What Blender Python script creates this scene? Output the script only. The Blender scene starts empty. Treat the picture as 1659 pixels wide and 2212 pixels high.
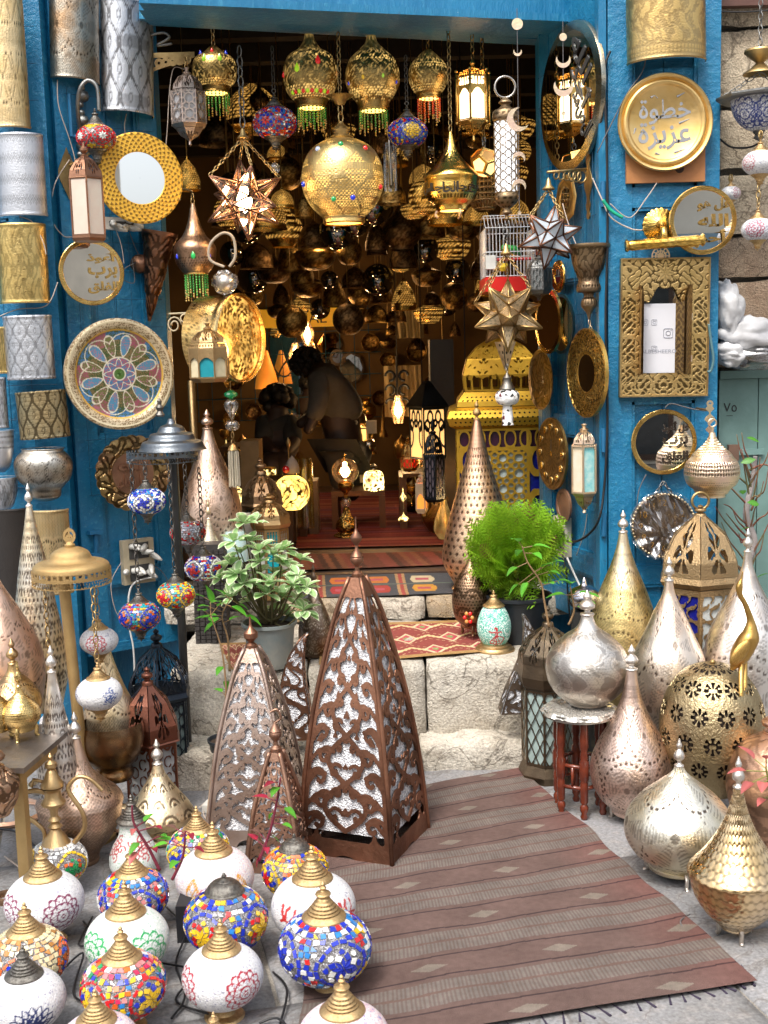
import bpy,math,random
import numpy as np
from mathutils import Vector,Matrix
PI=math.pi
R=random.Random(11)
rng=np.random.default_rng(5)
sc=bpy.context.scene
COL=sc.collection
# ------------------------------------------------------------------ camera
F,CX,CY=2540.0,829.5,1106.0
EYE=Vector((0.0,0.0,1.5))
cam_d=bpy.data.cameras.new('camera')
cam=bpy.data.objects.new('camera',cam_d)
COL.objects.link(cam)
ROT=Matrix.Rotation(math.radians(90-7.8),3,'X')@Matrix.Rotation(math.radians(-1.6),3,'Z')
cam.matrix_world=Matrix.Translation(EYE)@ROT.to_4x4()
cam_d.sensor_fit='VERTICAL'
cam_d.sensor_height=24.0
cam_d.lens=24.0*F/2212.0
cam_d.clip_start=0.05
cam_d.clip_end=400
cam_d.dof.use_dof=True
cam_d.dof.focus_distance=4.3
cam_d.dof.aperture_fstop=7.0
sc.camera=cam
# ------------------------------------------------------------------ world, sun, exposure
SUN_EL,SUN_AZ=58.0,205.0
w=bpy.data.worlds.new('World');sc.world=w;w.use_nodes=True
wn=w.node_tree
bg=wn.nodes['Background']
sky=wn.nodes.new('ShaderNodeTexSky');sky.sky_type='NISHITA';sky.sun_disc=False
sky.sun_elevation=math.radians(SUN_EL);sky.sun_rotation=math.radians(SUN_AZ)
sky.dust_density=5.0;sky.air_density=1.0;sky.ozone_density=1.0
hs=wn.nodes.new('ShaderNodeHueSaturation');hs.inputs['Saturation'].default_value=0.35
wn.links.new(sky.outputs[0],hs.inputs['Color']);wn.links.new(hs.outputs[0],bg.inputs[0])
bg.inputs[1].default_value=0.15
sun_d=bpy.data.lights.new('sun','SUN');sun_d.energy=1.5;sun_d.angle=math.radians(14)
sun_d.color=(1.0,0.95,0.87)
sun=bpy.data.objects.new('sun',sun_d);COL.objects.link(sun)
_a,_e=math.radians(SUN_AZ),math.radians(SUN_EL)
SUND=Vector((math.sin(_a)*math.cos(_e),math.cos(_a)*math.cos(_e),math.sin(_e)))
sun.rotation_euler=SUND.to_track_quat('Z','Y').to_euler()
sun.location=(0,-3,9)
vs=sc.view_settings
vs.view_transform='Standard';vs.look='None';vs.gamma=1.0;vs.use_curve_mapping=False
vs.exposure=1.0
sc.cycles.max_bounces=7;sc.cycles.diffuse_bounces=3;sc.cycles.glossy_bounces=4
sc.cycles.transmission_bounces=5;sc.cycles.transparent_max_bounces=8
sc.cycles.sample_clamp_indirect=4.0
# ------------------------------------------------------------------ measuring helpers
FWD=ROT@Vector((0,0,-1))
def ray(x,y):return(ROT@Vector(((x-CX)/F,-(y-CY)/F,-1.0))).normalized()
def W(x,y,Y):
 d=ray(x,y);return EYE+d*(Y/d.y)
def G(x,y,z=0.0):
 d=ray(x,y);return EYE+d*((z-EYE.z)/d.z)
def dep(P):return(Vector(P)-EYE).dot(FWD)
def M(px,P):return px*dep(P)/F
def px_of(P):
 v=ROT.transposed()@(Vector(P)-EYE)
 return CX+F*v.x/-v.z,CY-F*v.y/-v.z
def zat(P,y):
 lo,hi=-1.0,6.0
 for _ in range(40):
  m=(lo+hi)/2
  if px_of((P[0],P[1],m))[1]>y:lo=m
  else:hi=m
 return lo
def pf(P,rows):
 out=[]
 for y,r in rows:
  z=zat(P,y);out.append((M(r,(P[0],P[1],z)),z-P[2]))
 return out[::-1]
class Wall:
 def __init__(s,A,B,z=0):
  s.A=Vector((A[0],A[1],z));s.B=Vector((B[0],B[1],z))
  s.u=(s.B-s.A).normalized();s.n=Vector((s.u.y,-s.u.x,0));s.L=(s.B-s.A).length
  s.ang=math.atan2(s.u.y,s.u.x)
 def at(s,x,y,off=0.0):
  d=ray(x,y);o=s.A+s.n*off
  return EYE+d*((o-EYE).dot(s.n)/d.dot(s.n))
  # ------------------------------------------------------------------ objects
def tag(o,label=None,cat=None,group=None,kind=None):
 if label:o['label']=label
 if cat:o['category']=cat
 if group:o['group']=group
 if kind:o['kind']=kind
 return o
def thing(name,label,cat,loc=(0,0,0),group=None,rz=0.0,rot=None):
 o=bpy.data.objects.new(name,None);COL.objects.link(o)
 o.empty_display_size=0.05
 o.location=loc;o.rotation_euler=rot if rot else(0,0,rz)
 return tag(o,label,cat,group)
def wallthing(name,label,cat,P,wall,group=None,roll=0.0,tilt=0.0):
 o=thing(name,label,cat,P,group)
 m=Matrix((wall.u,Vector((0,0,1)),wall.n)).transposed()
 o.rotation_euler=(m@Matrix.Rotation(tilt,3,'X')@Matrix.Rotation(roll,3,'Z')).to_euler()
 return o
def mk(name,V,Fs,mat=None,parent=None,smooth=False,attrs=None,sharp=None,loc=None):
 me=bpy.data.meshes.new(name)
 V=np.asarray(V,dtype=np.float32).reshape(-1,3)
 if isinstance(Fs,np.ndarray):
  k=Fs.shape[1];n=len(Fs)
  me.vertices.add(len(V));me.vertices.foreach_set('co',V.ravel())
  me.loops.add(n*k);me.loops.foreach_set('vertex_index',Fs.ravel().astype(np.int32))
  me.polygons.add(n);me.polygons.foreach_set('loop_start',np.arange(0,n*k,k,dtype=np.int32))
  me.update(calc_edges=True)
 else:
  me.from_pydata(V.tolist(),[],Fs)
 if attrs:
  for an,av in attrs.items():
   av=np.asarray(av,dtype=np.float32)
   if av.ndim==1:
    a=me.attributes.new(an,'FLOAT','POINT');a.data.foreach_set('value',av)
   else:
    a=me.attributes.new(an,'FLOAT_COLOR','POINT')
    c=np.ones((len(av),4),np.float32);c[:,:3]=av;a.data.foreach_set('color',c.ravel())
 if smooth:
  me.polygons.foreach_set('use_smooth',np.ones(len(me.polygons),bool))
  if sharp:me.set_sharp_from_angle(angle=math.radians(sharp))
 me.validate()
 if mat:me.materials.append(mat)
 o=bpy.data.objects.new(name,me);COL.objects.link(o)
 if parent:o.parent=parent
 if loc is not None:o.location=loc
 return o
def copy(o,loc=None,rot=None,scale=None,label=None,parent='same',mat=None):
 c=o.copy();COL.objects.link(c)
 if parent!='same':c.parent=parent
 if loc is not None:c.location=loc
 if rot is not None:c.rotation_euler=rot
 if scale is not None:c.scale=(scale,)*3 if isinstance(scale,(int,float))else scale
 if label:c['label']=label
 return c
class MB:
 def __init__(s):s.v=[];s.f=[]
 def add(s,V,Fs):
  k=len(s.v);s.v+=[tuple(p)for p in V];s.f+=[tuple(i+k for i in f)for f in Fs];return s
 def box(s,x0,x1,y0,y1,z0,z1):
  return s.add([(x0,y0,z0),(x1,y0,z0),(x1,y1,z0),(x0,y1,z0),(x0,y0,z1),(x1,y0,z1),(x1,y1,z1),(x0,y1,z1)],[(0,3,2,1),(4,5,6,7),(0,1,5,4),(1,2,6,5),(2,3,7,6),(3,0,4,7)])
 def bar(s,a,b,r,n=6,r2=None):return s.tube([a,b],r,n,r2)
 def tube(s,pts,r,n=6,r2=None,closed=False,cap=True):
  pts=[Vector(p)for p in pts];m=len(pts)
  up=None;V=[]
  for i,p in enumerate(pts):
   if closed:t=pts[(i+1)%m]-pts[i-1]
   else:t=pts[min(i+1,m-1)]-pts[max(i-1,0)]
   if t.length<1e-9:t=Vector((0,0,1))
   t.normalize()
   if up is None:
    up=Vector((0,0,1))if abs(t.z)<.9 else Vector((1,0,0))
   sx=t.cross(up)
   if sx.length<1e-5:sx=t.orthogonal()
   sx.normalize();up=sx.cross(t).normalized()
   rr=r[i]if isinstance(r,(list,tuple))else(r if r2 is None else r+(r2-r)*i/max(1,m-1))
   for k in range(n):
    a=2*PI*k/n
    V.append(p+(sx*math.cos(a)+up*math.sin(a))*rr)
  Fs=[]
  for i in range(m if closed else m-1):
   j=(i+1)%m
   for k in range(n):
    Fs.append((i*n+k,i*n+(k+1)%n,j*n+(k+1)%n,j*n+k))
  if not closed and cap:
   Fs.append(tuple(range(n))[::-1]);Fs.append(tuple(range((m-1)*n,m*n)))
  return s.add(V,Fs)
 def lathe(s,prof,n=12,ph=0.0,cap=True,c=(0,0,0)):
  V=[];Fs=[]
  for r,z in prof:
   for k in range(n):
    a=2*PI*k/n+ph;V.append((c[0]+r*math.cos(a),c[1]+r*math.sin(a),c[2]+z))
  for i in range(len(prof)-1):
   for k in range(n):
    Fs.append((i*n+k,i*n+(k+1)%n,(i+1)*n+(k+1)%n,(i+1)*n+k))
  if cap:
   Fs.append(tuple(range(n))[::-1]);q=(len(prof)-1)*n;Fs.append(tuple(range(q,q+n)))
  return s.add(V,Fs)
 def ball(s,c,r,n=8,m=5,sz=1.0):
  return s.lathe([(max(1e-4,r*math.sin(PI*i/m)),-r*sz*math.cos(PI*i/m))for i in range(m+1)],n,0,False,c)
 def build(s,name,mat=None,parent=None,smooth=False,sharp=None,loc=None,kind=None):
  o=mk(name,s.v,s.f,mat,parent,smooth,None,sharp,loc)
  if kind:o['kind']=kind
  return o
def bez(pts,n=10):
 P=[Vector(p)for p in pts];out=[]
 for i in range(len(P)-1):
  a=P[max(i-1,0)];b=P[i];c=P[i+1];d=P[min(i+2,len(P)-1)]
  for k in range(n):
   t=k/n
   out.append(0.5*((2*b)+(c-a)*t+(2*a-5*b+4*c-d)*t*t+(3*b-a-3*c+d)*t**3))
 out.append(P[-1]);return out
def smoothprof(prof,n):
 P=np.array(prof,float)
 s=np.r_[0,np.cumsum(np.hypot(*np.diff(P,axis=0).T))]
 t=np.linspace(0,s[-1],n)
 def pch(y):
  h=np.diff(s);dl=np.diff(y)/h;m=np.zeros(len(y))
  for i in range(1,len(y)-1):
   m[i]=(dl[i-1]*h[i]+dl[i]*h[i-1])/(h[i]+h[i-1])
  m[0]=dl[0];m[-1]=dl[-1]
  k=np.clip(np.searchsorted(s,t)-1,0,len(h)-1);x=(t-s[k])/h[k]
  return(2*x**3-3*x**2+1)*y[k]+(x**3-2*x**2+x)*h[k]*m[k]+(-2*x**3+3*x**2)*y[k+1]+(x**3-x**2)*h[k]*m[k+1]
 r=np.maximum(pch(P[:,0]),1e-4);z=pch(P[:,1])
 return np.stack([r,z],1),t
def lathe(name,prof,mat,parent=None,n=32,m=None,pat=None,depth=0.0,ph=0.0,smooth=True,sharp=40,loc=None,arc=2*PI,colf=None,flat=False,cap=True):
 if m:P,t=smoothprof(prof,m)
 else:
  P=np.array(prof,float);t=np.r_[0,np.cumsum(np.hypot(*np.diff(P,axis=0).T))]
 k=len(P);full=abs(arc-2*PI)<1e-6
 nn=n if full else n+1
 a=np.arange(nn)*arc/n+ph-(0 if full else arc/2)
 u=np.arange(nn)/n
 r=np.repeat(P[:,0],nn);z=np.repeat(P[:,1],nn)
 U=np.tile(u,k);Vv=np.repeat(t/t[-1],nn);S=np.repeat(t,nn);A=np.tile(a,k)
 attrs={}
 if pat is not None:
  p=np.clip(pat(U,Vv,S),0,1)
  attrs['pat']=p
  if depth:
   d=np.gradient(P,axis=0);nr,nz=d[:,1],-d[:,0]
   L=np.hypot(nr,nz)+1e-9
   r=r-p*depth*np.repeat(nr/L,nn);z=z-p*depth*np.repeat(nz/L,nn)
 if colf is not None:attrs['col']=colf(U,Vv,S)
 V=np.stack([r*np.cos(A),r*np.sin(A),z],1)
 i=np.arange(k-1)[:,None];j=np.arange(nn if full else n)[None,:];j2=(j+1)%nn
 Fs=np.stack([i*nn+j,i*nn+j2,(i+1)*nn+j2,(i+1)*nn+j],-1).reshape(-1,4)
 return mk(name,V,Fs,mat,parent,smooth and not flat,attrs,sharp,loc)
def ring(name,R_,r,mat,parent=None,loc=(0,0,0),n=20,k=6,axis='z',sx=1.0):
 pts=[]
 for i in range(n):
  a=2*PI*i/n;c,s_=R_*math.cos(a)*sx,R_*math.sin(a)
  pts.append((c,s_,0)if axis=='z' else((c,0,s_)if axis=='y' else(0,c,s_)))
 return MB().tube(pts,r,k,closed=True).build(name,mat,parent,True,loc=loc)
def chain(mb,a,b,link=0.03,r=0.0025,sag=0.0):
 a,b=Vector(a),Vector(b);L=(b-a).length;n=max(2,int(L/(link*.78)))
 d=(b-a)/n
 for i in range(n):
  t=(i+.5)/n;c=a+d*(i+.5)-Vector((0,0,sag*4*t*(1-t)))
  t1=d.normalized();o=t1.orthogonal().normalized()
  if i%2:o=t1.cross(o)
  hl,hw=link/2,link*.28
  pts=[c+t1*hl*math.sin(q)+o*hw*math.cos(q)for q in[2*PI*k/8 for k in range(8)]]
  mb.tube(pts,r,4,closed=True)
 return mb
def wire(name,pts,r,mat,parent=None,label=None,cat=None,n=5,k=8,group=None):
 o=MB().tube(bez(pts,k),r,n).build(name,mat,parent,True)
 if label:tag(o,label,cat,group)
 return o
 # ------------------------------------------------------------------ cut-out sheets (marching squares)
def seg_dist(X,Y,pts,closed=False):
 D=np.full(X.shape,1e9);n=len(pts)
 for i in range(n if closed else n-1):
  (ax,ay),(bx,by)=pts[i][:2],pts[(i+1)%n][:2]
  dx,dy=bx-ax,by-ay;L=dx*dx+dy*dy+1e-12
  t=np.clip(((X-ax)*dx+(Y-ay)*dy)/L,0,1)
  D=np.minimum(D,np.hypot(X-ax-t*dx,Y-ay-t*dy))
 return D
def sheet(name,fn,x0,x1,y0,y1,nx,ny,mat,parent=None,thick=0.003,warp=None,loc=None,smooth=False,rot=None,back=False):
 """fn(X, Y) > 0 is metal. warp(x, y, d) -> 3D, d = distance out of the sheet."""
 xs=np.linspace(x0,x1,nx+1);ys=np.linspace(y0,y1,ny+1)
 X,Y=np.meshgrid(xs,ys);S=fn(X,Y)
 S=np.where(np.abs(S)<1e-7,1e-7,S)
 V=[];idx={};Fs=[];edges=[]
 def vert(key,x,y):
  if key not in idx:idx[key]=len(V);V.append((x,y))
  return idx[key]
 IN=S>0
 for j in range(ny):
  for i in range(nx):
   c=(IN[j,i],IN[j,i+1],IN[j+1,i+1],IN[j+1,i])
   if not any(c):continue
   C=((i,j),(i+1,j),(i+1,j+1),(i,j+1))
   if all(c):
    Fs.append([vert(q,xs[q[0]],ys[q[1]])for q in C])
    continue
   poly=[];cr=[]
   for k in range(4):
    a,b=C[k],C[(k+1)%4]
    if c[k]:poly.append(vert(a,xs[a[0]],ys[a[1]]))
    if c[k]!=c[(k+1)%4]:
     sa,sb=S[a[1],a[0]],S[b[1],b[0]];t=sa/(sa-sb)
     key=(a,b)if a<b else(b,a)
     q=vert(key,xs[a[0]]+(xs[b[0]]-xs[a[0]])*t,ys[a[1]]+(ys[b[1]]-ys[a[1]])*t)
     poly.append(q);cr.append(len(poly)-1)
   if len(poly)>=3:
    Fs.append(poly)
    for k in range(len(poly)):
     if k in cr and(k+1)%len(poly)in cr:edges.append((poly[k],poly[(k+1)%len(poly)]))
 if warp is None:warp=lambda x,y,d:(x,y,d)
 n=len(V)
 if n==0:return None
 P=[warp(x,y,thick)for x,y in V]+[warp(x,y,0.0)for x,y in V]
 AF=[tuple(f)for f in Fs]+[(b,a,a+n,b+n)for a,b in edges]
 if back:AF+=[tuple(q+n for q in f[::-1])for f in Fs]
 o=mk(name,P,AF,mat,parent,smooth,None,50 if smooth else None,loc)
 if rot is not None:o.rotation_euler=rot
 return o
 # ------------------------------------------------------------------ Arabic lettering (joined forms)
AR={'ا':'ﺍﺎ','أ':'ﺃﺄ','إ':'ﺇﺈ','ب':'ﺏﺐﺑﺒ','ة':'ﺓﺔ','ت':'ﺕﺖﺗﺘ','ج':'ﺝﺞﺟﺠ','ح':'ﺡﺢﺣﺤ','خ':'ﺥﺦﺧﺨ','د':'ﺩﺪ','ذ':'ﺫﺬ','ر':'ﺭﺮ','ز':'ﺯﺰ','س':'ﺱﺲﺳﺴ','ش':'ﺵﺶﺷﺸ','ط':'ﻁﻂﻃﻄ','ع':'ﻉﻊﻋﻌ','ف':'ﻑﻒﻓﻔ','ق':'ﻕﻖﻗﻘ','ك':'ﻙﻚﻛﻜ','ل':'ﻝﻞﻟﻠ','م':'ﻡﻢﻣﻤ','ن':'ﻥﻦﻧﻨ','ه':'ﻩﻪﻫﻬ','و':'ﻭﻮ','ي':'ﻱﻲﻳﻴ','ء':'ﺀ'}
def arab(s):
 out=[]
 for i,c in enumerate(s):
  if c not in AR:out.append(c);continue
  f=AR[c];pv=i>0 and s[i-1]in AR and len(AR[s[i-1]])==4
  nx=i+1<len(s)and s[i+1]in AR and len(f)==4 and s[i+1]!='ء'
  if len(f)==1:out.append(f)
  else:out.append(f[3]if pv and nx else f[2]if nx else f[1]if pv else f[0])
 return ''.join(out[::-1])
def text(name,s,size,mat,parent=None,depth=0.002,loc=(0,0,0),rot=None,arabic=True,width=None,height=None,bold=0.0,res=2):
 c=bpy.data.curves.new(name,'FONT');c.body=arab(s)if arabic else s;c.size=size;c.align_x='CENTER'
 c.extrude=depth;c.resolution_u=res;c.offset=bold
 t=bpy.data.objects.new(name,c);COL.objects.link(t)
 me=bpy.data.meshes.new_from_object(t.evaluated_get(bpy.context.evaluated_depsgraph_get()))
 bpy.data.objects.remove(t);bpy.data.curves.remove(c)
 me.name=name
 if len(me.vertices):
  co=np.empty(len(me.vertices)*3,np.float32);me.vertices.foreach_get('co',co);co=co.reshape(-1,3)
  lo,hi=co.min(0),co.max(0);co[:,:2]-=((lo+hi)/2)[:2]
  if width:co[:,0]*=width/(hi[0]-lo[0])
  if height:co[:,1]*=height/(hi[1]-lo[1])
  me.vertices.foreach_set('co',co.ravel());me.update()
 me.materials.clear();me.materials.append(mat)
 o=bpy.data.objects.new(name,me);COL.objects.link(o);o.parent=parent;o.location=loc
 if rot is not None:o.rotation_euler=rot
 return o
 # ------------------------------------------------------------------ materials
def newmat(name):
 m=bpy.data.materials.new(name);m.use_nodes=True
 nt=m.node_tree;b=nt.nodes['Principled BSDF']
 return m,nt,b,nt.nodes.new,nt.links.new
def c4(c):return(c[0],c[1],c[2],1.0)
def noise(nt,scale,detail=4,rough=.55,vec=None,dist=0.0):
 n=nt.nodes.new('ShaderNodeTexNoise');n.inputs['Scale'].default_value=scale
 n.inputs['Detail'].default_value=detail;n.inputs['Roughness'].default_value=rough;n.inputs['Distortion'].default_value=dist
 if vec:nt.links.new(vec,n.inputs['Vector'])
 return n
def ramp(nt,src,stops):
 r=nt.nodes.new('ShaderNodeValToRGB');e=r.color_ramp.elements
 while len(e)<len(stops):e.new(.5)
 for k,(p,c)in enumerate(stops):
  e[k].position=p;e[k].color=c4(c)if hasattr(c,'__len__')else(c,c,c,1)
 nt.links.new(src,r.inputs[0]);return r
def mixc(nt,fac,a,b,mode='MIX'):
 m=nt.nodes.new('ShaderNodeMix');m.data_type='RGBA';m.blend_type=mode
 for s,v in((m.inputs[0],fac),(m.inputs[6],a),(m.inputs[7],b)):
  if hasattr(v,'links')or hasattr(v,'is_linked'):nt.links.new(v,s)
  elif isinstance(v,(int,float)):s.default_value=v
  else:s.default_value=c4(v)
 return m.outputs[2]
def objco(nt):
 return nt.nodes.new('ShaderNodeTexCoord').outputs['Object']
_mc={}
def metal(key,col,col2=None,dark=(.02,.012,.006),rough=.3,patmix=.85,vs_=6.0,bump=.28,bs=170,thr=(.42,.62),rv=.15,metallic=1.0):
 if key in _mc:return _mc[key]
 rough+=.07*(rough>.23)
 m,nt,b,N,L=newmat(key)
 co=objco(nt)
 n1=noise(nt,vs_,5,.6,co)
 base=mixc(nt,ramp(nt,n1.outputs[0],[(thr[0],0.0),(thr[1],1.0)]).outputs[0],col,col2 or tuple(c*.72 for c in col))
 n3=noise(nt,vs_*7,4,.7,co)
 base=mixc(nt,ramp(nt,n3.outputs[0],[(.58,0.0),(.85,.3)]).outputs[0],base,tuple(c*.5 for c in col))
 at=N('ShaderNodeAttribute');at.attribute_name='pat'
 mm=N('ShaderNodeMath');mm.operation='MULTIPLY';mm.inputs[1].default_value=patmix;L(at.outputs['Fac'],mm.inputs[0])
 base=mixc(nt,mm.outputs[0],base,dark)
 L(base,b.inputs['Base Color']);b.inputs['Metallic'].default_value=metallic
 n2=noise(nt,bs*.4,3,.6,co)
 r=N('ShaderNodeMapRange');r.inputs[3].default_value=max(.03,rough-rv);r.inputs[4].default_value=rough+rv
 L(n2.outputs[0],r.inputs[0]);L(r.outputs[0],b.inputs['Roughness'])
 if bump:
  n4=noise(nt,bs,3,.6,co);bp=N('ShaderNodeBump');bp.inputs['Strength'].default_value=bump;bp.inputs['Distance'].default_value=.004
  L(n4.outputs[0],bp.inputs['Height']);L(bp.outputs[0],b.inputs['Normal'])
 _mc[key]=m;return m
def plain(key,col,rough=.6,metallic=0.0,var=.25,vs_=12,bump=.2,bs=80,spec=.5,emit=None,es=0.0,trans=0.0,coat=0.0,bd=.003,col2=None,sss=0.0):
 if key in _mc:return _mc[key]
 m,nt,b,N,L=newmat(key)
 co=objco(nt);n1=noise(nt,vs_,5,.6,co)
 base=mixc(nt,ramp(nt,n1.outputs[0],[(.35,0.0),(.65,1.0)]).outputs[0],col,col2 or tuple(c*(1-var)for c in col))
 L(base,b.inputs['Base Color']);b.inputs['Roughness'].default_value=rough;b.inputs['Metallic'].default_value=metallic
 b.inputs['Specular IOR Level'].default_value=spec;b.inputs['Coat Weight'].default_value=coat
 b.inputs['Transmission Weight'].default_value=trans
 if emit:b.inputs['Emission Color'].default_value=c4(emit);b.inputs['Emission Strength'].default_value=es
 if bump:
  n4=noise(nt,bs,4,.6,co);bp=N('ShaderNodeBump');bp.inputs['Strength'].default_value=bump;bp.inputs['Distance'].default_value=bd
  L(n4.outputs[0],bp.inputs['Height']);L(bp.outputs[0],b.inputs['Normal'])
 _mc[key]=m;return m
def colmat(key,rough=.7,bump=.3,bs=200,coat=0.0,metallic=0.0,var=.12,vs_=30,spec=.5,bd=.002):
 if key in _mc:return _mc[key]
 m,nt,b,N,L=newmat(key);co=objco(nt)
 at=N('ShaderNodeAttribute');at.attribute_name='col'
 n1=noise(nt,vs_,4,.6,co)
 v=ramp(nt,n1.outputs[0],[(.3,1-var),(.7,1+var)])
 base=mixc(nt,1.0,at.outputs['Color'],v.outputs[0],'MULTIPLY')
 L(base,b.inputs['Base Color']);b.inputs['Roughness'].default_value=rough;b.inputs['Coat Weight'].default_value=coat
 b.inputs['Metallic'].default_value=metallic;b.inputs['Specular IOR Level'].default_value=spec
 if bump:
  n4=noise(nt,bs,3,.6,co);bp=N('ShaderNodeBump');bp.inputs['Strength'].default_value=bump;bp.inputs['Distance'].default_value=bd
  L(n4.outputs[0],bp.inputs['Height']);L(bp.outputs[0],b.inputs['Normal'])
 _mc[key]=m;return m
def emitmat(key,col,s):
 if key in _mc:return _mc[key]
 m,nt,b,N,L=newmat(key)
 b.inputs['Base Color'].default_value=c4(col);b.inputs['Emission Color'].default_value=c4(col);b.inputs['Emission Strength'].default_value=s
 _mc[key]=m;return m
def glassmat(key,col=(1,1,1),rough=.05,alpha=.25):
 """thin clear or tinted sheet: transparent, with a glossy face; alpha = how much it reflects and tints"""
 if key in _mc:return _mc[key]
 m,nt,b,N,L=newmat(key)
 tr=N('ShaderNodeBsdfTransparent');tr.inputs[0].default_value=c4(tuple(1-(1-c)*min(1,alpha*1.6+.2)for c in col))
 gl=N('ShaderNodeBsdfGlossy');gl.inputs['Roughness'].default_value=rough;gl.inputs['Color'].default_value=(.9,.9,.9,1)
 lw=N('ShaderNodeLayerWeight');lw.inputs[0].default_value=.35
 mr=N('ShaderNodeMapRange');mr.inputs[3].default_value=.05+alpha*.25;mr.inputs[4].default_value=.6+alpha*.35;L(lw.outputs['Fresnel'],mr.inputs[0])
 mx=N('ShaderNodeMixShader');L(mr.outputs[0],mx.inputs[0]);L(tr.outputs[0],mx.inputs[1]);L(gl.outputs[0],mx.inputs[2])
 L(mx.outputs[0],nt.nodes['Material Output'].inputs[0])
 _mc[key]=m;return m
def mirrormat(key='mirror_glass',tint=(.86,.87,.86),rough=.015):
 if key in _mc:return _mc[key]
 m,nt,b,N,L=newmat(key)
 b.inputs['Base Color'].default_value=c4(tint);b.inputs['Metallic'].default_value=1;b.inputs['Roughness'].default_value=rough
 _mc[key]=m;return m
def speckmat(key,base,specks,scale=260,rough=.5,bump=.7,bd=.002):
 if key in _mc:return _mc[key]
 m,nt,b,N,L=newmat(key);co=objco(nt)
 v=N('ShaderNodeTexVoronoi');v.inputs['Scale'].default_value=scale;L(co,v.inputs['Vector'])
 sp=N('ShaderNodeSeparateColor');L(v.outputs['Color'],sp.inputs[0])
 st=[(0.0,base)]+[(p,c)for p,c in specks]
 r=ramp(nt,sp.outputs[0],st);r.color_ramp.interpolation='CONSTANT'
 at=N('ShaderNodeAttribute');at.attribute_name='pat'
 c2=N('ShaderNodeAttribute');c2.attribute_name='col'
 base_=mixc(nt,at.outputs['Fac'],r.outputs[0],c2.outputs['Color'])
 L(base_,b.inputs['Base Color']);b.inputs['Roughness'].default_value=rough
 bp=N('ShaderNodeBump');bp.inputs['Strength'].default_value=bump;bp.inputs['Distance'].default_value=bd;bp.invert=True
 L(v.outputs['Distance'],bp.inputs['Height']);L(bp.outputs[0],b.inputs['Normal'])
 _mc[key]=m;return m
TD=(.06,.032,.02)
BRASS=lambda:metal('brass',(.83,.58,.22),(.62,.38,.12),rough=.26)
BRASSD=lambda:metal('aged_brass',(.50,.36,.16),(.28,.18,.08),rough=.36)
BRASSL=lambda:metal('pale_brass',(.80,.66,.42),(.86,.62,.48),rough=.3)
GOLDP=lambda:metal('satin_gold_paint',(.52,.36,.16),(.42,.28,.12),rough=.42,bump=.5,bs=500,rv=.05,metallic=.85)
CAPB=lambda:metal('brushed_brass_cap',(.60,.43,.22),(.46,.31,.15),rough=.36,bump=.3,bs=300,rv=.08)
CAPD=lambda:metal('blackened_cap',(.20,.19,.17),(.11,.10,.09),rough=.36,bump=.3,bs=300,rv=.08)
SILV=lambda:metal('silvered_metal',(.74,.72,.69),(.66,.58,.50),dark=TD,patmix=.88,rough=.34)
ALU=lambda:metal('bright_aluminium',(.62,.64,.68),(.50,.52,.56),rough=.40,vs_=4)
ROSE=lambda:metal('rose_copper',(.84,.66,.55),(.68,.42,.29),dark=TD,patmix=.88,rough=.36,vs_=4,thr=(.35,.65))
COPD=lambda:metal('dark_copper',(.34,.18,.11),(.20,.10,.065),rough=.36,vs_=7,thr=(.35,.65))
COPR=lambda:metal('rubbed_copper',(.38,.19,.12),(.12,.06,.04),rough=.38,vs_=3.2,thr=(.38,.64),bump=.3,bs=120)
BRNZ=lambda:metal('bronze',(.30,.21,.12),(.19,.13,.08),rough=.38)
GOLD=lambda:metal('polished_gold',(.95,.62,.16),(.80,.45,.08),rough=.16,rv=.08,vs_=9)
BLK=lambda:metal('blue_black_iron',(.045,.06,.08),(.025,.03,.04),rough=.35)
IRON=lambda:metal('grey_iron',(.26,.26,.25),(.15,.15,.145),rough=.38,bump=.4,bs=200)
WIRE=lambda:metal('dark_wire',(.12,.11,.10),rough=.5)
# ------------------------------------------------------------------ engraved patterns (relief and inlay)
fr=lambda a:a-np.floor(a)
def dots(d,t,w,k):return(np.abs(d)<w)*(np.cos(2*PI*t*k)>-.1)
def p_medal(N=6,c=.8,rows=(.18,.36),R_=.07,tone=.4,top=.9,dens=9,ph=0.0):
 def f(u,v,s):
  o=tone*(np.sin(s*520)*np.sin(u*2*PI*58)>-.1)*(v<top)
  for i,r0 in enumerate(rows):
   x=(fr(u*N+ph+.5*(i%2))-.5)*c/N;y=s-r0
   d=np.hypot(x,y);a=np.arctan2(y,x)/(2*PI)
   ins=d<R_*1.08
   pet=.5*(np.sin(2*PI*d/.0125+2*np.cos(2*PI*a*6))>.1)*(np.cos(2*PI*a*6)>-.35+.3*(i%2))*(d<R_*.86)*(d>R_*.2)+.7*(d<R_*.12)
   o=np.where(ins,pet,o)
   o=np.maximum(o,1.0*dots(d-R_*1.0,a,.0042,dens*3))
   o=np.where(np.abs(d-R_*1.16)<.005,0,o)
  return o
 return f
def p_scale(N=10,h=.06,c=.8,tone=.75,top=.9,k=2.0):
 def f(u,v,s):
  o=np.zeros_like(u)
  row=np.floor(s/h)
  x=(fr(u*N+.5*(row%2))-.5)*c/N;y=s-row*h
  d=np.hypot(x,y*.9);rr=c/N*.5
  o=tone*(np.sin(d/rr*2*PI*k)>.1)*(d<rr*1.02)
  o=np.maximum(o,.9*(d<rr*.3)*(np.sin(x*900)*np.sin(y*900)>.1))
  return o*(v<top)
 return f
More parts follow.
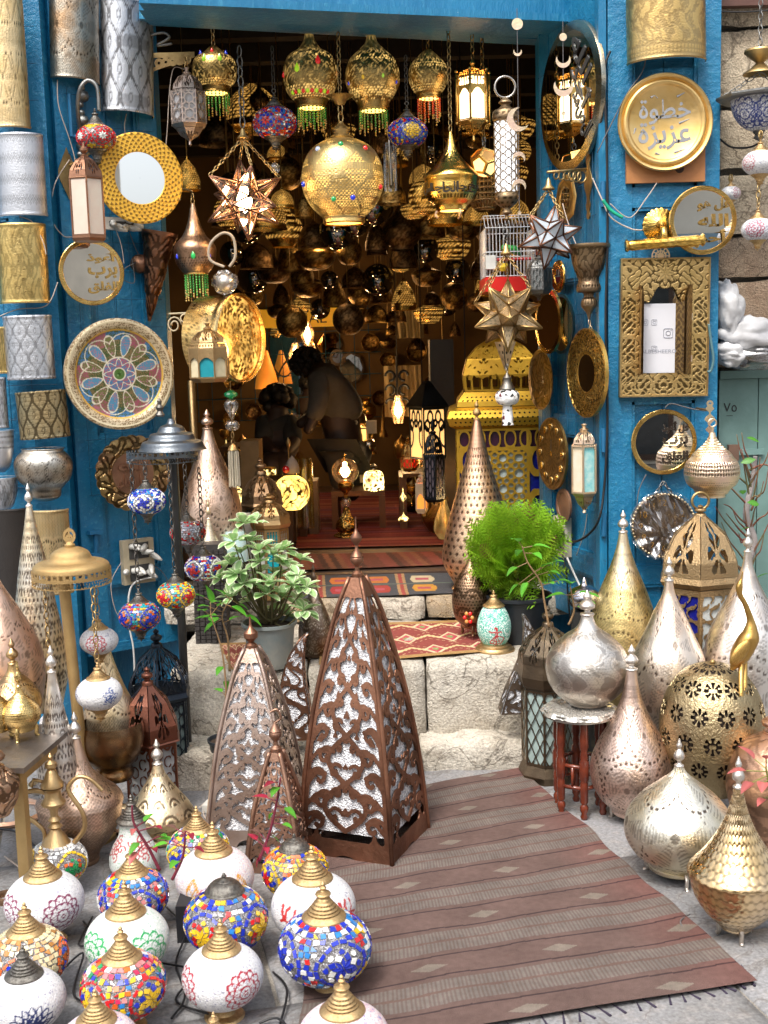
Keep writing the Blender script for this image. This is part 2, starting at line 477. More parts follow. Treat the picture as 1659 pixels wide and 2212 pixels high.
def p_arab(N=8,k=60,w=.2,tone=.7,lo=.03,top=.95,inv=False):
 def f(u,v,s):
  X=u*2*PI*N;Y=s*k
  g=np.sin(X+1.5*np.sin(Y))*np.cos(Y+1.2*np.sin(X*1.0))+.25*np.sin(2*X)*np.sin(3*Y)
  m=(np.abs(g)<w)
  if inv:m=~m
  return tone*m*(v<top)*(v>lo)
 return f
def p_holes(N=40,h=.02,w=.1,bands=((0,1),),tone=1.0):
 def f(u,v,s):
  row=np.floor(s/h);m=np.zeros_like(u,bool)
  for a,b in bands:m|=(v>a)&(v<b)
  return tone*m*(np.cos(2*PI*(u*N+.5*(row%2)))+np.cos(2*PI*(s/h-.5))>2-w*10)
 return f
def p_tri(N=34,n=6,r0=.3,r1=.95):
 def f(u,v,s):
  t=(v-r0)/(r1-r0)*n;k=np.floor(t);y=fr(t);x=np.abs(fr(u*N+.5*(k%2))-.5)
  return 1.0*(v>r0)*(v<r1)*(x<.32*(1-y)+.02)*(y>.15)*(y<.85)
 return f
def p_script(N=26,lo=.2,hi=.9,tone=.9,k=260,seed=1):
 r_=np.random.default_rng(seed);a=r_.uniform(0,6.28,6)
 def f(u,v,s):
  X=u*2*PI*N
  g=np.sin(X+2.2*np.sin(s*k+a[0])+a[1])+.8*np.sin(X*.62+1.7*np.sin(s*k*.6+X*.31+a[2])+a[3])+.4*np.sin(X*2.1+s*k*1.4+a[4])
  m=(g>.25)|((np.abs(g+.9)<.16))
  return tone*m*(v>lo)*(v<hi)
 return f
def p_sum(*fs):
 return lambda u,v,s:np.maximum.reduce([f(u,v,s)for f in fs])
def p_ogee(N=2,k=34,w=.05,tone=.8):
 def f(u,v,s):
  a=np.abs(fr(u*N+.24*np.sin(s*k))-.5);b=np.abs(fr(u*N+.5-.24*np.sin(s*k))-.5)
  c=np.abs(fr(u*N*2+.2*np.sin(s*k*2+1))-.5)
  d=np.hypot(fr(u*N*2)-.5,fr(s*k/PI)-.5)
  return tone*np.maximum.reduce([(np.abs(a-.04)<w*.35),(np.abs(b-.04)<w*.35),.6*(c<w*.4),.9*(np.abs(d-.17)<.035),.5*(np.sin(s*800)*np.sin(u*600)>.75)])
 return f
def p_bump(N=30,h=.02):
 def f(u,v,s):
  row=np.floor(s/h)
  q=np.cos(2*PI*(u*N+.5*(row%2)))+np.cos(2*PI*(s/h-.5))
  return np.clip(-q*.3+.1,0,1)
 return f
 # ------------------------------------------------------------------ motifs for cut-outs, x and t in 0..1-like cells
def m_frame(X,T,b=.1,bt=.04):return np.minimum.reduce([1-b-np.abs(X),T-bt,1-bt-T])
def f_grid(nx,ny,hole=.32,b=.1,bt=.08):
 def f(X,T):
  i=m_frame(X,T,b,bt)
  row=np.floor(T*ny);gx=fr((X+1)/2*nx+.5*(row%2))-.5;gy=fr(T*ny)-.5
  h=np.hypot(gx,gy)-hole
  return np.where(i>0,np.minimum(h*.5,1),.1)if False else np.maximum(-i,h*.5)
 return f
def f_girih(k=7.0,w=.2,asp=2.0,b=.08,bt=.03):
 def f(X,T):
  x=X*k/2;y=T*k*asp/2
  g=[np.abs(np.sin(PI*(x*math.cos(a)+y*math.sin(a))+.5*PI))for a in(0,PI/3,2*PI/3)]
  h=w-np.minimum.reduce(g)
  return np.maximum(h,-m_frame(X,T,b,bt)*2)
 return f
def f_star8(n=2,m=4,w=.055,b=.08,bt=.03):
 def f(X,T):
  gx=fr((X+1)/2*n)-.5;gy=fr(T*m)-.5
  a=np.abs(gx);c=np.abs(gy)
  d1=np.abs(np.maximum(a,c)-.27);d2=np.abs((a+c)/1.414-.27)
  d=np.minimum(np.where((a+c)/1.414>.24,d1,1),np.where(np.maximum(a,c)>.24,d2,1))
  d=np.minimum(d,np.where(np.maximum(a,c)>.27,np.minimum(a,c),1));d=np.minimum(d,np.where((a+c)>.55,np.abs(a-c)/1.414,1))
  return np.maximum((w-d)*2,-m_frame(X,T,b,bt)*2)
 return f
def f_rosette(cx=0.0,ct=.45,Rr=.6,n=8,asp=1.0,b=.1,bt=.05,extra=None):
 def f(X,T):
  x=X-cx;y=(T-ct)*asp;d=np.hypot(x,y)/Rr;a=np.arctan2(y,x)
  hole=(d<1)&(d>.18)&(np.cos(a*n)>-.35+.25*d)
  h=np.where(hole,-.15,.1)
  h=np.where((np.abs(d-.62)<.06),.1,h)
  if extra is not None:h=np.minimum(h,extra(X,T))
  return np.maximum(h,-m_frame(X,T,b,bt))
 return f
def spiral(cx,cy,r0,turns,a0,sg=1,n=18,sx=1.0,sy=1.0,end=.12):
 return[(cx+sx*r0*(1-(1-end)*i/n)*math.cos(a0+sg*turns*2*PI*i/n),cy+sy*r0*(1-(1-end)*i/n)*math.sin(a0+sg*turns*2*PI*i/n))for i in range(n+1)]
def arabesque(asp,w=.055,dens=1.0,lf=1.0):
 H=asp
 strokes=[]
 n=60
 ch=[(.62*abs(math.sin(PI*(1.5*i/n)))*(1-.35*i/n),H*(.04+.9*i/n))for i in range(n+1)]
 ch2=[(.5*math.sin(PI*5*i/n)*(1-.3*i/n),H*(.05+.93*i/n))for i in range(n+1)]
 ch3=[(-.5*math.sin(PI*5*i/n)*(1-.3*i/n),H*(.05+.93*i/n))for i in range(n+1)]
 strokes+=[(ch2,w*1.1),(ch3,w*1.1)]
 for i,(yy,r,tr,a0,sg)in enumerate([(.07+.088*j,(.30,.25)[j%2]-.012*j,1.15,(-.5,2.5)[j%2],(1,-1)[j%2])for j in range(10)]):
  strokes.append((spiral(.66-.12*(i%2),H*yy,r,tr*.8,a0,sg),w*.95))
  strokes.append((spiral(.26-.06*(i%2),H*(yy+.035),r*.62,1.0,(2.6,-.6)[i%2],-sg),w*.8))
  strokes.append(([(.95,H*(yy-.03)),(.72,H*yy+.12),(.5,H*(yy+.02))],w*.9))
 leaves=[(.7,H*.16,.13),(.3,H*.27,.1),(.72,H*.4,.12),(.0,H*.5,.13),(.62,H*.62,.1),(0,H*.12,.14),(.0,H*.9,.12),(.66,H*.02,.16),(.0,H*.3,.09),(.0,H*.72,.1),(.34,H*.1,.1),(.3,H*.42,.1),(.3,H*.58,.09),(.32,H*.75,.09),(0,H*.4,.09),(0,H*.62,.09),(0,H*.21,.1),(.66,H*.82,.1),(0,H*.81,.08)]
 def f(X,T):
  x=np.abs(X);y=T*H
  m=np.full(X.shape,-1.0)
  for p,ww in strokes:
   m=np.maximum(m,ww-seg_dist(x,y,p))
  for lx,ly,lr in leaves:
   dx,dy=x-lx,y-ly
   m=np.maximum(m,lf*lr*(1+.35*np.cos(3*np.arctan2(dy,dx)+1.57))-np.hypot(dx,dy)*1.15)
  fx=(.115-(1-x));m=np.maximum(m,fx)
  m=np.maximum(m,.012*H-np.minimum(y,H-y))
  return m
 return f
def m_mandala(x,y,n=12,seed=0):
 d=np.hypot(x,y);a=np.arctan2(y,x);o=np.zeros_like(x)
 q=np.abs(((a*n/(2*PI))%1)-.5)*2
 for r0 in(.3,.62):o=np.maximum(o,np.abs(d-r0)<.035)
 o=np.maximum(o,np.abs(d-(.45+.14*np.cos(a*n)))<.04)
 o=np.maximum(o,np.abs(d-(.84+.14*np.abs(np.cos(a*n/2))))<.05)
 o=np.maximum(o,(np.abs(d-(.72+.12*np.cos(a*n+PI)))<.04))
 o=np.maximum(o,(d<.16)*(np.cos(a*6)>0)*1.0)
 return o*(d<1.08)
def m_lotus(x,y,n=9,seed=0):
 o=np.zeros_like(x);y=y+.35
 for k,L_ in((9,1.15),(7,.8),(5,.45)):
  for i in range(k):
   a=PI*(i+.5)/k;ux,uy=math.cos(a),math.sin(a)
   t=(x*ux+y*uy)/L_;s_=np.abs(-x*uy+y*ux)
   wd=.2*L_*np.clip(np.sin(np.clip(t,0,1)*PI)**.7,0,1)
   o=np.maximum(o,(t>0)*(t<1.02)*(np.abs(s_-wd)<.035))
 return o
def m_drop(x,y,n=3,seed=0):
 yy=(y+.9)/1.9;w_=.55*np.sin(np.clip(yy,0,1)*PI)**.8*(1.15-.5*yy)
 ins=(yy>0)&(yy<1)&(np.abs(x)<w_)
 o=ins&((np.abs(np.abs(x)-w_)<.09)|(np.abs(np.sin(x*7+y*4))<.28)|(np.abs(np.sin(x*7-y*4))<.28))
 return o*1.0
def m_bird(x,y,n=0,seed=0):
 o=np.zeros_like(x)
 for p,ww in(([(-.6,.1),(-.3,.25),(0,.1),(.3,.2),(.7,.05)],.07),([(0,.1),(-.1,-.3),(-.35,-.8)],.1),([(0,.1),(.05,-.35),(0,-.9)],.07),([(.05,.0),(.25,-.4),(.35,-.75)],.07),([(-.3,.25),(-.5,.6),(-.55,.95)],.1),([(-.2,.3),(-.25,.7),(-.05,.95)],.08),([(0,.15),(.3,.5),(.35,.9)],.06),(spiral(.1,-.1,.3,.8,0),.04),(spiral(-.2,-.5,.25,.8,1),.04)):
  o=np.maximum(o,seg_dist(x,y,p)<ww)
 return o*1.0
def m_swirl(x,y,n=5,seed=0):
 o=np.zeros_like(x)
 for i in range(5):
  a=2*PI*i/5
  for p in(spiral(.55*math.cos(a),.62*math.sin(a),.33,1.2,a),spiral(.2*math.cos(a+.6),.25*math.sin(a+.6),.26,.9,a+1,-1)):
   o=np.maximum(o,seg_dist(x,y,p)<.045)
 return o*1.0
 # ------------------------------------------------------------------ oriental lamp pieces
_ck={}
def cap_mesh(mat,dome=False,nu=44):
 k=(mat.name,dome)
 if k not in _ck:
  if dome:pr=[(1.0,-.02),(1.04,.03),(1.0,.12),(.93,.17),(.92,.2),(.86,.32),(.78,.42),(.76,.44),(.62,.56),(.4,.64),(.38,.67),(.2,.73),(.1,.78),(.07,.82),(.13,.86),(.13,.92),(.06,.96),(.09,1.0),(.05,1.06),(.001,1.08)]
  else:pr=[(1.0,-.03),(1.04,.02),(1.02,.09),(.96,.15),(.86,.23),(.77,.28),(.76,.36),(.68,.40),(.67,.48),(.58,.53),(.56,.62),(.48,.68),(.45,.77),(.37,.83),(.33,.93),(.27,.98),(.25,1.04),(.33,1.08),(.37,1.15),(.33,1.22),(.2,1.27),(.12,1.3),(.09,1.36),(.15,1.41),(.17,1.46),(.1,1.52),(.06,1.55),(.1,1.59),(.1,1.64),(.04,1.72),(.001,1.76)]
  def pt(u,v,s):
   o=np.zeros_like(u)
   if not dome:
    Z=np.repeat([p[1]for p in P2],nu)
    for z0 in(.32,.44,.575,.72):o=np.maximum(o,(np.abs(Z-z0)<.028)*(np.cos(2*PI*u*22)>0))
   return o
  P2=[]
  for(r0,z0),(r1,z1)in zip(pr[:-1],pr[1:]):
   st=2 if z1-z0>.05 else 1
   P2+=[(r0+(r1-r0)*i/st,z0+(z1-z0)*i/st)for i in range(st)]
  P2.append(pr[-1])
  o=lathe('cap',P2,mat,None,n=nu,pat=pt,sharp=28)
  _ck[k]=o.data;bpy.data.objects.remove(o)
 return _ck[k]
def add_mesh(name,me,parent,loc=(0,0,0),scale=1.0,rot=None):
 o=bpy.data.objects.new(name,me);COL.objects.link(o);o.parent=parent;o.location=loc
 o.scale=(scale,)*3 if isinstance(scale,(int,float))else scale
 if rot is not None:o.rotation_euler=rot
 return o
_bc={}
def cup_mesh(mat,stand=False):
 k=(mat.name,stand)
 if k not in _bc:
  pr=([(1.05,-.95),(1.1,-.9),(1.0,-.8),(.6,-.7),(.45,-.5),(.5,-.4),(.7,-.2),(.95,-.05),(1.0,.05)]if stand else[(.001,-1.72),(.06,-1.66),(.1,-1.6),(.05,-1.55),(.06,-1.5),(.14,-1.44),(.3,-1.38),(.42,-1.3),(.36,-1.24),(.3,-1.2),(.36,-1.0),(.46,-.95),(.44,-.9),(.5,-.6),(.62,-.5),(.66,-.42),(.7,-.36),(.85,-.22),(.96,-.16),(1.0,-.06),(1.05,-.02),(1.0,.05)])
  o=lathe('cup',pr,mat,None,n=32,sharp=30);_bc[k]=o.data;bpy.data.objects.remove(o)
 return _bc[k]
GROUT=lambda:speckmat('silver_grout_beads',(.09,.085,.085),[(.45,(.2,.19,.19)),(.75,(.34,.33,.34)),(.93,(.55,.55,.6))],scale=420,rough=.45)
TILE=lambda:colmat('mosaic_glass',rough=.14,bump=.08,bs=40,coat=.6,var=.16,vs_=60)
def mosaic(parent,a,b,base,petals,border,seed,nmed=4,az0=0.0,inner=(.9,.9,.9),lat=(-.98,1.08),rows=None,med=True,npet=8,medr=.62,density=1.0):
 """pieces of coloured glass set proud of the globe"""
 rn=random.Random(seed);V=[];Fs=[];C=[]
 def P(th,ph,h=0.0):
  n=Vector((math.cos(ph)*math.cos(th),math.cos(ph)*math.sin(th),math.sin(ph)*a/b)).normalized()
  return Vector((a*math.cos(ph)*math.cos(th),a*math.cos(ph)*math.sin(th),b*math.sin(ph)))+n*h
 meds=[(az0+2*PI*i/nmed,-.02)for i in range(nmed)]if med else[]
 def tile(pts,col,h=.0026):
  if min((pts[i]-pts[i-1]).length for i in range(len(pts)))<1e-4:return
  k=len(V);cen=sum(pts,Vector())/len(pts);nrm=Vector((cen.x/a**2,cen.y/a**2,cen.z/b**2)).normalized()
  n=len(pts)
  V.extend([p+nrm*h for p in pts]);V.extend([p-nrm*.001 for p in pts])
  Fs.append(tuple(range(k,k+n)))
  for i in range(n):Fs.append((k+i,k+n+i,k+n+(i+1)%n,k+(i+1)%n))
  q=rn.uniform(.82,1.12);C.extend([tuple(min(1,c*q)for c in col)]*(2*n))
 def loc(m,x,y):
  return m[0]+x/a,m[1]+y/((a+b)/2)
 def near(th,ph):
  best=9
  for m in meds:
   dt=(th-m[0]+PI)%(2*PI)-PI
   best=min(best,math.hypot(dt*a*math.cos(ph),(ph-m[1])*(a+b)/2)/a)
  return best
 R0=medr
 for m in meds:
  def tp(x,y):
   t,p=loc(m,x*a,y*a);return P(t,p)
  for k in range(npet):
   an=2*PI*k/npet
   def pol(r,d):return tp(r*math.cos(an+d),r*math.sin(an+d))
   dd=PI/npet
   tile([pol(.015,0),pol(.15,-dd*.8),pol(.26,0),pol(.15,dd*.8)],inner)
   tile([pol(.27,0.02),pol(.185,dd*.98),pol(.29,dd*1.7),pol(.37,dd)],petals[k%len(petals)])
   if R0>.5:tile([pol(.34,-dd*.35),pol(.40,-dd*.5),pol(.46,0),pol(.40,dd*.5),pol(.34,dd*.35)],petals[(k+1)%len(petals)])
  nb=int(26*R0)
  for k in range(nb):
   an=2*PI*(k+.5)/nb;w_=PI/nb*.8;r0,r1=R0*.86,R0*1.0
   sc_=1+.06*math.cos(4*an)
   def pol(r,d):return tp(r*sc_*math.cos(an+d),r*sc_*math.sin(an+d))
   tile([pol(r0,-w_),pol(r1,-w_),pol(r1,w_),pol(r0,w_)],border)
 NR=rows or int(13*density)
 for i in range(NR):
  p0=lat[0]+(lat[1]-lat[0])*i/NR;p1=lat[0]+(lat[1]-lat[0])*(i+1)/NR;pc=(p0+p1)/2
  nc=max(6,int(2*PI*math.cos(pc)*a/(a*(lat[1]-lat[0])/NR*.92)))
  off=rn.random()
  for j in range(nc):
   t0=2*PI*(j+off)/nc;t1=t0+2*PI/nc;tc=(t0+t1)/2
   if near(tc,pc)<R0*1.07:continue
   g=.085;dt,dp=t1-t0,p1-p0
   jt=lambda:rn.uniform(-.14,.17)
   pts=[P(t0+dt*(g+jt()),p0+dp*(g+jt())),P(t1-dt*(g+jt()),p0+dp*(g+jt())),P(t1-dt*(g+jt()),p1-dp*(g+jt())),P(t0+dt*(g+jt()),p1-dp*(g+jt()))]
   if rn.random()<.12:pts.pop(rn.randrange(4))
   tile(pts,base[min(len(base)-1,int(rn.random()*len(base)))])
 o=mk('mosaic_glass',V,Fs,TILE(),parent,False,{'col':C});o['kind']='stuff'
 return o
WHT=(.82,.82,.80)
RED,BLU,LBL,YEL,ORG,GRN,TEA,PUR,PNK,AMB,CRM=(.55,.012,.015),(.012,.03,.42),(.02,.18,.5),(.75,.47,.02),(.68,.12,.015),(.01,.25,.07),(.02,.33,.36),(.12,.03,.16),(.55,.2,.2),(.45,.2,.05),(.72,.62,.38)
def bead_colors(kind):
 return{'white':speckmat('white_glass_beads',(.60,.60,.61),[(.5,(.66,.66,.68)),(.8,(.50,.50,.53)),(.93,(.36,.36,.44))]),'green':speckmat('green_white_beads',(.60,.63,.61),[(.55,(.66,.67,.66)),(.82,(.48,.56,.51)),(.94,(.30,.46,.36))]),'pink':speckmat('pink_white_beads',(.64,.52,.54),[(.4,(.66,.61,.62)),(.72,(.60,.40,.44)),(.92,(.28,.25,.45))]),'rose':speckmat('blush_beads',(.64,.56,.56),[(.4,(.67,.63,.63)),(.75,(.58,.42,.46)),(.9,(.46,.50,.62))]),'teal':speckmat('teal_crushed_glass',(.12,.42,.34),[(.3,(.55,.72,.66)),(.5,(.2,.5,.42)),(.72,(.75,.82,.78)),(.9,(.03,.28,.2))]),'silver':speckmat('silver_glitter_beads',(.45,.46,.5),[(.35,(.62,.63,.68)),(.7,(.3,.31,.36)),(.9,(.85,.86,.9))])}[kind]
def bead_globe(parent,a,b,kind,motif,mcol,az,lat0=-.05,mr=.62,nu=180,nv=90,prof=None,name='globe'):
 def colf(u,v,s):return np.tile(np.array(mcol,np.float32),(len(u),1))
 if prof is None:
  prof=[(a*math.cos(p),b*math.sin(p))for p in np.linspace(-1.12,1.12,nv)]
 zs=np.array([p[1]for p in prof]);rs=np.array([p[0]for p in prof])
 t=np.r_[0,np.cumsum(np.hypot(np.diff(rs),np.diff(zs)))]
 s0=np.interp(lat0*b,zs,t)
 def pt(u,v,s):
  o=np.zeros_like(u)
  for z in az:
   d=(u*2*PI-(z-PI/2)+PI)%(2*PI)-PI
   rr=np.interp(s,t,rs)
   o=np.maximum(o,motif(d*rr/(mr*a),(s-s0)/(mr*a)))
  return o
 return lathe(name,prof,bead_colors(kind),parent,n=nu,pat=pt,colf=colf)
def globe_lamp(x,y,r,label,spec,cap='brass',grp='mosaic globe table lamps standing on the paving',z0=0.0,bsc=.77,name='mosaic_lamp',cr=.47,rz=0.0,tilt=0.0):
 zc=.8*M(r,G(x,y,.11))+.025
 P=G(x,y,z0+zc);a=M(r,P)*.985;b=a*bsc
 t=thing(name,label,'lamp',(P.x,P.y,z0),grp)
 t.rotation_euler=(tilt,tilt*.6,rz)
 cm=CAPD()if cap.startswith('dark')else CAPB()
 z=z0+zc-z0
 add_mesh('base',cup_mesh(CAPB(),True),t,(0,0,z-b*.82),a*.46)
 if 'beads' in spec:
  bead_globe(t,a,b,spec['beads'],spec.get('motif',m_mandala),spec.get('mcol',(.3,.02,.08)),spec.get('az',(0,)),spec.get('lat0',-.05),spec.get('mr',.62)).location=(0,0,z)
 else:
  g=lathe('globe',[(a*math.cos(p),b*math.sin(p))for p in np.linspace(-1.12,1.12,20)],GROUT(),t,n=48,loc=(0,0,z))
  mosaic(g,a,b,**spec)
 add_mesh('cap',cap_mesh(cm,cap.endswith('dome')),t,(0,0,z+b*math.sqrt(1-cr*cr)*.99),a*cr)
 return t
def hang_lamp(x,y,r,Y,label,spec,top_y=None,cap='brass',grp='Turkish mosaic globe lamps hanging on chains',bsc=.74,ch=None,name='hanging_mosaic_lamp',hook=None):
 P=W(x,y,Y);a=M(r,P);b=a*bsc
 t=thing(name,label,'lamp',P,grp)
 cm=CAPD()if cap=='dark' else CAPB()
 cr=.5
 if 'beads' in spec:
  bead_globe(t,a,b,spec['beads'],spec.get('motif',m_mandala),spec.get('mcol',(.3,.02,.08)),spec.get('az',(0,)),spec.get('lat0',0),spec.get('mr',.6),nu=110,nv=54)
 else:
  g=lathe('globe',[(a*math.cos(p),b*math.sin(p))for p in np.linspace(-1.1,1.1,18)],GROUT(),t,n=40)
  mosaic(g,a,b,**spec)
 zc=b*math.sqrt(1-cr*cr)
 add_mesh('cap',cap_mesh(cm),t,(0,0,zc),(a*cr,a*cr,a*cr*.8))
 add_mesh('bottom_cup',cup_mesh(CAPD()if cap=='dark' else CAPB()),t,(0,0,-zc),(a*cr,a*cr,a*cr*.78))
 ring('ring',a*.09,a*.022,cm,t,(0,0,zc+a*cr*.8*1.76+a*.08),axis='y')
 if top_y is not None:
  zt=zat(P,top_y)-P.z
  mb=MB();chain(mb,(0,0,zc+a*cr*1.42+a*.15),((hook or 0),0,zt),.028,.0022)
  mb.build('chain',WIRE()if cap=='dark' else BRASSD(),t,True)
 return t
 # ------------------------------------------------------------------ faceted lantern rows
def prof_at(prof,t):
 P=np.array(prof,float);s=np.r_[0,np.cumsum(np.hypot(*np.diff(P,axis=0).T))];s/=s[-1]
 return float(np.interp(t,s,P[:,0])),float(np.interp(t,s,P[:,1]))
def facets(root,name,n,prof,fn,mat,nx=20,ny=20,thick=.0025,ph=0.0,back=None,backname='glass_panel',inset=.004,only=None,skip_blank=True,lab=None):
 """one pierced sheet per side, each a part sharing one mesh; prof = (apothem, z) pairs"""
 tn=math.tan(PI/n)
 tab=[prof_at(prof,q/40)for q in range(41)]
 def pa(t):
  t=min(max(t,0),1)*40;i=min(int(t),39);f=t-i
  return tab[i][0]*(1-f)+tab[i+1][0]*f,tab[i][1]*(1-f)+tab[i+1][1]*f
 def warp(x,t,d):
  r,z=pa(t);return((r+d),x*r*tn,z)
 o0=sheet(name,fn,-1,1,0,1,nx,ny,mat,root,thick,warp)
 obs=[o0]
 o0.rotation_euler=(0,0,ph)
 for k in range(1,n):
  c=copy(o0,rot=(0,0,ph+2*PI*k/n));obs.append(c)
 if back:
  m=6 if len(prof)>2 else 1
  V=[];Fs=[]
  for i in range(m+1):
   r,z=pa(i/m);r-=inset
   V+=[(r,-r*tn,z),(r,r*tn,z)]
  for i in range(m):Fs.append((2*i,2*i+1,2*i+3,2*i+2))
  mats=back if isinstance(back,(list,tuple))else[back]
  b0=[mk(backname,V,Fs,mm,root)for mm in mats]
  for k,bb in enumerate(b0):bb.rotation_euler=(0,0,ph+2*PI*k/n)
  for k in range(len(mats),n):
   copy(b0[k%len(mats)],rot=(0,0,ph+2*PI*k/n))
 return obs
def poly(root,name,n,prof,mat,ph=0.0,sharp=12,smooth=True):
 """solid faceted band; prof = (apothem, z)"""
 k=1/math.cos(PI/n)
 mb=MB();mb.lathe([(r*k,z)for r,z in prof],n,ph+PI/n)
 return mb.build(name,mat,root,False)
solid=lambda X,T:np.ones_like(X)
# ------------------------------------------------------------------ plants
def leaf_mesh(name,L_,w_,mat,cup=.15,droop=.2,edge=None,mid=(.05,.16,.03),n=6,shape='ob'):
 V=[];C=[];Fs=[]
 for i in range(n+1):
  t=i/n
  ww={'ob':math.sin(PI*min(1,t**1.25))**.75,'heart':math.sin(PI*min(1,t**.62))**.8,'lance':math.sin(PI*t)**.9}[shape]*w_/2
  ww=max(ww,.0006)
  for s_ in(-1,-.62,0,.62,1):
   V.append((s_*ww,t*L_,cup*abs(s_)*ww-droop*L_*t*t))
   e=abs(s_)>.8 or t>.93
   C.append(edge if(edge and e)else tuple(c*(1.25 if s_==0 else 1)for c in mid))
  if i:
   k=(i-1)*5
   for j in range(4):Fs.append((k+j,k+j+1,k+j+6,k+j+5))
 return mk(name,V,Fs,mat,None,True,{'col':C})
def leafmat(key='leaf_blade',rough=.45):
 if key in _mc:return _mc[key]
 m,nt,b,N,L=newmat(key);co=objco(nt)
 at=N('ShaderNodeAttribute');at.attribute_name='col'
 oi=N('ShaderNodeObjectInfo')
 v=ramp(nt,oi.outputs['Random'],[(0,.75),(1,1.25)])
 c=mixc(nt,1.0,at.outputs['Color'],v.outputs[0],'MULTIPLY')
 L(c,b.inputs['Base Color']);b.inputs['Roughness'].default_value=rough
 tr=N('ShaderNodeBsdfTranslucent');L(c,tr.inputs[0])
 mx=N('ShaderNodeMixShader');mx.inputs[0].default_value=.35
 L(b.outputs[0],mx.inputs[1]);L(tr.outputs[0],mx.inputs[2]);L(mx.outputs[0],nt.nodes['Material Output'].inputs[0])
 _mc[key]=m;return m
 # ================================================================== SETTING
def blue_paint():
 m,nt,b,N,L=newmat('blue_paint');co=objco(nt)
 mp=N('ShaderNodeMapping');mp.inputs['Scale'].default_value=(1,1,.22);L(co,mp.inputs[0])
 n1=noise(nt,5,6,.65,mp.outputs[0]);n2=noise(nt,38,5,.7,mp.outputs[0])
 c=mixc(nt,ramp(nt,n1.outputs[0],[(.32,0.0),(.7,1.0)]).outputs[0],(.004,.120,.255),(.014,.185,.35))
 c=mixc(nt,ramp(nt,n2.outputs[0],[(.55,0.0),(.72,.6)]).outputs[0],c,(.09,.35,.50))
 n3=noise(nt,16,8,.75,co)
 c=mixc(nt,ramp(nt,n3.outputs[0],[(.672,0.0),(.69,.85)]).outputs[0],c,(.40,.44,.42))
 n5=noise(nt,9,8,.8,co)
 c=mixc(nt,ramp(nt,n5.outputs[0],[(.30,.8),(.37,0.0)]).outputs[0],c,(.05,.04,.03))
 L(c,b.inputs['Base Color']);b.inputs['Roughness'].default_value=.34
 bp=N('ShaderNodeBump');bp.inputs['Strength'].default_value=.8;bp.inputs['Distance'].default_value=.007
 ad=N('ShaderNodeMath');ad.operation='ADD';L(n2.outputs[0],ad.inputs[0]);L(n1.outputs[0],ad.inputs[1])
 L(ad.outputs[0],bp.inputs['Height']);L(bp.outputs[0],b.inputs['Normal'])
 return m
BLUE=blue_paint()
def stone(key,a,b_,c=None,sc_=3.0,bump=.8,rough=.85,bd=.012,pits=.5):
 m,nt,b,N,L=newmat(key);co=objco(nt)
 oi=N('ShaderNodeObjectInfo')
 n1=noise(nt,sc_,8,.65,co,.4);n2=noise(nt,sc_*8,6,.7,co);n3=noise(nt,sc_*45,3,.6,co)
 base=mixc(nt,ramp(nt,n1.outputs[0],[(.35,0.0),(.65,1.0)]).outputs[0],a,b_)
 if c:base=mixc(nt,ramp(nt,n2.outputs[0],[(.5,0.0),(.68,pits)]).outputs[0],base,c)
 if c:
  cr_=N('ShaderNodeTexNoise');cr_.inputs['Scale'].default_value=sc_*1.6;cr_.inputs['Detail'].default_value=9;cr_.inputs['Distortion'].default_value=1.2;L(co,cr_.inputs['Vector'])
  base=mixc(nt,ramp(nt,cr_.outputs[0],[(.485,0.0),(.497,.75),(.503,.75),(.515,0.0)]).outputs[0],base,tuple(q*.45 for q in c))
 v=ramp(nt,n3.outputs[0],[(.30,.68),(.70,1.28)])
 base=mixc(nt,1.0,base,v.outputs[0],'MULTIPLY')
 v2=ramp(nt,oi.outputs['Random'],[(0,.86),(1,1.1)])
 base=mixc(nt,1.0,base,v2.outputs[0],'MULTIPLY')
 L(base,b.inputs['Base Color']);b.inputs['Roughness'].default_value=rough
 ad=N('ShaderNodeMath');ad.operation='ADD';L(n2.outputs[0],ad.inputs[0]);L(n3.outputs[0],ad.inputs[1])
 bp=N('ShaderNodeBump');bp.inputs['Strength'].default_value=bump;bp.inputs['Distance'].default_value=bd
 L(ad.outputs[0],bp.inputs['Height']);L(bp.outputs[0],b.inputs['Normal'])
 return m
GRANITE=stone('grey_granite',(.235,.235,.245),(.175,.17,.165),(.30,.27,.25),2.2,.35,.7,.003,.6)
LIME=stone('worn_limestone',(.56,.52,.45),(.40,.35,.28),(.24,.2,.15),2.6,.75,.88,.012,.6)
LIMEO=stone('ochre_stained_stone',(.48,.32,.15),(.42,.36,.28),(.3,.2,.1),5.0,.9,.8,.01)
SANDST=stone('brown_sandstone',(.34,.23,.15),(.44,.34,.24),(.22,.15,.1),4.0,1.0,.9,.015)
SANDL=stone('pale_sandstone',(.62,.52,.38),(.50,.40,.28),(.32,.24,.16),3.0,.8,.9,.012)
MORTAR=stone('grey_mortar',(.30,.27,.23),(.22,.2,.17),None,6,.6)
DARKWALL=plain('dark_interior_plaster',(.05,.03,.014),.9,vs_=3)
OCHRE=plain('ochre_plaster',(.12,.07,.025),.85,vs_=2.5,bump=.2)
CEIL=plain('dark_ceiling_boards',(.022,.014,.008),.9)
WOODD=plain('dark_wood',(.07,.032,.016),.4,vs_=10)
